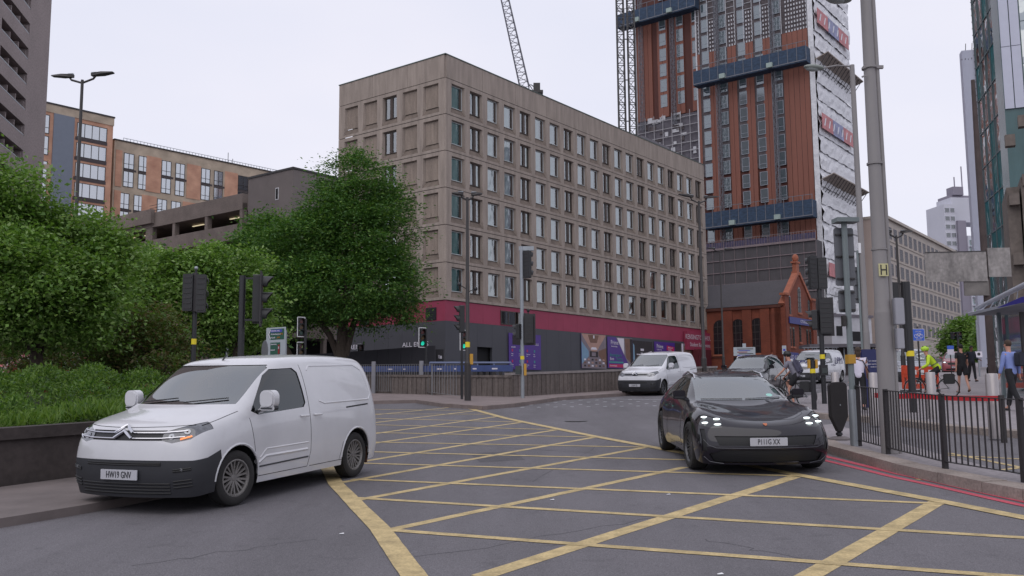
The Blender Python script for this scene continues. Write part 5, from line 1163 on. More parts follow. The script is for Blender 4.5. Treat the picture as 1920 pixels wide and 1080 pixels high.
m = MB(); m.mat(M('amber_box', (.5, .27, .03))).box(-.07, -.07, Zof(1597, 682, p), .06, .07, Zof(1597, 665, p)); m.mat(dark_metal).box(-.12, -.05, Zof(1590, 612, p), -.06, .04, Zof(1590, 592, p)); part('push_button_box', m, a)
m = MB(); m.mat(steel_grey).tube([(0, 0, -.1), (0, 0, .95)], .075, 14); part('sleeve', m, a, smooth=True)
p = depth_pt(1620, 29); a = thing('sign_post', 'second grey-green sign post with a yellow box, behind the woman in the white top', 'sign', p); m = MB(); m.mat(gpost).tube([(0, 0, -.1), (0, 0, Zof(1612, 470, p))], .035, 12); m.tube([(.18, .1, -.1), (.18, .1, Zof(1622, 560, p))], .07, 12); part('pole', m, a, smooth=True)
sign_back(a, -.14, .2, Zof(1612, 568, p), Zof(1612, 500, p), y=.1); m = MB(); m.mat(M('amber_box', (.5, .27, .03))).box(-.06, -.06, Zof(1612, 674, p), .05, .05, Zof(1612, 655, p)); part('push_button_box', m, a)
m = MB(); m.mat(white_paint).rbox(.02, -.06, Zof(1612, 475, p), .10, .02, Zof(1612, 456, p), .02); part('aerial_box', m, a)
# ---- weathered sign backs on the tall mast at right
p = depth_pt(1862, 34); a = thing('gantry_sign', 'large weathered grey sign seen from behind on a brown mast by the glass tower', 'sign', p, R(-3)); s = p.y / F
m = MB(); m.mat(MS('rusty_mast', (72, 60, 58), var=.3, scale=3)).tube([(0, 0, -.1), (0, 0, Zof(1840, 300, p)), (0, 0, Zof(1835, 150, p))], [.14, .11, .07], 12); part('mast', m, a, smooth=True)
wth = M('weathered_sign_back', (.26, .24, .23), rough=.8, var=.38, scale=1.8, stretch=(2, 1, .7), fine=8)
x0 = -2.25; m = MB(); m.mat(wth).box(x0, -.25, Zof(1800, 529, p), -.05, -.2, Zof(1800, 474, p)); m.box(.02, -.22, Zof(1800, 521, p), .82, -.17, Zof(1800, 467, p)); m.mat(dark_metal).bar((x0, -.25, Zof(1800, 474, p)), (-.05, -.25, Zof(1800, 473, p)), .03); part('sign_panel', m, a)
m = MB(); m.mat(M('weathered_sign_back_dark', (.17, .155, .145), rough=.85, var=.35, scale=2)).box(-.88, -.2, Zof(1830, 555, p), .0, -.15, Zof(1830, 526, p)); part('sign_panel', m, a)
# ---- green direction sign and round sign back on the left
p = depth_pt(516, 33); a = thing('direction_sign', 'green and white road direction sign with an arrow, above the white van roof', 'sign', p, R(-30)); s = p.y / F
m = MB(); m.mat(steel_grey).tube([(-.2, .05, -.1), (-.2, .05, Zof(516, 620, p))], .05, 10); m.tube([(.4, .05, -.1), (.4, .05, Zof(516, 620, p))], .05, 10); part('post', m, a)
zt, zm, zb = Zof(516, 614, p), Zof(516, 639, p), Zof(516, 671, p); m = MB(); grn = MS('sign_green', (12, 78, 58), rough=.4, var=.06); m.mat(MS('sign_grey_white', (165, 172, 178), rough=.4, var=.05)).rbox(-.46, -.02, zb - .1, .46, 0, zt, .03)
m.mat(grn).add([(-.38, -.025, (zt + zm) / 2), (-.28, -.025, zt - .05), (.40, -.025, zt - .05), (.40, -.025, zm + .04), (-.28, -.025, zm + .04)], [(0, 1, 2, 3, 4)]); m.box(-.25, -.026, zb + .12, .22, -.02, zm - .06)
part('sign_panel', m, a); m = MB(); m.mat(MS('sign_blue', (70, 75, 170), var=.05)).box(-.24, -.03, zt - .17, .3, -.027, zt - .08); m.mat(pw); text_mb(m, 'CENTRAL HALL', .075, frame((-.22, -.034, zt - .125), (1, 0, 0)), .8, center=False); text_mb(m, 'Wolverhampton', .08, frame((-.24, -.03, zt - .24), (1, 0, 0)), .9, center=False); text_mb(m, 'Walsall', .08, frame((-.24, -.03, zt - .36), (1, 0, 0)), .9, center=False)
m.add([(-.36, -.03, (zt + zm) / 2), (-.27, -.03, zt - .07), (-.23, -.03, zt - .07), (-.31, -.03, (zt + zm) / 2), (-.23, -.03, zm + .06), (-.27, -.03, zm + .06)], [(0, 1, 2, 3), (0, 3, 4, 5)]); text_mb(m, 'Queensway', .075, frame((-.23, -.03, zm - .12), (1, 0, 0)), .8, center=False); text_mb(m, 'Ladywood', .07, frame((-.23, -.03, zb + .28), (1, 0, 0)), .7, center=False)
m.mat(MS('sign_amber', (190, 120, 20), var=0)); text_mb(m, '(A41)', .08, frame((.2, -.03, zt - .24), (1, 0, 0)), .8, center=False); text_mb(m, '(A34)', .08, frame((.06, -.03, zt - .36), (1, 0, 0)), .8, center=False); m.mat(MS('sign_red', (140, 30, 30), var=0)); m.box(.12, -.03, zb + .14, .2, -.027, zm - .14); m.mat(pw); text_mb(m, '8', .12, frame((.16, -.034, zb + .35), (1, 0, 0))); part('lettering', m, a)
p = depth_pt(495, 28); a = thing('round_sign', 'round grey sign seen from behind, left of the green direction sign', 'sign', p, R(-58)); m = MB(); m.mat(steel_grey).tube([(0, .05, -.1), (0, .05, Zof(495, 645, p))], .04, 10); part('post', m, a); m = MB(); m.mat(sback).lathe([(0, -.01), (.3, -.01), (.3, .01), (0, .01)], 28, 'y', (0, 0, Zof(495, 657, p))); part('sign_panel', m, a)
p = depth_pt(424, 45); a = thing('small_pole', 'thin pale pole with a small crossbar between the two left traffic signals', 'pole', p); m = MB(); m.mat(steel_grey).tube([(0, 0, -.1), (0, 0, Zof(424, 628, p))], .05, 8); m.bar((-.15, 0, Zof(424, 628, p)), (.35, 0, Zof(424, 628, p)), .05); part('pole', m, a)
# ---- blue cycle sign, distant parking sign, blue totem
p = depth_pt(1727, 32); a = thing('cycle_sign', 'blue square cycle route sign on a thin dark pole above the cyclist', 'sign', p, R(6)); m = MB(); m.mat(dark_metal).tube([(0, 0.03, -.1), (0, .03, Zof(1727, 612, p))], .03, 10); part('post', m, a)
z0, z1 = Zof(1727, 639, p), Zof(1727, 617, p); m = MB(); m.mat(pw).rbox(-.22, -.02, z0 - .01, .22, 0, z1 + .01, .03); m.mat(MS('cycle_blue', (70, 105, 200), var=.03)).rbox(-.205, -.025, z0 + .005, .205, -.02, z1 - .005, .03); o = part('sign_panel', m, a)
m = MB(); m.mat(pw); zc = (z0 + z1) / 2 - .02
for x in (-.09, .09): m.lathe([(.055, -.032), (.07, -.032)], 18, 'y', (x, 0, zc - .02))
for q in (((-.09, zc - .02), (-.04, zc + .06)), ((-.04, zc + .06), (.06, zc + .06)), ((.06, zc + .06), (.09, zc - .02)), ((-.04, zc + .06), (0, zc - .02)), ((0, zc - .02), (.06, zc + .06)), ((.06, zc + .06), (.05, zc + .09))): m.bar((q[0][0], -.03, q[0][1]), (q[1][0], -.03, q[1][1]), .012)
text_mb(m, 'EXCEPT', .06, frame((0, -.03, zc + .13), (1, 0, 0))); text_mb(m, 'ROUTE', .06, frame((0, -.03, zc - .13), (1, 0, 0))); part('pictogram', m, a)
p = depth_pt(1786, 52); a = thing('parking_sign', 'small distant blue and white sign beside the dark base of the office block', 'sign', p); m = MB(); m.mat(dark_metal).tube([(0, 0.03, -.1), (0, .03, Zof(1786, 648, p))], .03, 8); m.mat(pw).box(-.18, -.02, Zof(1786, 665, p), .18, 0, Zof(1786, 655, p)); m.mat(MS('cycle_blue', (70, 105, 200))).box(-.18, -.02, Zof(1786, 655, p), .18, 0, Zof(1786, 648, p)); part('sign_panel', m, a)
p = depth_pt(1636, 27); a = thing('information_totem', 'dark blue information board with white lines of text behind the woman in white', 'sign', p, R(5)); nvy = MS('totem_blue', (28, 34, 84), rough=.35, var=.06); z1 = Zof(1636, 655, p); m = MB(); m.mat(nvy).rbox(-.3, -.06, 0, .3, .06, z1, .015); m.mat(dark_metal).box(-.31, -.065, z1 * .52, .31, .065, z1 * .52 + .015); part('board', m, a)
m = MB(); m.mat(pw); text_mb(m, 'PICK UP / DROP OFF', .052, frame((0, -.064, z1 - .34), (1, 0, 0)), .95); text_mb(m, 'TAXIS WAITING', .045, frame((0, -.064, z1 - .43), (1, 0, 0))); text_mb(m, 'IN SERVICE', .04, frame((.04, -.064, z1 - .51), (1, 0, 0))); text_mb(m, '24 hr', .07, frame((0, -.064, .5), (1, 0, 0))); part('lettering', m, a)
# wayfinding sign by the brick hall and parking plates
for (px, Yd, w_, z_a, z_b, lab) in ((1398, 66, 1.5, 651, 667, 'white multi-line wayfinding sign above the black estate car, in front of the brick hall'), (1473, 60, .26, 648, 664, 'narrow white parking plate on a pole in front of the brick hall gable')):
    p = depth_pt(px, Yd); a = thing('wayfinding_sign' if w_ > 1 else 'parking_plate', lab, 'sign', p, R(-10)); m = MB(); m.mat(steel_grey).tube([(0, .05, -.1), (0, .05, Zof(px, z_a, p))], .05, 8); part('post', m, a)
    m = MB(); m.mat(MS('sign_grey_white', (165, 172, 178))).box(-w_ / 2, -.02, Zof(px, z_b, p), w_ / 2, 0, Zof(px, z_a, p))
    if w_ > 1:
        m.box(-.12, -.02, Zof(px, z_a, p), .12, 0, Zof(px, z_a - 7, p)); zz = Zof(px, z_a, p)
        for k in range(5): m.mat([dark_metal, MS('sign_blue', (70, 75, 170)), MS('sign_red', (140, 30, 30))][k % 3]).box(-.5 + .1 * (k % 2), -.03, zz - .1 - k * .11, .6 - .2 * (k % 3), -.02, zz - .15 - k * .11)
    else: m.mat(MS('sign_blue', (70, 75, 170))).box(-.07, -.03, Zof(px, 658, p), .07, -.02, Zof(px, 654, p))
    part('sign_panel', m, a)
# ---- reverse side of the keep-left unit
p = base_pt(1574, 824); a = thing('keep_left_sign', 'black shield-shaped sign unit on a round base at the tip of the island', 'sign', p, R(4)); k = p.y / F
m = MB(); m.mat(M('rubber_black', (.016, .013, .014), rough=.75, var=.2)); w_ = .165; zt = (824 - 718) * k
out = [(-w_, .42), (-w_, zt - .06), (-w_ * .75, zt - .01), (0, zt), (w_ * .75, zt - .01), (w_, zt - .06), (w_, .42), (.04, .14), (-.04, .14)]
m.extr([(x, -.06, z) for x, z in out], [(x, .06, z) for x, z in out]); part('shield', m, a, bev=.012)
m = MB(); m.mat(black_paint).lathe([(0, .2), (.05, .2), (.055, .15), (.03, .14), (.06, .12), (.06, .08), (.04, .07), (.04, .04)], 16); part('spring', m, a, smooth=True); m = MB(); m.mat(MS('grey_base', (105, 98, 98), var=.2)).lathe([(0, .06), (.12, .055), (.21, .02), (.215, 0)], 28); part('base', m, a, smooth=True)
m = MB(); m.mat(steel_grey).lathe([(0, 0), (.012, 0)], 10, 'y', (0.02, -.063, zt * .6)); part('bolt', m, a)
# ---- steel bollards
bst = M('brushed_steel', (.36, .33, .33), rough=.35, var=.08, metal=.55, scale=3)
proto = None
for i, (px, py, top, r_, lab) in enumerate([(1749, 785, 699, .11, 'steel bollard in front of the cyclist in yellow'), (1866, 812, 702, .115, 'rightmost steel bollard, beside the man in the blue shirt'), (1641, 790, 700, .10, 'steel bollard in front of the dark blue information board'), (1569, 775, 699, .10, 'steel bollard behind the black shield-shaped sign unit')]):
    p = base_pt(px, py)
    m = MB(); h = 1.1; m.mat(bst).lathe([(r_, -.1), (r_, h - .02), (r_ - .012, h), (0, h + .004)], 24)
    o = single('bollard', m, lab, 'bollard', smooth=True, group='brushed steel bollards on the plaza', loc=p); o.scale = (1, 1, (py - top) * p.y / F / 1.1)
# ---- railings
rail_m = M('railing_black', (.024, .02, .022), rough=.5, var=.25, scale=8)
def railing(label, A, B, h=1.0, gap=.105, mat=rail_m, group=None, bar_r=.008, name='railing_panel', post=True, top2=True):
    d = Vector((B.x - A.x, B.y - A.y, 0)); Ln = d.length; ang = math.atan2(d.y, d.x); dz = (B.z - A.z) / Ln
    r_ = thing(name, label, 'railing', A, ang, group)
    
    for hh in (h, .1): m = MB(); m.mat(mat); m.bar((0, 0, hh), (Ln, 0, hh + dz * Ln), .045, .012); part('rail', m, r_)
    n = max(2, int(Ln / gap))
    for i in range(1, n): x = Ln * i / n; m = MB(); m.mat(mat).bar((x, 0, .1 + dz * x), (x, 0, h + dz * x), bar_r * 2); part('baluster', m, r_)
    if post:
        for x in (0.0,): m = MB(); m.mat(mat).bar((x, 0, -.05 + dz * x), (x, 0, h + .02 + dz * x), .06, .06); part('post', m, r_)
    return r_
RP = [(1611, 836), (1664, 851), (1770, 879), (1918, 904), (2030, 924)]; labs = ['black railing panel nearest the sign post, left of the thick grey column', 'black railing panel just right of the thick grey column', 'widest black railing panel, in the lower right of the picture', 'black railing panel cut off by the right edge of the picture']
for i in range(4):
    A = base_pt(*RP[i]); B = base_pt(*RP[i + 1]); dd_ = (B - A).normalized(); railing(labs[i], A + dd_ * .03, B - dd_ * .03, h=(.98 if i else 1.0), group='black pedestrian railing panels on the near island')
# red and white tape stretched behind the railings
p0, p1 = at(1640, 741, 19), at(1712, 742, 18.5); p2 = at(1877, 747, 17.5); m = MB(); tape = M('red_barrier_tape', (.42, .012, .02), rough=.4, var=.2, scale=6)
m.mat(tape)
for a, b in ((p0, p1), (p1, p2)):
    n = 12
    for i in range(n):
        q0 = a.lerp(b, i / n); q1 = a.lerp(b, (i + 1) / n); sg = lambda t: -.02 * math.sin(math.pi * t); q0.z += sg(i / n); q1.z += sg((i + 1) / n); m.extr([q0 + Vector((0, 0, -.05)), q0 + Vector((0, .004, -.05)), q0 + Vector((0, .004, .05)), q0 + Vector((0, 0, .05))], [q1 + Vector((0, 0, -.05)), q1 + Vector((0, .004, -.05)), q1 + Vector((0, .004, .05)), q1 + Vector((0, 0, .05))])
single('barrier_tape', m, 'red barrier tape stretched tight behind the black railings', 'tape')
p = Vector((p2.x, p2.y, gz(p2.x, p2.y))); m = MB(); m.mat(dark_metal).box(-.04, -.03, 0, .05, .03, p2.z - p.z + .06); single('tape_post', m, 'short dark post holding the right end of the red tape', 'post', loc=p)
# ---- orange barriers
orange = M('orange_plastic', (.55, .06, .02), rough=.5, var=.15, scale=4)
def barrier(p, w_, h_, yaw, lab):
    r_ = thing('plastic_barrier', lab, 'barrier', p, yaw, 'red-orange plastic road barriers'); m = MB(); m.mat(orange).rbox(-w_ / 2, -.04, h_ * .55, w_ / 2, .04, h_, .05); m.rbox(-w_ / 2, -.04, .12, w_ / 2, .04, h_ * .32, .04)
    for x in (-w_ / 2, -w_ / 6, w_ / 6 - .08, w_ / 2 - .08): m.box(x, -.035, h_ * .3, x + .08, .035, h_ * .57)
    part('panel', m, r_); m = MB(); m.mat(black_paint)
    for x in (-w_ / 2 + .1, w_ / 2 - .1): m.box(x - .06, -.25, 0, x + .06, .25, .08)
    part('foot', m, r_); m = MB(); m.mat(white_paint).box(-w_ / 2 + .05, -.05, h_ * .68, w_ / 2 - .05, -.041, h_ * .86); m.mat(orange)
    for x in (-.3, 0, .3): m.box(x * w_ - .08, -.055, h_ * .68, x * w_ + .08, -.051, h_ * .86)
    part('reflective_strip', m, r_)
barrier(depth_pt(1703, 37), .5, 1.05, R(10), 'small upright red-orange barrier left of the thick black signal pole'); barrier(depth_pt(1737, 37), .95, 1.0, R(-6), 'red-orange plastic barrier behind the handlebars of the cyclist in yellow')
# ---- parapet wall, blue boarding, grey railings in the centre
cA, cB = gnd(960, 744, .12), gnd(1345, 720, .12)
ribc = M('ribbed_parapet_concrete', (.15, .125, .115), rough=.9, var=.35, scale=1.2, stretch=(3, 3, .4), fine=9)
palec = M('pale_coping', (.27, .24, .235), rough=.85, var=.2, scale=2)
cL = depth_pt(560, 50, .12)
para_wall('parapet_wall', cA, Vector((cB.x, cB.y, 0)), 1.1, .35, ribc, 'stained ribbed concrete parapet running behind the second white van', cope=palec, ribs=.3)
para_wall('parapet_wall', cL, Vector((cA.x - .02, cA.y + .02, 0)), 1.0, .35, ribc, 'stained ribbed concrete parapet behind the grey railings in the middle', cope=ribc, ribs=.3)
p0, p1 = cL + Vector((0, .6, 0)), Vector((cA.x, cA.y + .5, 0)); d = (p1 - p0); d.z = 0; Ln = d.length; blu = MS('blue_boarding', (62, 78, 128), rough=.6, var=.2, scale=1.5)
m = MB(); za, zb_b = at(565, 697.5, p0.y).z, at(958, 696.5, p1.y).z
def bz_(t, o): return lerp_(za, zb_b, t) + o
lerp_ = lambda a_, b_, t_: a_ + (b_ - a_) * t_
def seg(t0, t1, o0, o1, y0_, y1_): m.extr([(Ln * t0, y0_, bz_(t0, o0)), (Ln * t1, y0_, bz_(t1, o0)), (Ln * t1, y0_, bz_(t1, o1)), (Ln * t0, y0_, bz_(t0, o1))], [(Ln * t0, y1_, bz_(t0, o0)), (Ln * t1, y1_, bz_(t1, o0)), (Ln * t1, y1_, bz_(t1, o1)), (Ln * t0, y1_, bz_(t0, o1))])
m.mat(blu); seg(0, 1, 0, .27, .02, .06); m.mat(dark_metal)
for q in range(40): seg(q / 40, q / 40 + .012, -.16, .0, .03, .05)
m.mat(pw)
for q in range(12): seg(.1 + q * .075, .1 + q * .075 + .009 + .006 * (q % 3), .09, .15, .01, .018)
single('blue_boarding', m, 'long blue board with small white marks fixed above the middle parapet', 'boarding', loc=(p0.x, p0.y, 0), rz=math.atan2(d.y, d.x))
A, B = at(806, 680, 46), at(958, 680, 44); m = MB(); m.mat(MS('blue_grey_rail', (110, 120, 150), var=.1)); m.tube([A, B], .045, 8)
for q in range(6): c_ = A.lerp(B, q / 5); m.tube([c_, (c_.x, c_.y, gz(c_.x, c_.y) + 1.2)], .035, 8)
single('guard_rail', m, 'blue-grey tubular guard rail on top of the blue boarding', 'railing')
gr = M('grey_railing', (.20, .20, .21), rough=.5, var=.15)
for i, (a, b, lab) in enumerate([((560, 735), (701, 737), 'grey railing panel hidden behind the back of the near white van'), ((703, 737), (790, 738), 'grey railing panel between the two thick posts right of the near white van'), ((792, 738), (808, 740), 'very short grey railing panel right of the second thick post'), ((810, 740), (861, 747), 'grey railing panel sloping down toward the central lamp column')]):
    A = base_pt(*a); B = base_pt(*b); railing(lab, A, B, h=1.35, gap=(.14 if i < 2 else .45), mat=gr, group='grey railings on the central island', bar_r=.009)
for px, py, lab in ((700, 737, 'thick grey fence post nearest the white van'), (790, 738, 'thick grey fence post in the middle of the grey railings')):
    m = MB(); m.mat(MS('grey_post', (135, 135, 142), var=.1)).rbox(-.09, -.09, -.1, .09, .09, 1.5, .02, 'z'); single('fence_post', m, lab, 'post', group='thick posts of the grey railings', loc=base_pt(px, py))
# dark hoarding in front of the block
A, B = depth_pt(560, 60, 0), depth_pt(816, 58, 0); d = B - A; Ln = math.hypot(d.x, d.y); zt0, zt1 = at(575, 666, 60).z - A.z, at(816, 648, 58).z - A.z
m = MB(); m.mat(M('charcoal_hoarding', (.032, .030, .038), rough=.7, var=.12, scale=.6))
n = 12
for q in range(n):
    x0, x1 = Ln * q / n, Ln * (q + 1) / n - .01; h0 = zt0 + (zt1 - zt0) * q / n; h1 = zt0 + (zt1 - zt0) * (q + 1) / n; m.extr([(x0, 0, -1), (x1, 0, -1), (x1, 0, h1), (x0, 0, h0)], [(x0, .1, -1), (x1, .1, -1), (x1, .1, h1), (x0, .1, h0)])
single('hoarding_fence', m, 'charcoal site hoarding running behind the white van and grey railings', 'fence', loc=A, rz=math.atan2(d.y, d.x))
p = depth_pt(823, 59, 0); m = MB(); m.mat(M('door_black', (.014, .012, .016), rough=.5, var=.1)).box(-.25, 0, -1, .3, .1, at(823, 655, 59).z - p.z); m.mat(pw); 
for x, z in ((-.02, 1.0), (.08, .9), (-.05, 1.15)): m.box(x, -.01, at(823, 672, 59).z - p.z + z * .2 - .2, x + .1, -.001, at(823, 672, 59).z - p.z + z * .2 - .02)
single('hoarding_door', m, 'narrow black door with a small white mark at the right end of the charcoal hoarding', 'door', loc=p)
# ---- glazed shelter canopy at the right edge
Yc_ = 17.5; cpw = MS('canopy_pale_tube', (165, 168, 178), rough=.4, var=.08)
a = thing('street_shelter', 'glazed shelter with a pale tubular roof edge at the right border of the picture', 'shelter', (0, 0, 0))
A, B = at(1832, 578, 32), at(1925, 532, 26); m = MB(); m.mat(cpw).tube([A, B], .075, 12); part('roof_tube', m, a, smooth=True)
C_, D_ = at(1815, 592, 32.2), at(1925, 566, 26.2); m = MB(); m.mat(MS('canopy_soffit', (140, 142, 150), var=.15, scale=1.5)).extr([C_, D_, D_ + Vector((3, .8, .1)), C_ + Vector((3, .8, .1))], [q_ + Vector((0, 0, .09)) for q_ in (C_, D_, D_ + Vector((3, .8, .1)), C_ + Vector((3, .8, .1)))]); part('roof', m, a)
m = MB(); m.mat(MS('canopy_blue', (38, 32, 120), var=.1)).extr([at(1878, 576, 27.6), at(1925, 566, 26.1), at(1925, 555, 26.1)], [at(1878, 576, 27.6) + Vector((0, .3, 0)), at(1925, 566, 26.1) + Vector((0, .3, 0)), at(1925, 555, 26.1) + Vector((0, .3, 0))]); part('blue_fascia', m, a)
for q in range(8):
    m = MB(); t = q / 7; m.mat(cpw).bar(A.lerp(B, t), C_.lerp(D_, t) + Vector((0, 0, .08)), .02); part('bracket', m, a)
for (px, Yq) in ((1872, 31), (1915, 28)): q0 = at(px, 585, Yq); m = MB(); m.mat(dark_metal if px > 1900 else MS('shelter_post', (120, 128, 132), var=.1)).box(q0.x - .05, q0.y - .05, gz(q0.x, q0.y), q0.x + .05, q0.y + .05, q0.z); part('post', m, a)
q0, q1 = at(1876, 590, 31.2), at(1925, 590, 28.2); m = MB(); m.mat(glass('shelter_glass', (.45, .6, .62), refl=.22, rough=.05, through=.75)); g0 = gz(q0.x, q0.y) + .2
m.quad((q0.x, q0.y, g0), (q1.x, q1.y, g0), (q1.x, q1.y, q1.z), (q0.x, q0.y, q0.z)); part('glass_panel', m, a)
m = MB(); m.mat(M('shelter_back', (.11, .13, .15), rough=.3, var=.4, scale=1.2)); xr_ = at(1886, 650, q0.y + 3).x; m.box(xr_, q0.y + 2.9, g0 - .2, xr_ + 5, q0.y + 3.1, q0.z + .2); part('rear_wall', m, a)
# tall thin pole in the distance + roadside litter bin shapes
p = depth_pt(1838, 58); a = thing('thin_pole', 'thin grey pole with a small white plate far down the street', 'pole', p); m = MB(); m.mat(steel_grey).tube([(0, 0, 0), (0, 0, Zof(1836, 600, p))], .05, 8); part('pole', m, a); m = MB(); m.mat(pw).box(-.22, -.06, Zof(1838, 670, p), .22, -.04, Zof(1838, 659, p)); m.mat(dark_metal).lathe([(0, -.065), (.1, -.065)], 12, 'y', (0, 0, Zof(1838, 664, p))); part('plate', m, a)
# distant low shelter / structure behind the lettered van
p = depth_pt(1590, 72, 0); m = MB(); m.mat(MS('dark_timber', (62, 52, 52), var=.4, scale=2)).box(-2.6, 0, 0, 2.2, .3, 2.1); m.mat(MS('grey_canopy', (88, 84, 90), var=.2)).box(-3.2, -1.2, 2.1, 2.6, 1.5, 2.35)
for q in range(7): m.mat(steel_grey).box(-2.5 + q * .75, -.1, .2, -2.42 + q * .75, 0, 2.1)
single('waiting_shelter', m, 'low dark waiting shelter with a flat grey roof behind the lettered white van', 'shelter', loc=p)
p = depth_pt(1597, 116, 0); m = MB(); m.mat(MS('site_cabin_white', (185, 185, 190), var=.15, scale=.7)).box(-3, 0, 0, 4, 4, 6.2); m.mat(MS('site_cabin_grey', (105, 100, 108), var=.15)).box(-3.2, -.2, 6.2, 4.2, 4.2, 6.5); m.mat(dark_room).box(-2.2, -.05, 3.8, -1.2, 0, 5.0); m.box(.5, -.05, 3.2, 2.6, 0, 4.4)
single('site_cabin', m, 'pale two-storey site cabin at the foot of the white-sheeted tower side', 'cabin', loc=p, rz=UAng - R(25))
# litter leaves on the pavement
for (px, py) in ((640, 1002), (1035, 938), (1253, 928), (1350, 1078)):
    q = gnd(px, py); m = MB(); m.mat(white_paint).add([(-.02, -.015, .004), (.03, -.01, .006), (.02, .02, .012), (-.02, .015, .005)], [(0, 1, 2, 3)]); single('litter', m, 'tiny pale scrap of litter lying on the asphalt', 'litter', group='scraps of litter on the road', loc=(q.x, q.y, gz(q.x, q.y) + .003))
# ================================================================== VEHICLES
tyre_m = M('tyre_rubber', (.018, .017, .017), rough=.85, var=.25, scale=8); rim_m = M('dull_alloy', (.30, .30, .30), rough=.35, metal=.7, var=.15, scale=8); rim_d = M('dark_alloy', (.08, .08, .085), rough=.35, metal=.6, var=.15)
rim_dirty = M('dirty_alloy', (.19, .18, .175), rough=.55, metal=.4, var=.3, scale=9)
plastic = M('bumper_plastic', (.022, .023, .028), rough=.55, var=.1, scale=5); seam = M('panel_gap', (.02, .02, .022), rough=.8, var=0); chrome = M('chrome_trim', (.62, .62, .65), rough=.15, metal=1, var=0)
under = M('underbody', (.008, .008, .009), rough=.9, var=0); cabin_m = M('cabin_trim', (.02, .02, .023), rough=.8, var=.1)
lampglass = M('headlamp_glass', (.10, .105, .12), rough=.08, var=.5, scale=18, spec=.7, coat=1); refl_m = M('lamp_reflector', (.34, .35, .37), rough=.25, metal=.8, var=.1); ledw = M('led_white', (.85, .95, .95), var=0, emit=1.6); indic = M('indicator_lit', (1, .32, .12), var=0, emit=.8)
screen = glass('windscreen_glass', (.55, .68, .68), refl=.27, rough=.02, through=.55); sidegl = glass('side_window_glass', (.4, .5, .5), refl=.07, rough=.02, through=.5)
def lerp(a, b, t): return a + (b - a) * t
def cage(spec, lev=3):
    Fr, T, Rr, side = spec['F'], spec['T'], spec['R'], spec['side']; V = [0, .42, .76, 1]; vs = []; fs = []
    def srow(c): xc, zc, xe, ye, ze = c[:5]; return [(lerp(xc, xe, v ** 2.2), ye * (v if v < 1 else 1), lerp(zc, ze, v ** 2.4)) for v in V]
    rows = [srow(Fr[i]) for i in range(4, 0, -1)] + [srow(t) for t in T] + [srow(Rr[i]) for i in range(1, 5)]
    idx = {}
    def add(p): vs.append(p); return len(vs) - 1
    S = [[add(p) for p in r] for r in rows]; nT = len(T); C = []
    for j in range(nT):
        if j == 0: C.append([S[4][3], S[3][3], S[2][3], S[1][3], S[0][3]])
        elif j == nT - 1: b = 4 + nT - 1; C.append([S[b][3], S[b + 1][3], S[b + 2][3], S[b + 3][3], S[b + 4][3]])
        else:
            xe = T[j][2]; zb, yb, ym = T[j][5:8]; (z2, z3, z4) = side
            C.append([S[4 + j][3], add((xe, yb, zb)), add((xe, ym, z2)), add((xe, ym - .012, z3)), add((xe, ym - .05, z4))])
    for u in range(len(S) - 1):
        for v in range(3): fs.append((S[u][v], S[u + 1][v], S[u + 1][v + 1], S[u][v + 1]))
    for j in range(nT - 1):
        for l in range(4): fs.append((C[j][l], C[j + 1][l], C[j + 1][l + 1], C[j][l + 1]))
    n = len(vs); m = [(x, -y, z) for x, y, z in vs]; fs2 = [tuple(i + n for i in reversed(f)) for f in fs]
    me = bpy.data.meshes.new('body'); me.from_pydata(vs + m, [], fs + fs2); bm = bmesh.new(); bm.from_mesh(me); bmesh.ops.remove_doubles(bm, verts=bm.verts, dist=1e-4); bmesh.ops.recalc_face_normals(bm, faces=bm.faces)
    ly = bm.edges.layers.float.get('crease_edge') or bm.edges.layers.float.new('crease_edge')
    for e in bm.edges:
        if len(e.link_faces) == 1: e[ly] = 1
        a, b = e.verts; 
        for (test, c) in spec.get('crease', []):
            if test(a.co) and test(b.co): e[ly] = c
    bm.to_mesh(me); bm.free(); o = bpy.data.objects.new('tmp', me); col.objects.link(o); s = o.modifiers.new('s', 'SUBSURF'); s.levels = lev; s.render_levels = lev
    dg = bpy.context.evaluated_depsgraph_get(); dg.update(); me2 = bpy.data.meshes.new_from_object(o.evaluated_get(dg)); bpy.data.objects.remove(o); bpy.data.meshes.remove(me)
    bm = bmesh.new(); bm.from_mesh(me2); bpy.data.meshes.remove(me2); bmesh.ops.recalc_face_normals(bm, faces=bm.faces)
    # outward check
    f = max(bm.faces, key=lambda f_: f_.calc_center_median().z)
    if f.normal.z < 0: bmesh.ops.reverse_faces(bm, faces=bm.faces)
    return bm
def inpoly(x, y, P):
    c = False; j = len(P) - 1
    for i in range(len(P)):
        if (P[i][1] > y) != (P[j][1] > y) and x < (P[j][0] - P[i][0]) * (y - P[i][1]) / (P[j][1] - P[i][1]) + P[i][0]: c = not c
        j = i
    return c
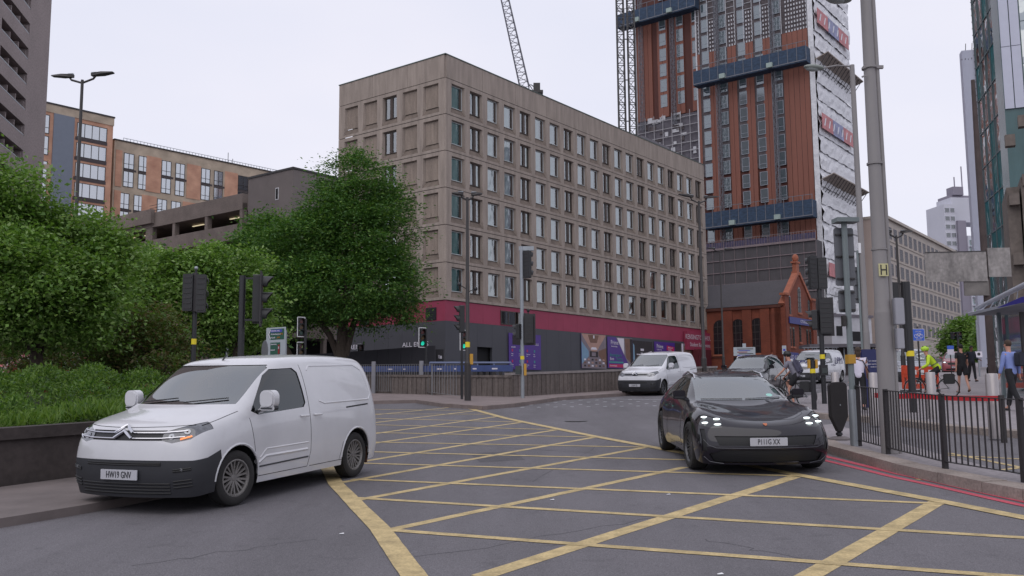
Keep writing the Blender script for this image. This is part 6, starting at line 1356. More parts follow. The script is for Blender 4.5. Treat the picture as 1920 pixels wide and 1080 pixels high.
def cut(bm, poly, axis, filt=None, extract=True):
    """cut the outline into the skin and lift out the faces inside; axis y: (x,z), x: (y,z), z: (x,y)"""
    pr = {'y': lambda p: (p.x, p.z), 'x': lambda p: (p.y, p.z), 'z': lambda p: (p.x, p.y)}[axis]; mk = {'y': lambda a, b: Vector((a, 0, b)), 'x': lambda a, b: Vector((0, a, b)), 'z': lambda a, b: Vector((a, b, 0))}[axis]
    x0, x1, y0, y1 = min(p[0] for p in poly) - .06, max(p[0] for p in poly) + .06, min(p[1] for p in poly) - .06, max(p[1] for p in poly) + .06
    ok = lambda f: (lambda c, q: x0 < q[0] < x1 and y0 < q[1] < y1 and (filt is None or filt(c, f.normal)))(f.calc_center_median(), pr(f.calc_center_median()))
    for i in range(len(poly)):
        a, b = poly[i], poly[(i + 1) % len(poly)]; fs = [f for f in bm.faces if ok(f)]; g = set(fs)
        for f in fs: g.update(f.edges); g.update(f.verts)
        no = mk(b[1] - a[1], -(b[0] - a[0]))
        if no.length < 1e-6: continue
        bmesh.ops.bisect_plane(bm, geom=list(g), plane_co=mk(*a), plane_no=no.normalized(), dist=1e-5)
    sel = [f for f in bm.faces if ok(f) and inpoly(*pr(f.calc_center_median()), poly)]
    if not extract: return sel
    nb = bmesh.new(); mp = {}
    for f in sel:
        for v in f.verts:
            if v not in mp: mp[v] = nb.verts.new(v.co)
    for f in sel:
        try: nf = nb.faces.new([mp[v] for v in f.verts]); nf.smooth = True
        except ValueError: pass
    bmesh.ops.delete(bm, geom=sel, context='FACES'); return nb
def bpart(name, bm, parent, mat, inset=0, thick=0, label=None, keep=None):
    bm.normal_update()
    if inset:
        for v in bm.verts: v.co -= v.normal * inset
    if thick:
        bmesh.ops.solidify(bm, geom=list(bm.faces), thickness=thick)
    for f in bm.faces: f.smooth = True
    me = bpy.data.meshes.new(name); bm.to_mesh(me); bm.free()
    try: me.set_sharp_from_angle(angle=R(38))
    except Exception: pass
    return part(name, me, parent, mat, label=label)
class Skin:
    def __init__(s, bm): s.t = BVHTree.FromBMesh(bm)
    def hit(s, p, axis, sgn=1):
        if axis == 'y': o, d = Vector((p[0], 3 * sgn, p[1])), Vector((0, -sgn, 0))
        elif axis == 'x': o, d = Vector((4 * sgn, p[0], p[1])), Vector((-sgn, 0, 0))
        else: o, d = Vector((p[0], p[1], 4)), Vector((0, 0, -1))
        h = s.t.ray_cast(o, d); return (h[0], h[1]) if h[0] is not None else (None, None)
    def line(s, mb, poly, axis, sgn=1, r=.006, out=.001, step=.05, closed=False, flat=None):
        P = list(poly) + ([poly[0]] if closed else []); pts = []
        for a, b in zip(P[:-1], P[1:]):
            n = max(1, int(math.hypot(b[0] - a[0], b[1] - a[1]) / step))
            for i in range(n + (1 if b is P[-1] else 0)):
                h, nn_ = s.hit((lerp(a[0], b[0], i / n), lerp(a[1], b[1], i / n)), axis, sgn)
                if h is not None:
                    if nn_.dot(Vector((0, sgn, 0)) if axis == 'y' else (Vector((sgn, 0, 0)) if axis == 'x' else Vector((0, 0, 1)))) < 0: nn_ = -nn_
                    pts.append(h + nn_ * out)
        if len(pts) > 1: mb.tube(pts, r, 6)
def arcpoly(cx, cz, r, n=18, z0=-.2): return [(cx + r * math.cos(math.pi * k / n), cz + r * math.sin(math.pi * k / n)) for k in range(n + 1)] + [(cx - r, z0), (cx + r, z0)]
def wheel(parent, x, y, r, w_, sgn, spokes=7, rr=None, steer=0, mat=None, twin=True, cap=None):
    mat = mat or rim_m; rr = rr or r * .67; T = Matrix.Translation((x, y, r)) @ Matrix.Rotation(steer, 4, 'Z') @ Matrix.Diagonal((1, sgn, 1, 1))
    m = MB(); m.T = T; h = w_ / 2; m.mat(tyre_m).lathe([(rr, -h * .9), (rr + .02, -h), (r - .03, -h * .98), (r - .006, -h * .8), (r, -h * .4), (r, h * .4), (r - .006, h * .8), (r - .03, h * .98), (rr + .02, h), (rr, h * .86)], 40, 'y')
    o = part('wheel', m, parent, smooth=True); m = MB(); m.T = T; m.mat(mat).lathe([(rr + .004, h * .9), (rr - .012, h * .92), (rr - .025, h * .7), (rr - .03, -h * .8)], 40, 'y'); m.lathe([(0, h * .62), (rr * .16, h * .6), (rr * .2, h * .5), (rr * .2, h * .1)], 20, 'y')
    for k in range(spokes):
        for dd in ((-.09, .09) if twin else (0,)):
            a = 2 * math.pi * k / spokes; c0 = a + dd * .5; c1 = a + dd * (1.8 if twin else 1); wd = rr * (.05 if twin else .12)
            p0 = Vector((rr * .16 * math.cos(c0), h * .55, rr * .16 * math.sin(c0))); p1 = Vector(((rr - .015) * math.cos(c1), h * .74, (rr - .015) * math.sin(c1))); d = (p1 - p0); nrm = Vector((-d.z, 0, d.x)).normalized() * wd; dp = Vector((0, -.03, 0))
            m.extr([p0 - nrm, p0 + nrm, p0 + nrm + dp, p0 - nrm + dp], [p1 - nrm * 1.1, p1 + nrm * 1.1, p1 + nrm + dp, p1 - nrm + dp])
    part('rim', m, o, smooth=False); m = MB(); m.T = T; m.mat(under).lathe([(0, -h * .3), (rr - .02, -h * .3), (rr - .02, -h * .5)], 24, 'y'); m.mat(M('brake_disc', (.12, .11, .11), metal=.6, rough=.5)).lathe([(0, -h * .1), (rr * .6, -h * .1), (rr * .6, -h * .2)], 24, 'y'); part('brake', m, o); return o
def plate(parent, txt, c, n, wd=.52, ht=.112, white=True, size=.083, sx=.62, yellow=False):
    x = Vector((0, 0, 1)).cross(Vector(n)).normalized(); Tm = frame(c, x); m = MB(); m.T = Tm; m.mat(MS('number_plate_white', (182, 182, 188), rough=.35, var=.04)).rbox(-wd / 2, -ht / 2, -.012, wd / 2, ht / 2, 0, .008, 'z'); o = part('number_plate', m, parent)
    t = MB(); t.mat(M('plate_black', (.015, .015, .02), var=0)); text_mb(t, txt, size * 1.28, Tm @ Matrix.Translation((0, -.003, .003)), sx * 1.06, ext=.0015); part('lettering', t, o)
def bx_part(name, parent, mat, *boxes, bev=.01):
    m = MB(); m.mat(mat)
    for b in boxes: m.box(*b)
    return part(name, m, parent, bev=bev)
def mirror(parent, T, body, s, sx=.17, sz=.17, sy=.2):
    m = MB(); m.T = T; m.mat(body); m.rbox(-sx * .42, s * sy * .1 if s > 0 else -sy * 1.08, -.0, sx * .42, s * sy * .1 if s < 0 else sy * 1.08, sz * 1.0, sz * .36, 'x'); m.mat(plastic).rbox(-sx * .38, s * sy * .1 if s > 0 else -sy * 1.05, -.03, sx * .38, s * sy * .1 if s < 0 else sy * 1.05, .03, .028, 'x'); m.bar((0, -s * .04, -.05), (0, s * sy * .4, -.0), .06); o = part('wing_mirror', m, parent, smooth=True, bev=.022 if sz > .15 else .015); return o
def seat_set(parent, xs_, zf, m_=None):
    m = MB(); m.mat(cabin_m)
    for x in xs_:
        for y in (-.38, .38):
            m.box(x - .25, y - .25, zf, x + .25, y + .25, zf + .18); m.box(x - .34, y - .24, zf + .18, x - .2, y + .24, zf + .75); m.box(x - .36, y - .12, zf + .78, x - .26, y + .12, zf + .95)
    return part('seats', m, parent, bev=.03)
# ------------------------------------------------------------------ panel vans
def van(label, loc, yaw, wb=2.785, W=1.85, H=1.80, group=None, style='a', body=None, reg='', scale=1, detail=True, cat='van'):
    k = wb / 2.785; kz = H / 1.80; kw = W / 1.85
    def X(x): return x * k if abs(x) <= 1.39 else (x - 1.39) + 1.39 * k if x > 0 else (x + 1.39) - 1.39 * k
    Z = lambda z: z if z < .6 else .6 + (z - .6) * (H - .6) / 1.2
    def m5(r): return (X(r[0]), Z(r[1]), X(r[2]), r[3] * kw, Z(r[4])) + ((Z(r[5]), r[6] * kw, r[7] * kw) if len(r) > 5 else ())
    P = lambda poly: [(X(a), Z(b)) for a, b in poly]; PF = lambda poly: [(a * kw, Z(b)) for a, b in poly]
    Fr = [m5(r) for r in [(2.18, 1.02, 1.99, .76, 1.0), (2.27, .90, 2.05, .87, .88), (2.31, .68, 2.09, .91, .68), (2.32, .42, 2.11, .92, .42), (2.27, .19, 2.06, .88, .19)]]
    T = [Fr[0]] + [m5(r) for r in [(1.98, 1.07, 1.80, .83, 1.045, .93, .91, .935), (1.68, 1.13, 1.52, .845, 1.095, .98, .925, .95), (1.40, 1.185, 1.22, .83, 1.16, 1.04, .93, .95), (1.02, 1.47, .88, .785, 1.43, 1.07, .93, .95), (.66, 1.745, .52, .745, 1.70, 1.08, .93, .95),
        (.28, 1.80, .2, .74, 1.755, 1.09, .93, .95), (-.5, 1.835, -.5, .74, 1.785, 1.10, .93, .95), (-1.3, 1.83, -1.3, .74, 1.775, 1.10, .93, .95), (-1.78, 1.80, -1.75, .73, 1.745, 1.1, .925, .945)]] + [m5((-2.06, 1.77, -2.0, .72, 1.72))]
    if style == 'c':
        dzs = {0: -.09, 1: -.05, 2: .02, 3: .05}
        for i_, d_ in dzs.items(): t_ = T[i_]; T[i_] = (t_[0], t_[1] + d_, t_[2], t_[3], t_[4] + d_) + t_[5:]
        Fr[0] = T[0]
    Rr = [T[-1]] + [m5(r) for r in [(-2.14, 1.1, -2.09, .90, 1.08), (-2.16, .7, -2.1, .92, .68), (-2.17, .45, -2.11, .92, .42), (-2.13, .26, -2.08, .88, .24)]]
    bm = cage({'F': Fr, 'T': T, 'R': Rr, 'side': (.70, .42, .22)}); sk = Skin(bm)
    root = thing('panel_van' if cat == 'van' else 'people_carrier', label, cat, loc, 0, group, mtx=slope_rot(yaw)); body = body or white_car
    ws = cut(bm, PF([(-.75, 1.205), (.75, 1.205), (.70, 1.69), (-.70, 1.69)]), 'x', lambda c, n: n.x > .25 and X(.45) < c.x < X(1.5))
    swp = P([(1.10, 1.11), (.66, 1.55), (.50, 1.63), (.02, 1.64), (-.06, 1.58), (-.09, 1.16), (-.03, 1.10), (.98, 1.06)]); sws = [cut(bm, swp, 'y', lambda c, n, s=s: c.y * s > .3 and n.y * s > .3) for s in (1, -1)]
    ra = .385
    for s in (1, -1):
        for cx in (1.39 * k, -1.39 * k): cut(bm, arcpoly(cx, .33, ra), 'y', lambda c, n, s=s: c.y * s > .4).free()
    bz = .60 if style == 'a' else (.66 if style == 'b' else .62)
    bump = cut(bm, [(X(1.60), -.1), (X(2.6), -.1), (X(2.6), bz + .02), (X(2.1), bz), (X(1.93), bz + .02), (X(1.72), bz + .09)], 'y')
    hl = [cut(bm, PF([(.50 * s, .83), (.50 * s, .925), (.86 * s, 1.045), (.92 * s, .985), (.80 * s, .84), (.62 * s, .80)]), 'x', lambda c, n, s=s: c.y * s > .4 and c.x > X(1.8) and n.x > .05) for s in (1, -1)]
    gp_ = PF([(-.50, .83), (.50, .83), (.53, .945), (-.53, .945)] if style != 'c' else [(-.42, .80), (.42, .80), (.5, .94), (-.5, .94)]); grl = cut(bm, gp_, 'x', lambda c, n: c.x > X(1.9) and n.x > .2)
    bpart('body', bm, root, body); bp_ = bpart('bumper', bump, root, plastic if style != 'c' else M('grey_bumper', (.045, .045, .05), rough=.6)); bpart('windscreen', ws, root, screen, inset=.006)
    for s_ in sws: bpart('side_window', s_, root, sidegl, inset=.01)
    for i, h_ in enumerate(hl):
        s = (1, -1)[i]; o = bpart('headlight', h_, root, lampglass, inset=.004)
        m = MB(); m.mat(refl_m)
        for (yy, zz, r_) in ((.60, .875, .034), (.74, .925, .036)):
            q, n_ = sk.hit((yy * s * kw, Z(zz)), 'x')
            if q: m.T = Matrix.Translation(q + n_ * .0) @ n_.to_track_quat('Y', 'Z').to_matrix().to_4x4(); m.lathe([(r_ * .3, .003), (r_, .006), (r_, .0)], 16, 'y')
        m.T = None; part('reflector', m, o, smooth=True)
        m = MB(); m.mat(indic if (s > 0 and style == 'a') else chrome); sk.line(m, [(yy * s * kw, Z(zz)) for yy, zz in ((.70, .842), (.80, .875))], 'x', r=.010, out=.004); part('indicator', m, o)
    bpart('grille', grl, root, M('grille_black', (.012, .012, .014), rough=.5), inset=.012)
    m = MB(); m.mat(chrome)
    if style in 'ab':
        for z0 in (.855, .92): sk.line(m, [(-.74 * kw, Z(z0 + .015)), (-.5 * kw, Z(z0)), (-.13 * kw, Z(z0))], 'x', r=.009, out=.006); sk.line(m, [(.13 * kw, Z(z0)), (.5 * kw, Z(z0)), (.74 * kw, Z(z0 + .015))], 'x', r=.009, out=.006)
        for dz in (0, .062): sk.line(m, [(-.125, Z(.855 + dz)), (0, Z(.935 + dz)), (.125, Z(.855 + dz))], 'x', r=.017, out=.012, step=.03)
    else:
        for z0 in (.83, .87, .91): sk.line(m, [(-.44, Z(z0)), (.44, Z(z0))], 'x', r=.008, out=.006)
        q, n_ = sk.hit((0, Z(.87)), 'x'); m.T = Matrix.Translation(q + Vector((.02, 0, 0))); m.lathe([(.06, 0), (.07, .008), (.08, 0)], 22, 'x')
        for a_ in (90, 210, 330): m.bar((0.004, 0, 0), (0.004, .062 * math.cos(R(a_)), .062 * math.sin(R(a_))), .012)
        m.T = None
    part('badge', m, root)
    # seams
    m = MB(); m.mat(seam)
    for s in (1, -1):
        sk.line(m, P([(1.16, 1.03), (1.10, .72), (1.02, .30), (-.10, .30), (-.16, .5), (-.16, 1.68)]), 'y', s, r=.0045, out=-.001); sk.line(m, P([(-.16, .30), (-1.0, .30)]), 'y', s, r=.0045, out=-.001)
        if style == 'a': sk.line(m, P([(-.16, .30), (-.92, .3), (-1.0, .55)]), 'y', s, r=.004, out=-.001)
        sk.line(m, P([(1.9, .99), (1.3, 1.12)]), 'y', s, r=.004, out=0)
        sk.line(m, P([(-1.12, 1.04), (-1.75, 1.06)]), 'y', s, r=.012, out=-.004)
    sk.line(m, PF([(-.76, 1.0), (-.5, .985), (0, .975), (.5, .985), (.76, 1.0)]), 'x', r=.005, out=-.001); part('panel_gap', m, root)
    m = MB(); m.mat(body)
    for s in (1, -1):
        sk.line(m, P([(-.30, 1.60), (-.38, 1.66), (-1.6, 1.66), (-1.78, 1.58), (-1.88, 1.2), (-1.8, 1.13), (-.55, 1.13), (-.42, 1.17)]), 'y', s, r=.014, out=-.004); sk.line(m, P([(.98, .52), (.85, .62), (-.1, .62)]), 'y', s, r=.016, out=-.009)
        sk.line(m, P([(1.0, .46), (.86, .53), (-.08, .53)]), 'y', s, r=.04, out=-.028)
        for cx in (1.39, -1.39): sk.line(m, [(cx * k + (ra + .01) * math.cos(math.pi * q / 16), .33 + (ra + .01) * math.sin(math.pi * q / 16)) for q in range(17)], 'y', s, r=.016, out=-.006)
    part('pressing', m, root, smooth=True)
    m = MB(); m.mat(plastic)
    for s in (1, -1): sk.line(m, P([(1.0, .415), (-.1, .43)]), 'y', s, r=.011, out=.0)
    part('rubbing_strip', m, root)
    for s in (1, -1):
        for xx in (-.02, -.34):
            q, n_ = sk.hit((X(xx), Z(.985)), 'y', s)
            if q: m = MB(); m.mat(body); m.tube([q + Vector((.09, s * .004, 0)), q + Vector((.05, s * .035, .0)), q + Vector((-.06, s * .035, 0)), q + Vector((-.09, s * .004, 0))], .013, 8); part('door_handle', m, root, smooth=True)
    m = MB(); m.mat(M('intake_black', (.006, .006, .007), rough=.6, var=0))
    for z in (.24, .275, .31, .345): sk.line(m, [(-.62 * kw, z), (.62 * kw, z)], 'x', r=.011, out=.001)
    for z in (.555, .575): sk.line(m, [(-.52 * kw, z), (.52 * kw, z)], 'x', r=.011, out=.001)
    for s in (1, -1):
        for z in (.30, .335, .37, .48, .5): sk.line(m, [(.66 * s * kw, z), (.84 * s * kw, z + .02)], 'x', r=.011, out=.001)
    part('air_intake', m, root)
    for s in (1, -1):
        q, n_ = sk.hit((.74 * s * kw, .50), 'x')
        if q: m = MB(); m.mat(M('fog_lens', (.12, .12, .13), rough=.1)).ball(q, .008, .03, .022, 10, 8); part('fog_lamp', m, root, smooth=True)
    q, _ = sk.hit((0, .445), 'x'); plate(root, reg, q + Vector((.018, 0, 0)), (1, 0, 0))
    for s in (1, -1):
        q, _ = sk.hit((X(.93), Z(1.08)), 'y', s); mirror(root, Matrix.Translation(q + Vector((.02, s * .02, .06))), body, s, .17, .22, .22)
        for cx in (1, -1): wheel(root, cx * 1.39 * k, s * (.5 * W - .115), .325, .205, s, 9 if style == 'a' else 6, twin=(style != 'b'), steer=R(-6) if cx > 0 and style == 'a' else 0, mat=(rim_dirty if style == 'a' else rim_m) if style != 'b' else M('steel_wheel', (.09, .09, .10), rough=.5, metal=.4))
        m = MB(); m.mat(under)
        for cx in (1, -1):
            x0 = cx * 1.39 * k; n = 14; vs = []; 
            for q_ in range(n + 1):
                a = math.pi * q_ / n
                for yy in (.5 * W - .06, .5 * W - .36): vs.append((x0 + (ra + .004) * math.cos(a), s * yy, .33 + (ra + .004) * math.sin(a)))
            m.add(vs, [(2 * q_, 2 * q_ + 1, 2 * q_ + 3, 2 * q_ + 2) for q_ in range(n)])
        part('wheel_arch', m, root)
    bx_part('underbody', root, under, (X(-2.0), -.8 * kw, .2, X(2.1), .8 * kw, .28))
    m = MB(); m.mat(cabin_m).box(X(1.0), -.7, .6, X(1.5), .7, Z(1.06)); m.box(X(-.35), -.66, .4, X(-.25), .66, Z(1.55)); m.box(X(-.3), -.8, .3, X(1.4), .8, .42); part('dashboard', m, root); seat_set(root, (.35,), .72)
    m = MB(); m.mat(cabin_m); pts = [(X(.98) + .05 * math.cos(a), -.38 + .19 * math.cos(a + math.pi / 2), Z(1.02) + .17 * math.sin(a + math.pi / 2)) for a in [2 * math.pi * i / 14 for i in range(15)]]; m.tube(pts, .015, 6); part('steering_wheel', m, root)
    m = MB(); m.mat(black_paint)
    for (a, b) in (((-.62, 1.22), (-.05, 1.27)), ((.1, 1.22), (.62, 1.27))): sk.line(m, PF([a, b]), 'x', r=.008, out=.012)
    part('wiper', m, root); q, _ = sk.hit((X(.5), 0), 'z'); m = MB(); m.mat(black_paint).tube([q, q + Vector((-.12, 0, .10))], [.012, .005], 8); part('roof_aerial', m, root)
    if style == 'a':
        m = MB(); m.mat(M('brown_mudflap', (.12, .06, .04), rough=.8)).box(X(-1.86), .62, .16, X(-1.83), .84, .4); part('mud_flap', m, root)
    return root, sk, X, Z
white_car = M('white_van_paint', (.57, .57, .595), rough=.3, var=.08, scale=1.6, coat=.7); white_car2 = M('white_van_paint_clean', (.64, .64, .68), rough=.28, var=.03, scale=1.2, coat=.7)
def car_loc(px_f, Yf, back_yaw, wb, front_axle=True):
    """mid-wheelbase ground point from the front axle position; back_yaw = direction front->rear from +Y toward +X"""
    x = at(px_f, 720, Yf).x; d = Vector((math.sin(back_yaw), math.cos(back_yaw), 0)); c = Vector((x, Yf, 0)) + d * wb / 2; c.z = gz(c.x, c.y) + .006; return c, math.atan2(-d.y, -d.x)
# near white van: midpoint of the four wheels
c, yw = car_loc(332, 11.55, R(21), 2.785); van('near white panel van driving toward the lower left past the hedge, alloy wheels scuffed', c, yw, wb=2.72, H=1.76, style='a', reg='HW19 GNV', group='white panel vans on the road')
c, yw = car_loc(1207, 40.9, R(33), 3.275); J = van('white panel van waiting by the concrete parapet, bare arm at its open window', c, yw, wb=3.275, W=1.92, H=1.86, style='b', body=white_car2, reg='LX68 YSL', group='white panel vans on the road')
c, yw = car_loc(1513, 53.5, R(38), 3.2); V, skv, XV, ZV = van('white panel van lettered LPM on its bonnet and side, beyond the crossing poles', c, yw, wb=3.2, W=1.90, H=1.90, style='c', body=white_car2, reg='BV11 LPM', group='white panel vans on the road')
t = MB(); t.mat(M('navy_lettering', (.03, .03, .12), var=0)); q, n_ = skv.hit((XV(1.72), 0), 'z'); ang = Vector((.95, 0, -.0)); text_mb(t, 'LPM', .62, frame(q + Vector((.03, 0, .06)), (0, 1, 0), (-1, 0, .40)), 1.15, ext=.012)
q, n_ = skv.hit((XV(-.9), 1.25), 'y', 1); text_mb(t, 'LPM', .55, frame(q + Vector((0, .05, 0)), (-1, 0, 0), (0, -.0, 1)), 1.4); text_mb(t, 'LPM', .3, frame(q + Vector((.9, .04, -.3)), (-1, 0, 0)), 1.4); part('lettering', t, V)
m = MB(); m.mat(MS('roof_rack_grey', (120, 120, 125), var=.1))
for yy in (-.7, .7): m.bar((-1.8, yy, 2.05), (.2, yy, 2.05), .05)
for xx in (-1.8, -1.1, -.4, .2): m.bar((xx, -.7, 2.05), (xx, .7, 2.05), .05); m.bar((xx, -.6, 1.9), (xx, -.6, 2.05), .04); m.bar((xx, .6, 1.9), (xx, .6, 2.05), .04)
part('roof_rack', m, V)
m = MB(); m.mat(black_paint); 
for z in (1.28, 1.45, 1.62): sk_y = m.box(XV(1.32) - (z - 1.25) * .9 + .05, -.15, z - .015, XV(1.32) - (z - 1.25) * .9 + .09, .38, z + .015)
part('windscreen_sticker', m, V)

# ------------------------------------------------------------------ cars
def car(label, loc, yaw, spec, paint, glassm, wheels, reg=None, group=None, rails=None, name='parked_car', lights=None, steer=0, front=None, cat='car'):
    bm = cage(spec); sk = Skin(bm); root = thing(name, label, cat, loc, 0, group, mtx=slope_rot(yaw)); W = spec['W']; 
    ws = cut(bm, spec['ws'], 'x', lambda c, n: n.x > .12 and spec['wsx'][0] < c.x < spec['wsx'][1])
    sw = []
    for s in (1, -1):
        for pl in spec['sw']: sw.append(cut(bm, pl, 'y', lambda c, n, s=s: c.y * s > .3 and n.y * s > .2))
    rw = cut(bm, spec['rw'], 'x', lambda c, n: n.x < -.12 and c.x < spec['rwx']) if 'rw' in spec else None
    (xf, xr, r, ww) = wheels; ra = r + .05
    for s in (1, -1):
        for cx in (xf, xr): cut(bm, arcpoly(cx, r + .01, ra), 'y', lambda c, n, s=s: c.y * s > .4).free()
    hl = [cut(bm, [(a * s, b) for a, b in spec['hl']], 'x', lambda c, n, s=s: c.y * s > .3 and c.x > spec['hlx'] and n.x > .02) for s in (1, -1)]
    ex = [(nm, cut(bm, pl, ax, fl), mt, ins) for nm, pl, ax, fl, mt, ins in spec.get('cuts', [])]
    bpart('body', bm, root, paint); bpart('windscreen', ws, root, glassm, inset=.004)
    for s_ in sw: bpart('side_window', s_, root, spec.get('sgl', sidegl), inset=.006)
    if rw: bpart('rear_window', rw, root, sidegl, inset=.006)
    ho = [bpart('headlight', h_, root, spec.get('hlm', lampglass), inset=.006) for h_ in hl]
    for nm, b, mt, ins in ex: bpart(nm, b, root, mt, inset=ins)
    if lights:
        for i, s in enumerate((1, -1)):
            m = MB(); m.mat(lights[0])
            for (yy, zz, a, b) in lights[1]:
                q, n_ = sk.hit((yy * s, zz), 'x')
                if q: m.ball(q + Vector((.004, 0, 0)), .022, a, b, 12, 8)
            part('lamp_element', m, ho[i], smooth=True)
    m = MB(); m.mat(spec.get('seam', seam))
    for s in (1, -1):
        for ln in spec.get('seams', []): sk.line(m, ln, 'y', s, r=.004, out=-.001)
    for ln in spec.get('fseams', []): sk.line(m, ln, 'x', 1, r=.004, out=-.001)
    for ln in spec.get('tseams', []):
        for s in (1, -1): sk.line(m, [(a, b * s) for a, b in ln], 'z', 1, r=.004, out=-.001)
    part('panel_gap', m, root)
    for s in (1, -1):
        for cx in (xf, xr):
            wheel(root, cx, s * (W / 2 - ww / 2 - .015), r, ww, s, spec.get('spokes', 5), rr=r * .72, mat=spec.get('rim', rim_m), steer=steer if cx == xf else 0)
            m = MB(); m.mat(under); vs = []
            for q_ in range(15):
                a = math.pi * q_ / 14
                for yy in (W / 2 - .05, W / 2 - .4): vs.append((cx + (ra + .003) * math.cos(a), s * yy, r + .01 + (ra + .003) * math.sin(a)))
            m.add(vs, [(2 * q_, 2 * q_ + 1, 2 * q_ + 3, 2 * q_ + 2) for q_ in range(14)]); part('wheel_arch', m, root)
        q, _ = sk.hit(spec['mir'], 'y', s); mirror(root, Matrix.Translation(q + Vector((0, s * .03, .04))), paint, s, .16, .11, .20)
    if rails:
        for s in (1, -1):
            m = MB(); m.mat(rails); pts = []
            for (x, y, z) in spec['rails']: h_, _ = sk.hit((x, y * s), 'z'); pts.append((h_ + Vector((0, 0, z))) if h_ else Vector((x, y * s, 1.3)))
            m.tube(pts, .018, 8); part('roof_rail', m, root, smooth=True)
    zc = spec['cab']; bx_part('underbody', root, under, (xr - .6, -W / 2 + .12, .16, xf + .6, W / 2 - .12, .24)); m = MB(); m.mat(cabin_m).box(zc[0], -.7, .4, zc[0] + .45, .7, zc[1] - .06); m.box(xr + .1, -.7, .25, zc[0], .7, .4); part('dashboard', m, root, bev=.03); seat_set(root, zc[2], zc[3])
    if reg: q, _ = sk.hit((0, spec['pz']), 'x'); plate(root, reg, q + Vector((.02, 0, 0)), (1, 0, 0))
    return root, sk
est = {'W': 1.97, 'F': [(2.25, .715, 2.02, .73, .775), (2.36, .62, 2.13, .86, .63), (2.42, .46, 2.18, .93, .46), (2.42, .30, 2.17, .94, .30), (2.36, .15, 2.10, .90, .15)],
       'R': [(-2.42, .99, -2.3, .66, .97), (-2.54, .8, -2.38, .83, .78), (-2.58, .6, -2.42, .88, .58), (-2.56, .4, -2.42, .88, .4), (-2.48, .25, -2.37, .84, .25)], 'side': (.54, .36, .2)}
est['T'] = [est['F'][0], (2.0, .765, 1.86, .82, .885, .70, .93, .965), (1.62, .815, 1.52, .82, .955, .80, .965, 1.005), (1.22, .875, 1.15, .80, .945, .85, .945, .98), (.92, .965, .66, .77, .965, .89, .915, .96), (.47, 1.17, .32, .70, 1.15, .93, .905, .955), (.0, 1.365, -.14, .63, 1.33, .94, .905, .955),
            (-.5, 1.425, -.5, .61, 1.385, .95, .905, .96), (-1.1, 1.415, -1.1, .60, 1.36, .97, .915, .985), (-1.7, 1.33, -1.65, .58, 1.27, 1.0, .90, .99), (-2.15, 1.17, -2.05, .62, 1.1, .96, .87, .95), est['R'][0]]
blackp = M('black_metallic_paint', (.009, .007, .012), rough=.3, var=.03, metal=0, coat=.9, spec=.15); gblk = M('gloss_black', (.006, .006, .008), rough=.12, var=0, coat=1); mblk = M('intake_black', (.006, .006, .007), rough=.6, var=0)
est.update(ws=[(-.70, .985), (.70, .985), (.60, 1.335), (-.60, 1.335)], wsx=(-.3, 1.0), sw=[[(.52, .96), (.10, 1.20), (-.20, 1.30), (-.62, 1.33), (-.66, .98)], [(-.72, .98), (-.68, 1.33), (-1.3, 1.28), (-1.75, 1.14), (-1.7, 1.02)]],
           hl=[(.60, .665), (.58, .77), (.80, .83), (.91, .80), (.90, .70), (.74, .655)], hlx=1.8, hlm=M('headlamp_dark_glass', (.008, .008, .01), rough=.05, var=0, coat=1), mir=(.55, .99), cab=(.35, .93, (-.2, -1.1), .35), pz=.475, spokes=10, rim=rim_d,
           seams=[[(.62, .93), (.70, .6), (.66, .28), (-.5, .28)], [(-.68, .98), (-.68, .32)]], tseams=[[(2.1, 0), (2.06, .45), (1.9, .62), (1.4, .68), (.95, .70)]],
           cuts=[('lower_grille', [(-.72, .18), (.72, .18), (.80, .30), (.62, .36), (-.62, .36), (-.80, .30)], 'x', lambda c, n: c.x > 2, mblk, .02), ('upper_grille', [(-.66, .42), (.66, .42), (.72, .55), (-.72, .55)], 'x', lambda c, n: c.x > 2, mblk, .012),
                 ('air_curtain', [(.82, .34), (.88, .34), (.885, .64), (.83, .64)], 'x', lambda c, n: c.x > 1.9, mblk, .01), ('air_curtain', [(-.88, .34), (-.82, .34), (-.83, .64), (-.885, .64)], 'x', lambda c, n: c.x > 1.9, mblk, .01)],
           rails=[(-.1, .56, -.01), (-.2, .56, .035), (-.8, .555, .04), (-1.5, .52, .035), (-1.65, .5, -.01)])
Lp = [(.645, .775, .05, .014), (.80, .797, .05, .014), (.65, .705, .052, .015), (.805, .722, .052, .015)]
c, yw = car_loc(1407, 14.15, R(1.0), 2.904); E, ske = car('glossy black estate car with four-point white headlights turning on the box junction', c, yw, est, blackp, screen, (1.452, -1.452, .355, .25), reg='P111G XX', rails=chrome, lights=(ledw, Lp), name='estate_car', steer=R(3))
m = MB(); m.mat(M('satin_dark_trim', (.07, .07, .08), rough=.3, metal=.7, var=0)); ske.line(m, [(-.70, .385), (.70, .385)], 'x', r=.007, out=.004)
for s in (1, -1): ske.line(m, [(.70 * s, .385), (.80 * s, .42), (.86 * s, .5)], 'x', r=.006, out=.004); ske.line(m, [(.60 * s, .165), (.78 * s, .19), (.86 * s, .26)], 'x', r=.006, out=.004)
part('trim_strip', m, E); q, n_ = ske.hit((0, .70), 'x'); m = MB(); m.mat(MS('emblem_gold', (190, 120, 90), metal=.5)); m.T = Matrix.Translation(q + n_ * .004) @ n_.to_track_quat('Z', 'Y').to_matrix().to_4x4(); m.add([(-.028, .035, 0), (.028, .035, 0), (.026, -.01, .004), (0, -.04, 0), (-.026, -.01, .004)], [(0, 1, 2, 3, 4)]); part('badge', m, E)
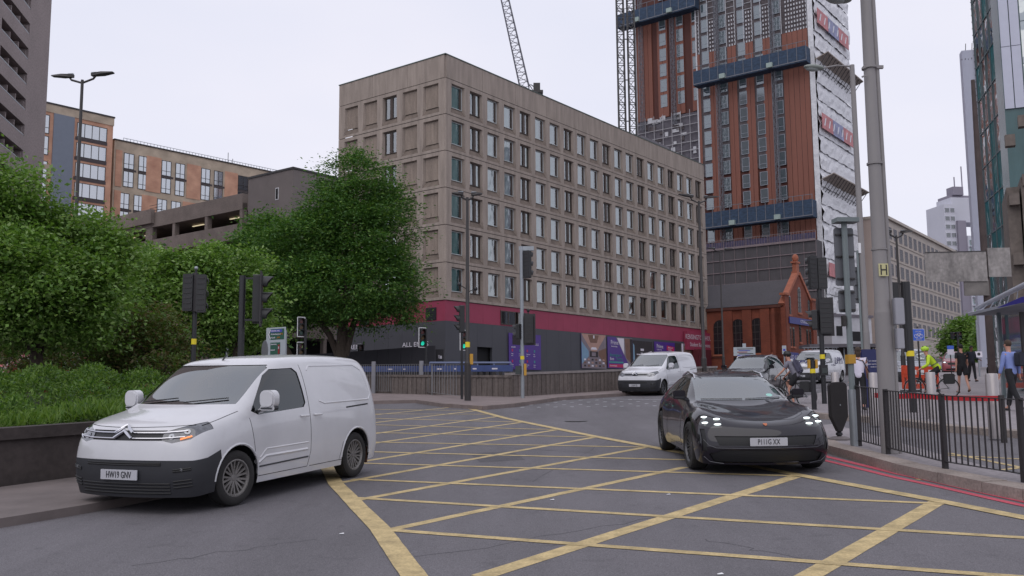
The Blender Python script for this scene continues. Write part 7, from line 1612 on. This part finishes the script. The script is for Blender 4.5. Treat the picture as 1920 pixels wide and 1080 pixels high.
m = MB(); m.mat(MS('parking_disc', (150, 200, 190), var=.1)); m.T = frame((.78, .44, 1.055), (0, 1, 0), (-.9, 0, .42)); m.lathe([(0, .002), (.05, .002)], 18); part('windscreen_sticker', m, E)
m = MB(); m.mat(gblk); ske.line(m, [(-.62, 1.0), (.0, 1.0)], 'x', r=.007, out=.008); ske.line(m, [(.05, 1.0), (.62, 1.01)], 'x', r=.007, out=.008); part('wiper', m, E)
# tall estate (SUV)
suv = {'W': 1.85, 'F': [(2.12, .98, 1.92, .68, .97), (2.22, .84, 2.0, .82, .83), (2.26, .62, 2.04, .87, .62), (2.26, .42, 2.04, .88, .42), (2.2, .22, 1.98, .85, .22)], 'R': [(-2.15, 1.25, -2.1, .66, 1.2), (-2.25, 1.0, -2.15, .84, .98), (-2.28, .7, -2.18, .88, .68), (-2.28, .48, -2.18, .88, .45), (-2.2, .3, -2.1, .84, .28)], 'side': (.68, .45, .26)}
suv['T'] = [suv['F'][0], (1.85, 1.03, 1.7, .78, 1.03, .92, .87, .90), (1.45, 1.08, 1.35, .79, 1.08, .97, .89, .935), (1.05, 1.12, .85, .77, 1.11, 1.01, .89, .925), (.7, 1.35, .55, .71, 1.33, 1.04, .885, .92), (.3, 1.6, .15, .64, 1.56, 1.05, .885, .92), (-.3, 1.68, -.3, .62, 1.635, 1.06, .885, .92), (-1.0, 1.69, -1.0, .62, 1.64, 1.08, .885, .925),
            (-1.6, 1.65, -1.6, .61, 1.59, 1.1, .88, .935), (-1.95, 1.5, -1.9, .63, 1.45, 1.1, .86, .92), suv['R'][0]]
suv.update(ws=[(-.69, 1.15), (.69, 1.15), (.61, 1.58), (-.61, 1.58)], wsx=(-.1, 1.1), sw=[[(.62, 1.10), (.2, 1.42), (.0, 1.53), (-.42, 1.56), (-.45, 1.12)], [(-.5, 1.12), (-.47, 1.56), (-1.2, 1.55), (-1.6, 1.48), (-1.65, 1.16)]], hl=[(.52, .80), (.52, .90), (.80, .95), (.88, .92), (.82, .82)], hlx=1.7, mir=(.62, 1.13), cab=(.45, 1.08, (0, -.9), .5), pz=.5,
           seams=[[(.72, 1.08), (.75, .7), (.65, .36), (-.5, .36)], [(-.47, 1.1), (-.47, .4)]], cuts=[('grille', [(-.45, .68), (.45, .68), (.5, .86), (-.5, .86)], 'x', lambda c, n: c.x > 1.7, mblk, .01), ('lower_grille', [(-.6, .28), (.6, .28), (.6, .4), (-.6, .4)], 'x', lambda c, n: c.x > 1.7, mblk, .01)], rails=[(.1, .58, -.01), (0, .58, .04), (-.8, .58, .05), (-1.6, .56, .04), (-1.75, .55, -.01)])
c, yw = car_loc(1392, 36.5, R(31), 2.7); car('black estate car with chrome roof rails behind the glossy black estate car', c, yw, suv, blackp, screen, (1.35, -1.35, .34, .22), reg='FE17 KDN', rails=chrome, name='estate_car')
redp = M('red_car_paint', (.30, .012, .02), rough=.25, var=.05, coat=1); silp = M('silver_car_paint', (.35, .36, .40), rough=.3, metal=.5, var=.05, coat=.6)
x = at(150, 700, 31).x; car('red car parked behind the hedge below the big left tree', Vector((x, 31, gz(x, 31) + .45)), R(20), suv, redp, screen, (1.35, -1.35, .34, .22))
x = at(40, 700, 34).x; car('second red car, lower in view, behind the hedge at the far left', Vector((x - 1.5, 36, gz(x, 36) + .1)), R(20), suv, redp, screen, (1.35, -1.35, .34, .22))
x = at(318, 690, 34).x; car('white car just visible behind the hedge left of the near white van', Vector((x - 1.5, 35, gz(x, 35) + .2)), R(8), suv, white_car2, screen, (1.35, -1.35, .34, .22))
c, yw = car_loc(1713, 50, R(20), 2.9); van('silver people carrier with a wide pale windscreen behind the cyclist in yellow', c, yw, wb=2.9, W=1.9, H=1.85, style='b', body=silp, reg='BX65 VHT', cat='car')
c, yw = car_loc(1792, 72, R(25), 2.7); car('small pink-red car with its lights on beyond the cyclist in yellow', c, yw, suv, M('faded_red_paint', (.30, .07, .08), rough=.3, var=.05, coat=.5), screen, (1.35, -1.35, .34, .22), lights=(ledw, [(.68, .87, .08, .04)]), reg='DK14 RVF')
# ================================================================== PEOPLE
def skin_mesh(name, V, E, lev=2, root=0):
    """one continuous skinned surface; V: list of (pos, (rx, ry)), E: index pairs"""
    me = bpy.data.meshes.new(name); me.from_pydata([v[0] for v in V], E, []); o = bpy.data.objects.new('tmp', me); col.objects.link(o)
    o.modifiers.new('k', 'SKIN'); s = o.modifiers.new('s', 'SUBSURF'); s.levels = lev; s.render_levels = lev
    sv = me.skin_vertices[0].data
    for i, v in enumerate(V): r = v[1] if isinstance(v[1], tuple) else (v[1], v[1]); sv[i].radius = r; sv[i].use_root = (i == root)
    dg = bpy.context.evaluated_depsgraph_get(); dg.update(); m2 = bpy.data.meshes.new_from_object(o.evaluated_get(dg)); m2.name = name
    bpy.data.objects.remove(o); bpy.data.meshes.remove(me); m2.materials.clear(); shade(m2, 80); return m2
def ik(a, t, l1, l2, bend):
    a, t = Vector(a), Vector(t); d = t - a; L_ = min(d.length, (l1 + l2) * .995); u = d.normalized(); x = (l1 * l1 - l2 * l2 + L_ * L_) / (2 * L_); h = math.sqrt(max(0, l1 * l1 - x * x)); b = Vector(bend); b = (b - u * b.dot(u)).normalized(); return a + u * x + b * h, a + u * L_
skin_c = {'pale': MS('skin_pale', (190, 140, 120), rough=.6, var=.08), 'brown': MS('skin_brown', (110, 75, 58), rough=.6, var=.08)}
def person(label, loc, yaw, H=1.75, lean=0, legs=((0, 0), (0, 0)), arms=((0, 10), (0, 10)), pelvis=None, hands=None, feet=None, top=None, topc=None, sleeve='short', botc=None, bottom='long', skin='pale', hair=(.03, .02, .015), hairlen=0, shoe=None, parent_mtx=None, turn=0, group=None, headtilt=0, name='person', cat='person'):
    k = H / 1.75; rt = thing(name, label, cat, loc, yaw, group)
    if parent_mtx is not None: rt.matrix_world = parent_mtx
    J = {}; ld = Vector((math.sin(lean), 0, math.cos(lean)))
    def leg(hip, a, b): kn = hip + Vector((math.sin(a), 0, -math.cos(a))) * .44; an = kn + Vector((math.sin(a - b), 0, -math.cos(a - b))) * .43; return kn, an
    pz = 0
    if pelvis is None:
        pz = max(.44 * math.cos(R(a)) + .43 * math.cos(R(a - b)) for a, b in legs) + .085 + .04; P = Vector((0, 0, pz))
    else: P = Vector(pelvis)
    J['pel'] = P; J['spi'] = P + ld * .17; J['che'] = P + ld * .38 + Vector((.0, 0, 0)); J['nec'] = P + ld * .53 + Vector((.01, 0, 0)); hd = (ld * .45 + Vector((0, 0, 1))).normalized()
    J['hb'] = J['nec'] + hd * .09 + Vector((.012, 0, 0)); J['hm'] = J['nec'] + hd * .17 + Vector((.02, 0, 0)); J['ht'] = J['nec'] + hd * .245 + Vector((.012, 0, 0))
    for i, s in enumerate((1, -1)):
        J['hip%d' % i] = P + Vector((0, .095 * s, -.04)); a, b = legs[i]
        if feet: J['kn%d' % i], J['an%d' % i] = ik(J['hip%d' % i], feet[i], .44, .43, (1, .1 * s, .2))
        else: J['kn%d' % i], J['an%d' % i] = leg(J['hip%d' % i], R(a), R(b))
        pit = 0 if feet else max(-.5, min(.8, R(b) * .7 - R(a) * .4 if b > 15 else -R(a) * .2)); J['toe%d' % i] = J['an%d' % i] + Vector((.17 * math.cos(pit), .02 * s, -.045 - .17 * math.sin(pit))); J['hee%d' % i] = J['an%d' % i] + Vector((-.045, 0, -.05))
        J['sh%d' % i] = P + ld * .47 + Vector((0, .175 * s, 0)); sw, eb = arms[i][:2]; ab = R(arms[i][2]) if len(arms[i]) > 2 else R(7)
        if hands: J['el%d' % i], J['wr%d' % i] = ik(J['sh%d' % i], hands[i], .29, .26, (-.3, .5 * s, -.8))
        else:
            sw = R(sw); eb = R(eb); J['el%d' % i] = J['sh%d' % i] + Vector((math.sin(sw) * math.cos(ab), s * math.sin(ab), -math.cos(sw) * math.cos(ab))) * .29
            J['wr%d' % i] = J['el%d' % i] + Vector((math.sin(sw + eb) * math.cos(ab * .5), s * math.sin(ab * .5), -math.cos(sw + eb) * math.cos(ab * .5))) * .255
    V = []; E = []; ix = {}
    def v(n_, p, r): ix[n_] = len(V); V.append((Vector(p) * k, tuple(q * k for q in r) if isinstance(r, tuple) else r * k)); return ix[n_]
    def e(a, b): E.append((ix[a], ix[b]))
    v('pel', J['pel'], (.095, .085)); v('spi', J['spi'], (.08, .07)); v('che', J['che'], (.095, .075)); v('nec', J['nec'], .055); v('hb', J['hb'], (.058, .068)); v('hm', J['hm'], (.078, .095)); v('ht', J['ht'], (.06, .075))
    for a, b in (('pel', 'spi'), ('spi', 'che'), ('che', 'nec'), ('nec', 'hb'), ('hb', 'hm'), ('hm', 'ht')): e(a, b)
    for i, s in enumerate((1, -1)):
        n_ = str(i)
        for q, r_ in (('hip', .07), ('kn', .052), ('an', .04), ('toe', (.035, .025)), ('sh', .042), ('el', .038), ('wr', .026)): v(q + n_, J[q + n_], r_)
        for a, b in (('pel', 'hip'), ('hip', 'kn'), ('kn', 'an'), ('an', 'toe'), ('che', 'sh'), ('sh', 'el'), ('el', 'wr')): E.append((ix[a] if a in ('pel', 'che') else ix[a + n_], ix[b + n_]))
        fd = (J['wr' + n_] - J['el' + n_]).normalized(); sd_ = Vector((1, 0, 0)) if abs(fd.x) < .7 else Vector((0, s, 0)); sd_ = (sd_ - fd * sd_.dot(fd)).normalized(); v('pa' + n_, J['wr' + n_] + fd * .075, (.032, .018)); e('wr' + n_, 'pa' + n_); cu = fd.cross(sd_) * (-s)
        for f_ in range(4):
            o_ = (f_ - 1.5) * .017; ln = (.07, .08, .076, .06)[f_]; b0 = J['wr' + n_] + fd * .095 + sd_ * (-o_); v('f%d%da' % (i, f_), b0, .0085); v('f%d%db' % (i, f_), b0 + (fd * .8 + cu * .4) * ln * .5, .008); v('f%d%dc' % (i, f_), b0 + (fd * .6 + cu * .9) * ln * .85, .007)
            e('pa' + n_, 'f%d%da' % (i, f_)); e('f%d%da' % (i, f_), 'f%d%db' % (i, f_)); e('f%d%db' % (i, f_), 'f%d%dc' % (i, f_))
        v('t%da' % i, J['wr' + n_] + fd * .045 + sd_ * .038, .010); v('t%db' % i, J['wr' + n_] + fd * .08 + sd_ * .055 + cu * .015, .0085); e('wr' + n_, 't%da' % i); e('t%da' % i, 't%db' % i)
    body = part('body', skin_mesh('body', V, E, 2), rt, skin_c[skin])
    # face: nose, eyes, ears
    hm = J['hm'] * k; m = MB(); m.mat(skin_c[skin]).ball(hm + Vector((.095 * k, 0, -.012)), .016, .012, .022, 8, 6)
    for s in (1, -1): m.ball(hm + Vector((.0, s * .077 * k, -.005)), .018, .008, .028, 8, 6)
    part('face_features', m, body, smooth=True); m = MB(); m.mat(M('eye_dark', (.02, .015, .012), var=0, rough=.3))
    for s in (1, -1): m.ball(hm + Vector((.082 * k, s * .032, .012)), .008, .012, .007, 8, 6)
    m.mat(M('lip', (.25, .08, .07), var=0)).ball(hm + Vector((.082 * k, 0, -.052)), .008, .022, .006, 8, 6); part('eyes_and_mouth', m, body, smooth=True)
    if hair is not None:
        hm_ = M('hair_%02d' % int(hair[0] * 100), hair, rough=.8, var=.3, scale=20); m = MB(); m.mat(hm_).ball(hm + Vector((-.018, 0, .03)) * k, .092 * k, .086 * k, .1 * k, 16, 10)
        if hairlen: m.ball(hm + Vector((-.055, 0, -.06)) * k, .05 * k, .075 * k, (.08 + hairlen) * k, 12, 8)
        part('hair', m, rt, smooth=True)
    def sub(nm, lst, ed, mat, lev=2):
        VV = [(Vector(p) * k, tuple(q * k for q in r) if isinstance(r, tuple) else r * k) for p, r in lst]; o = part(nm, skin_mesh(nm, VV, ed, lev), rt, mat); return o
    # trousers or shorts
    L_ = [(J['pel'] + ld * .14, (.128, .112)), (J['pel'], (.14, .122))]; Ed = [(0, 1)]
    for i in (0, 1):
        n_ = str(i); b = len(L_); L_ += [(J['hip' + n_], .105)]; Ed.append((1, b))
        if bottom == 'long': L_ += [(J['kn' + n_], .073), (J['an' + n_] + (J['kn' + n_] - J['an' + n_]) * .06, .062)]; Ed += [(b, b + 1), (b + 1, b + 2)]
        else: L_ += [(J['hip' + n_].lerp(J['kn' + n_], .75), .1)]; Ed += [(b, b + 1)]
    sub('trousers' if bottom == 'long' else 'shorts', L_, Ed, botc, 2)
    L_ = [(J['pel'] - ld * .10, (.152, .134)), (J['pel'] + ld * .06, (.148, .13)), (J['spi'], (.142, .122)), (J['che'], (.16, .13)), (J['nec'] - ld * .03, (.085, .075))]; Ed = [(0, 1), (1, 2), (2, 3), (3, 4)]
    for i in (0, 1):
        n_ = str(i); b = len(L_); L_ += [(J['sh' + n_], .072)]; Ed.append((3, b))
        if sleeve == 'long': L_ += [(J['el' + n_], .054), (J['wr' + n_].lerp(J['el' + n_], .08), .042)]; Ed += [(b, b + 1), (b + 1, b + 2)]
        else: L_ += [(J['sh' + n_].lerp(J['el' + n_], .75), .062)]; Ed += [(b, b + 1)]
    sub(top or 'shirt', L_, Ed, topc, 2)
    for i in (0, 1):
        n_ = str(i); sub('shoe', [(J['hee' + n_], .042), (J['an' + n_] + Vector((.05, 0, -.04)), (.045, .04)), (J['toe' + n_], (.042, .03))], [(0, 1), (1, 2)], shoe or black_paint, 2)
    rt.scale = (1, 1, 1); return rt, {a: b * k for a, b in J.items()}
dkcl = M('black_cloth', (.014, .014, .017), rough=.9, var=.25, scale=9); navycl = M('navy_cloth', (.02, .022, .035), rough=.9, var=.2, scale=9); greycl = MS('grey_tee', (120, 118, 130), rough=.9, var=.15, scale=8); hivis = M('hi_vis_yellow', (.52, .70, .03), rough=.7, var=.15, scale=8); bluesh = MS('light_blue_shirt', (125, 140, 195), rough=.85, var=.1, scale=8); whitesh = MS('white_top', (205, 200, 215), rough=.85, var=.1, scale=8)
def feet_pt(px, py, h=.13): return base_pt(px, py, h)
# facing: local +x is forward. yaw 90 deg = walking away
p = feet_pt(1807, 737); person('man in a black T-shirt and black shorts walking away across the plaza', p, R(84), 1.80, R(2), ((14, 4), (-12, 22)), ((-12, 12), (14, 14)), topc=dkcl, botc=dkcl, bottom='shorts', shoe=MS('tan_shoe', (110, 80, 60)), hair=(.01, .008, .008))
p = feet_pt(1824, 716); person('person in dark clothes and jacket walking toward the camera beyond the man in shorts', p, R(-80), 1.80, R(2), ((8, 2), (-8, 12)), ((5, 70), (-5, 15)), top='jacket', topc=navycl, sleeve='long', botc=dkcl, skin='brown', hair=(.015, .01, .01), hairlen=.04)
p = feet_pt(1901, 771); _, J_ = person('man in a light blue shirt and black trousers carrying a backpack, at the right edge', p, R(112), 1.82, R(3), ((-16, 12), (18, 6)), ((10, 8), (-14, 14)), topc=bluesh, sleeve='long', botc=dkcl, hair=(.05, .03, .02))
m = MB(); m.mat(navycl).rbox(-.30, -.26, J_['spi'].z - .02, -.13, .04, J_['che'].z + .12, .05, 'x'); bk = single('backpack', m, 'dark backpack on the shoulder of the man in the light blue shirt', 'backpack', loc=p, rz=R(112), bev=.02)
p = feet_pt(1614, 772); _, J_ = person('woman in a loose white top and dark trousers standing by the blue information board', p, R(70), 1.68, R(4), ((10, 4), (-12, 20)), ((5, 20), (12, 30)), top='blouse', topc=whitesh, botc=dkcl, skin='pale', hair=(.05, .025, .02), hairlen=.06)
m = MB(); m.mat(dkcl).rbox(-.18, -.36, .72, .16, -.22, 1.02, .05); m.tube([(0, -.28, 1.0), (-.05, -.12, 1.35), (-.02, .1, 1.42), (.03, .16, 1.36)], .014, 6); single('shoulder_bag', m, 'black shoulder bag hanging beside the woman in the white top', 'bag', loc=p, rz=R(70), bev=.02)
# ---- bicycles
def bicycle(label, loc, yaw, fm, guards=True, bags=False, light=None):
    r_ = thing('bicycle', label, 'bicycle', loc, yaw); rub = tyre_m; Rr_ = .335; B_ = {'rw': (-.52, 0, .34), 'fw': (.52, 0, .34), 'bb': (-.06, 0, .29), 'st': (-.2, 0, .80), 'hd': (.34, 0, .86), 'hb': (.37, 0, .72)}
    for key in ('rw', 'fw'):
        c = Vector(B_[key]); m = MB(); m.mat(rub).tube([c + Vector((Rr_ * math.cos(a), 0, Rr_ * math.sin(a))) for a in [2 * math.pi * q / 36 for q in range(37)]], .018, 8, cap=False); o = part('wheel', m, r_, smooth=True)
        m = MB(); m.mat(steel_grey).tube([c + Vector(((Rr_ - .03) * math.cos(a), 0, (Rr_ - .03) * math.sin(a))) for a in [2 * math.pi * q / 36 for q in range(37)]], .009, 6, cap=False)
        for q in range(20): a = 2 * math.pi * q / 20; m.bar(c + Vector((.02 * math.cos(a + .6), .02 * (-1) ** q, .02 * math.sin(a + .6))), c + Vector(((Rr_ - .03) * math.cos(a), 0, (Rr_ - .03) * math.sin(a))), .003)
        m.tube([c + Vector((0, -.05, 0)), c + Vector((0, .05, 0))], .018, 8); part('rim_and_spokes', m, o)
    m = MB(); m.mat(fm)
    for a, b, r in (('bb', 'st', .016), ('st', 'hd', .015), ('bb', 'hb', .019)): m.tube([B_[a], B_[b]], r, 8)
    m.tube([B_['hd'], (.375, 0, .68)], .02, 8)
    for s in (1, -1): m.tube([(-.52, s * .05, .34), (-.1, s * .03, .29)], .009, 6); m.tube([(-.52, s * .05, .34), (-.2, s * .02, .78)], .008, 6); m.tube([(.37, s * .03, .70), (.42, s * .045, .55), (.52, s * .05, .34)], .011, 6)
    part('frame', m, r_, smooth=True)
    m = MB(); m.mat(black_paint).tube([(-.2, 0, .8), (-.225, 0, .93)], .013, 8); m.add([(-.36, -.08, .95), (-.36, .08, .95), (-.08, .015, .95), (-.08, -.015, .95), (-.34, -.07, .985), (-.34, .07, .985), (-.08, .012, .97), (-.08, -.012, .97)], [(0, 1, 2, 3), (4, 5, 6, 7), (0, 1, 5, 4), (1, 2, 6, 5), (2, 3, 7, 6), (3, 0, 4, 7)]); part('saddle', m, r_)
    m = MB(); m.mat(black_paint).tube([(.34, 0, .86), (.325, 0, 1.0)], .014, 8); m.tube([(.28, .3, 1.02), (.34, .2, 1.02), (.36, 0, 1.0), (.34, -.2, 1.02), (.28, -.3, 1.02)], .013, 8); part('handlebar', m, r_, smooth=True)
    m = MB(); m.mat(steel_grey).lathe([(.09, -.055), (.095, -.055), (.095, -.05), (.09, -.05)], 24, 'y', B_['bb'])
    for s in (1, -1): m.bar((-.06, s * .07, .29), (-.06 + s * .12, s * .07, .29 - s * .11), .018); m.box(-.06 + s * .12 - .045, s * .12 - .04, .28 - s * .11 - .012, -.06 + s * .12 + .045, s * .12 + .04, .28 - s * .11 + .012)
    part('crank', m, r_)
    if guards:
        m = MB(); m.mat(steel_grey)
        for c, a0, a1 in ((B_['rw'], 10, 170), (B_['fw'], 20, 150)):
            n = 12
            for q in range(n): a, b = R(a0 + (a1 - a0) * q / n), R(a0 + (a1 - a0) * (q + 1) / n); m.extr([(c[0] + .37 * math.cos(a), -.026, c[2] + .37 * math.sin(a)), (c[0] + .37 * math.cos(a), .026, c[2] + .37 * math.sin(a)), (c[0] + .374 * math.cos(a), 0, c[2] + .376 * math.sin(a))], [(c[0] + .37 * math.cos(b), -.026, c[2] + .37 * math.sin(b)), (c[0] + .37 * math.cos(b), .026, c[2] + .37 * math.sin(b)), (c[0] + .374 * math.cos(b), 0, c[2] + .376 * math.sin(b))])
        part('mudguard', m, r_)
    if bags:
        m = MB(); m.mat(M('pannier_black', (.02, .02, .022), rough=.7, var=.2, scale=9)).rbox(-.72, .05, .48, -.38, .2, .82, .05); part('pannier', m, r_, bev=.02); m = MB(); m.mat(M('pannier_black', (.02, .02, .022))).rbox(-.72, -.2, .48, -.38, -.05, .82, .05); part('pannier', m, r_, bev=.02)
        m = MB(); m.mat(black_paint).box(-.75, -.07, .74, -.3, .07, .76); part('rack', m, r_)
    return r_
def helmet(J, k, mat, loc, yaw, label, fl=0):
    m = MB(); c = Vector(J['hm']) + Vector((0, 0, .05)); m.mat(mat).ball(c, .135, .105, .10, 18, 10); m.mat(black_paint)
    for y in (-.05, 0, .05): m.box(c.x - .08, c.y + y - .009, c.z + .08 - abs(y) * .3, c.x + .08, c.y + y + .009, c.z + .1 - abs(y) * .35)
    return single('helmet', m, label, 'helmet', smooth=True, loc=loc, rz=yaw)
# cyclist in yellow, riding left across the plaza
p = base_pt(1748, 747); yw = R(180 - 22); bicycle('city bicycle with silver mudguards and black panniers ridden by the cyclist in yellow', p, yw, black_paint, True, True)
_, J_ = person('cyclist in a hi-vis yellow jacket leaning over the handlebars, facing left', p, yw, 1.78, R(34), pelvis=(-.22, 0, .99), hands=((.30, .27, .99), (.30, -.27, .99)), feet=((.06, .12, .26), (-.18, -.12, .47)), top='jacket', topc=hivis, sleeve='long', botc=dkcl, hair=(.04, .03, .02))
helmet(J_, 1, MS('helmet_yellow', (175, 215, 60), rough=.4), p, yw, 'pale yellow cycle helmet on the head of the cyclist in yellow')
m = MB(); m.mat(M('reflective_grey', (.12, .12, .11), rough=.5)); pe, ch = J_['pel'], J_['che']; c = pe.lerp(ch, .45); nn_ = (ch - pe).normalized()
for rr, o_ in ((.137, 0),): 
    q = MB(); pts = [c + Vector((-nn_.z, 0, nn_.x)) * .128 * math.cos(a) + Vector((0, 1, 0)) * .15 * math.sin(a) for a in [2 * math.pi * i / 20 for i in range(21)]]; m.tube(pts, .014, 6, cap=False)
for s in (1, -1): m.tube([c + Vector((-.1, s * .1, .03)), ch + Vector((-.11, s * .09, .06)), J_['sh0' if s > 0 else 'sh1'] + Vector((0.0, -s * .03, .075)), ch + Vector((.11, s * .08, -.05))], .013, 6)
single('reflective_belt', m, 'dark reflective harness worn over the yellow jacket of the cyclist', 'harness', smooth=True, loc=p, rz=yw)
# cyclist with rucksack, riding away behind the glossy black car
p = base_pt(1484, 764, .0); yw = R(90 + 48); bicycle('black bicycle with a rear bag ridden by the cyclist with the rucksack', p, yw, black_paint, False, True)
_, J_ = person('cyclist in a grey T-shirt and black shorts seen from behind beside the black estate car', p, yw, 1.76, R(26), pelvis=(-.22, 0, .99), hands=((.30, .27, .99), (.30, -.27, .99)), feet=((-.15, .12, .17), (.02, -.12, .40)), topc=greycl, botc=dkcl, bottom='shorts', hair=(.02, .015, .01))
helmet(J_, 1, MS('helmet_black', (24, 26, 26), rough=.4), p, yw, 'black cycle helmet on the head of the cyclist with the rucksack')
m = MB(); ch, pe = J_['che'], J_['pel']; c = ch.lerp(pe, .35); d = (ch - pe).normalized(); bkv = Vector((-d.z, 0, d.x)); m.mat(MS('rucksack_grey_blue', (70, 68, 88), var=.3, scale=8)); A_ = [c + d * .24, c - d * .24]
ring = lambda cc, o_, hw_: [cc + bkv * o_ + Vector((0, hw_, 0)), cc + bkv * o_ + Vector((0, -hw_, 0)), cc + bkv * (o_ + .15) + Vector((0, -hw_ * .8, 0)), cc + bkv * (o_ + .15) + Vector((0, hw_ * .8, 0))]
m.extr(ring(c + d * .22, .11, .13), ring(c - d * .22, .11, .15)); single('rucksack', m, 'grey-blue rucksack on the back of the cyclist in the grey T-shirt', 'rucksack', loc=p, rz=yw, bev=.04)
# people in the vehicles
def sit(vroot, xyz, label, topc, sk_='pale', arm=None):
    mw = vroot.matrix_world @ Matrix.Translation(xyz); person(label, (0, 0, 0), 0, 1.72, R(-10), legs=((78, 70), (78, 70)), arms=((35, 55), (35, 55)) if arm is None else arm, pelvis=(0, 0, 0), topc=topc, botc=navycl, skin=sk_, hair=(.03, .02, .015), parent_mtx=mw)
bpy.context.view_layer.update()
nv = [o for o in bpy.data.objects if o.parent is None and o.name.startswith('panel_van')]
sit(nv[0], (.30, -.38, .86), 'driver in dark clothes at the wheel of the near white van', navycl)
sit(nv[1], (.36, .38, .90), 'passenger with a bare raised arm at the open window of the van by the parapet', dkcl, arm=((60, 70, 25), (40, 40)))
sit([o for o in bpy.data.objects if o.parent is None and o.name == 'estate_car'][0], (-.28, -.38, .50), 'driver in dark clothes behind the windscreen of the glossy black car', dkcl)
# parked motorcycle by the shelter
p = base_pt(1861, 705); a = thing('motorcycle', 'dark motorcycle with its headlight on parked by the glazed shelter', 'motorcycle', p, R(-100))
for x in (.68, -.65):
    m = MB(); m.mat(tyre_m).lathe([(.2, -.05), (.29, -.06), (.31, 0), (.29, .06), (.2, .05)], 24, 'y', (x, 0, .31)); part('wheel', m, a, smooth=True)
m = MB(); m.mat(gblk).ball((.1, 0, .78), .32, .17, .17); m.ball((-.4, 0, .72), .4, .13, .1); m.box(-.3, -.14, .3, .3, .14, .65); m.tube([(.4, -.1, .95), (.68, -.08, .31)], .03, 8); m.tube([(.4, .1, .95), (.68, .08, .31)], .03, 8); part('body', m, a, smooth=True)
m = MB(); m.mat(black_paint).tube([(.25, -.38, 1.08), (.38, 0, 1.0), (.25, .38, 1.08)], .018, 8); part('handlebar', m, a, smooth=True); m = MB(); m.mat(ledw).ball((.52, 0, .9), .04, .09, .07); part('headlight', m, a, smooth=True)
m = MB(); m.mat(gblk).ball((.42, 0, 1.12), .06, .16, .18); part('windshield', m, a, smooth=True)
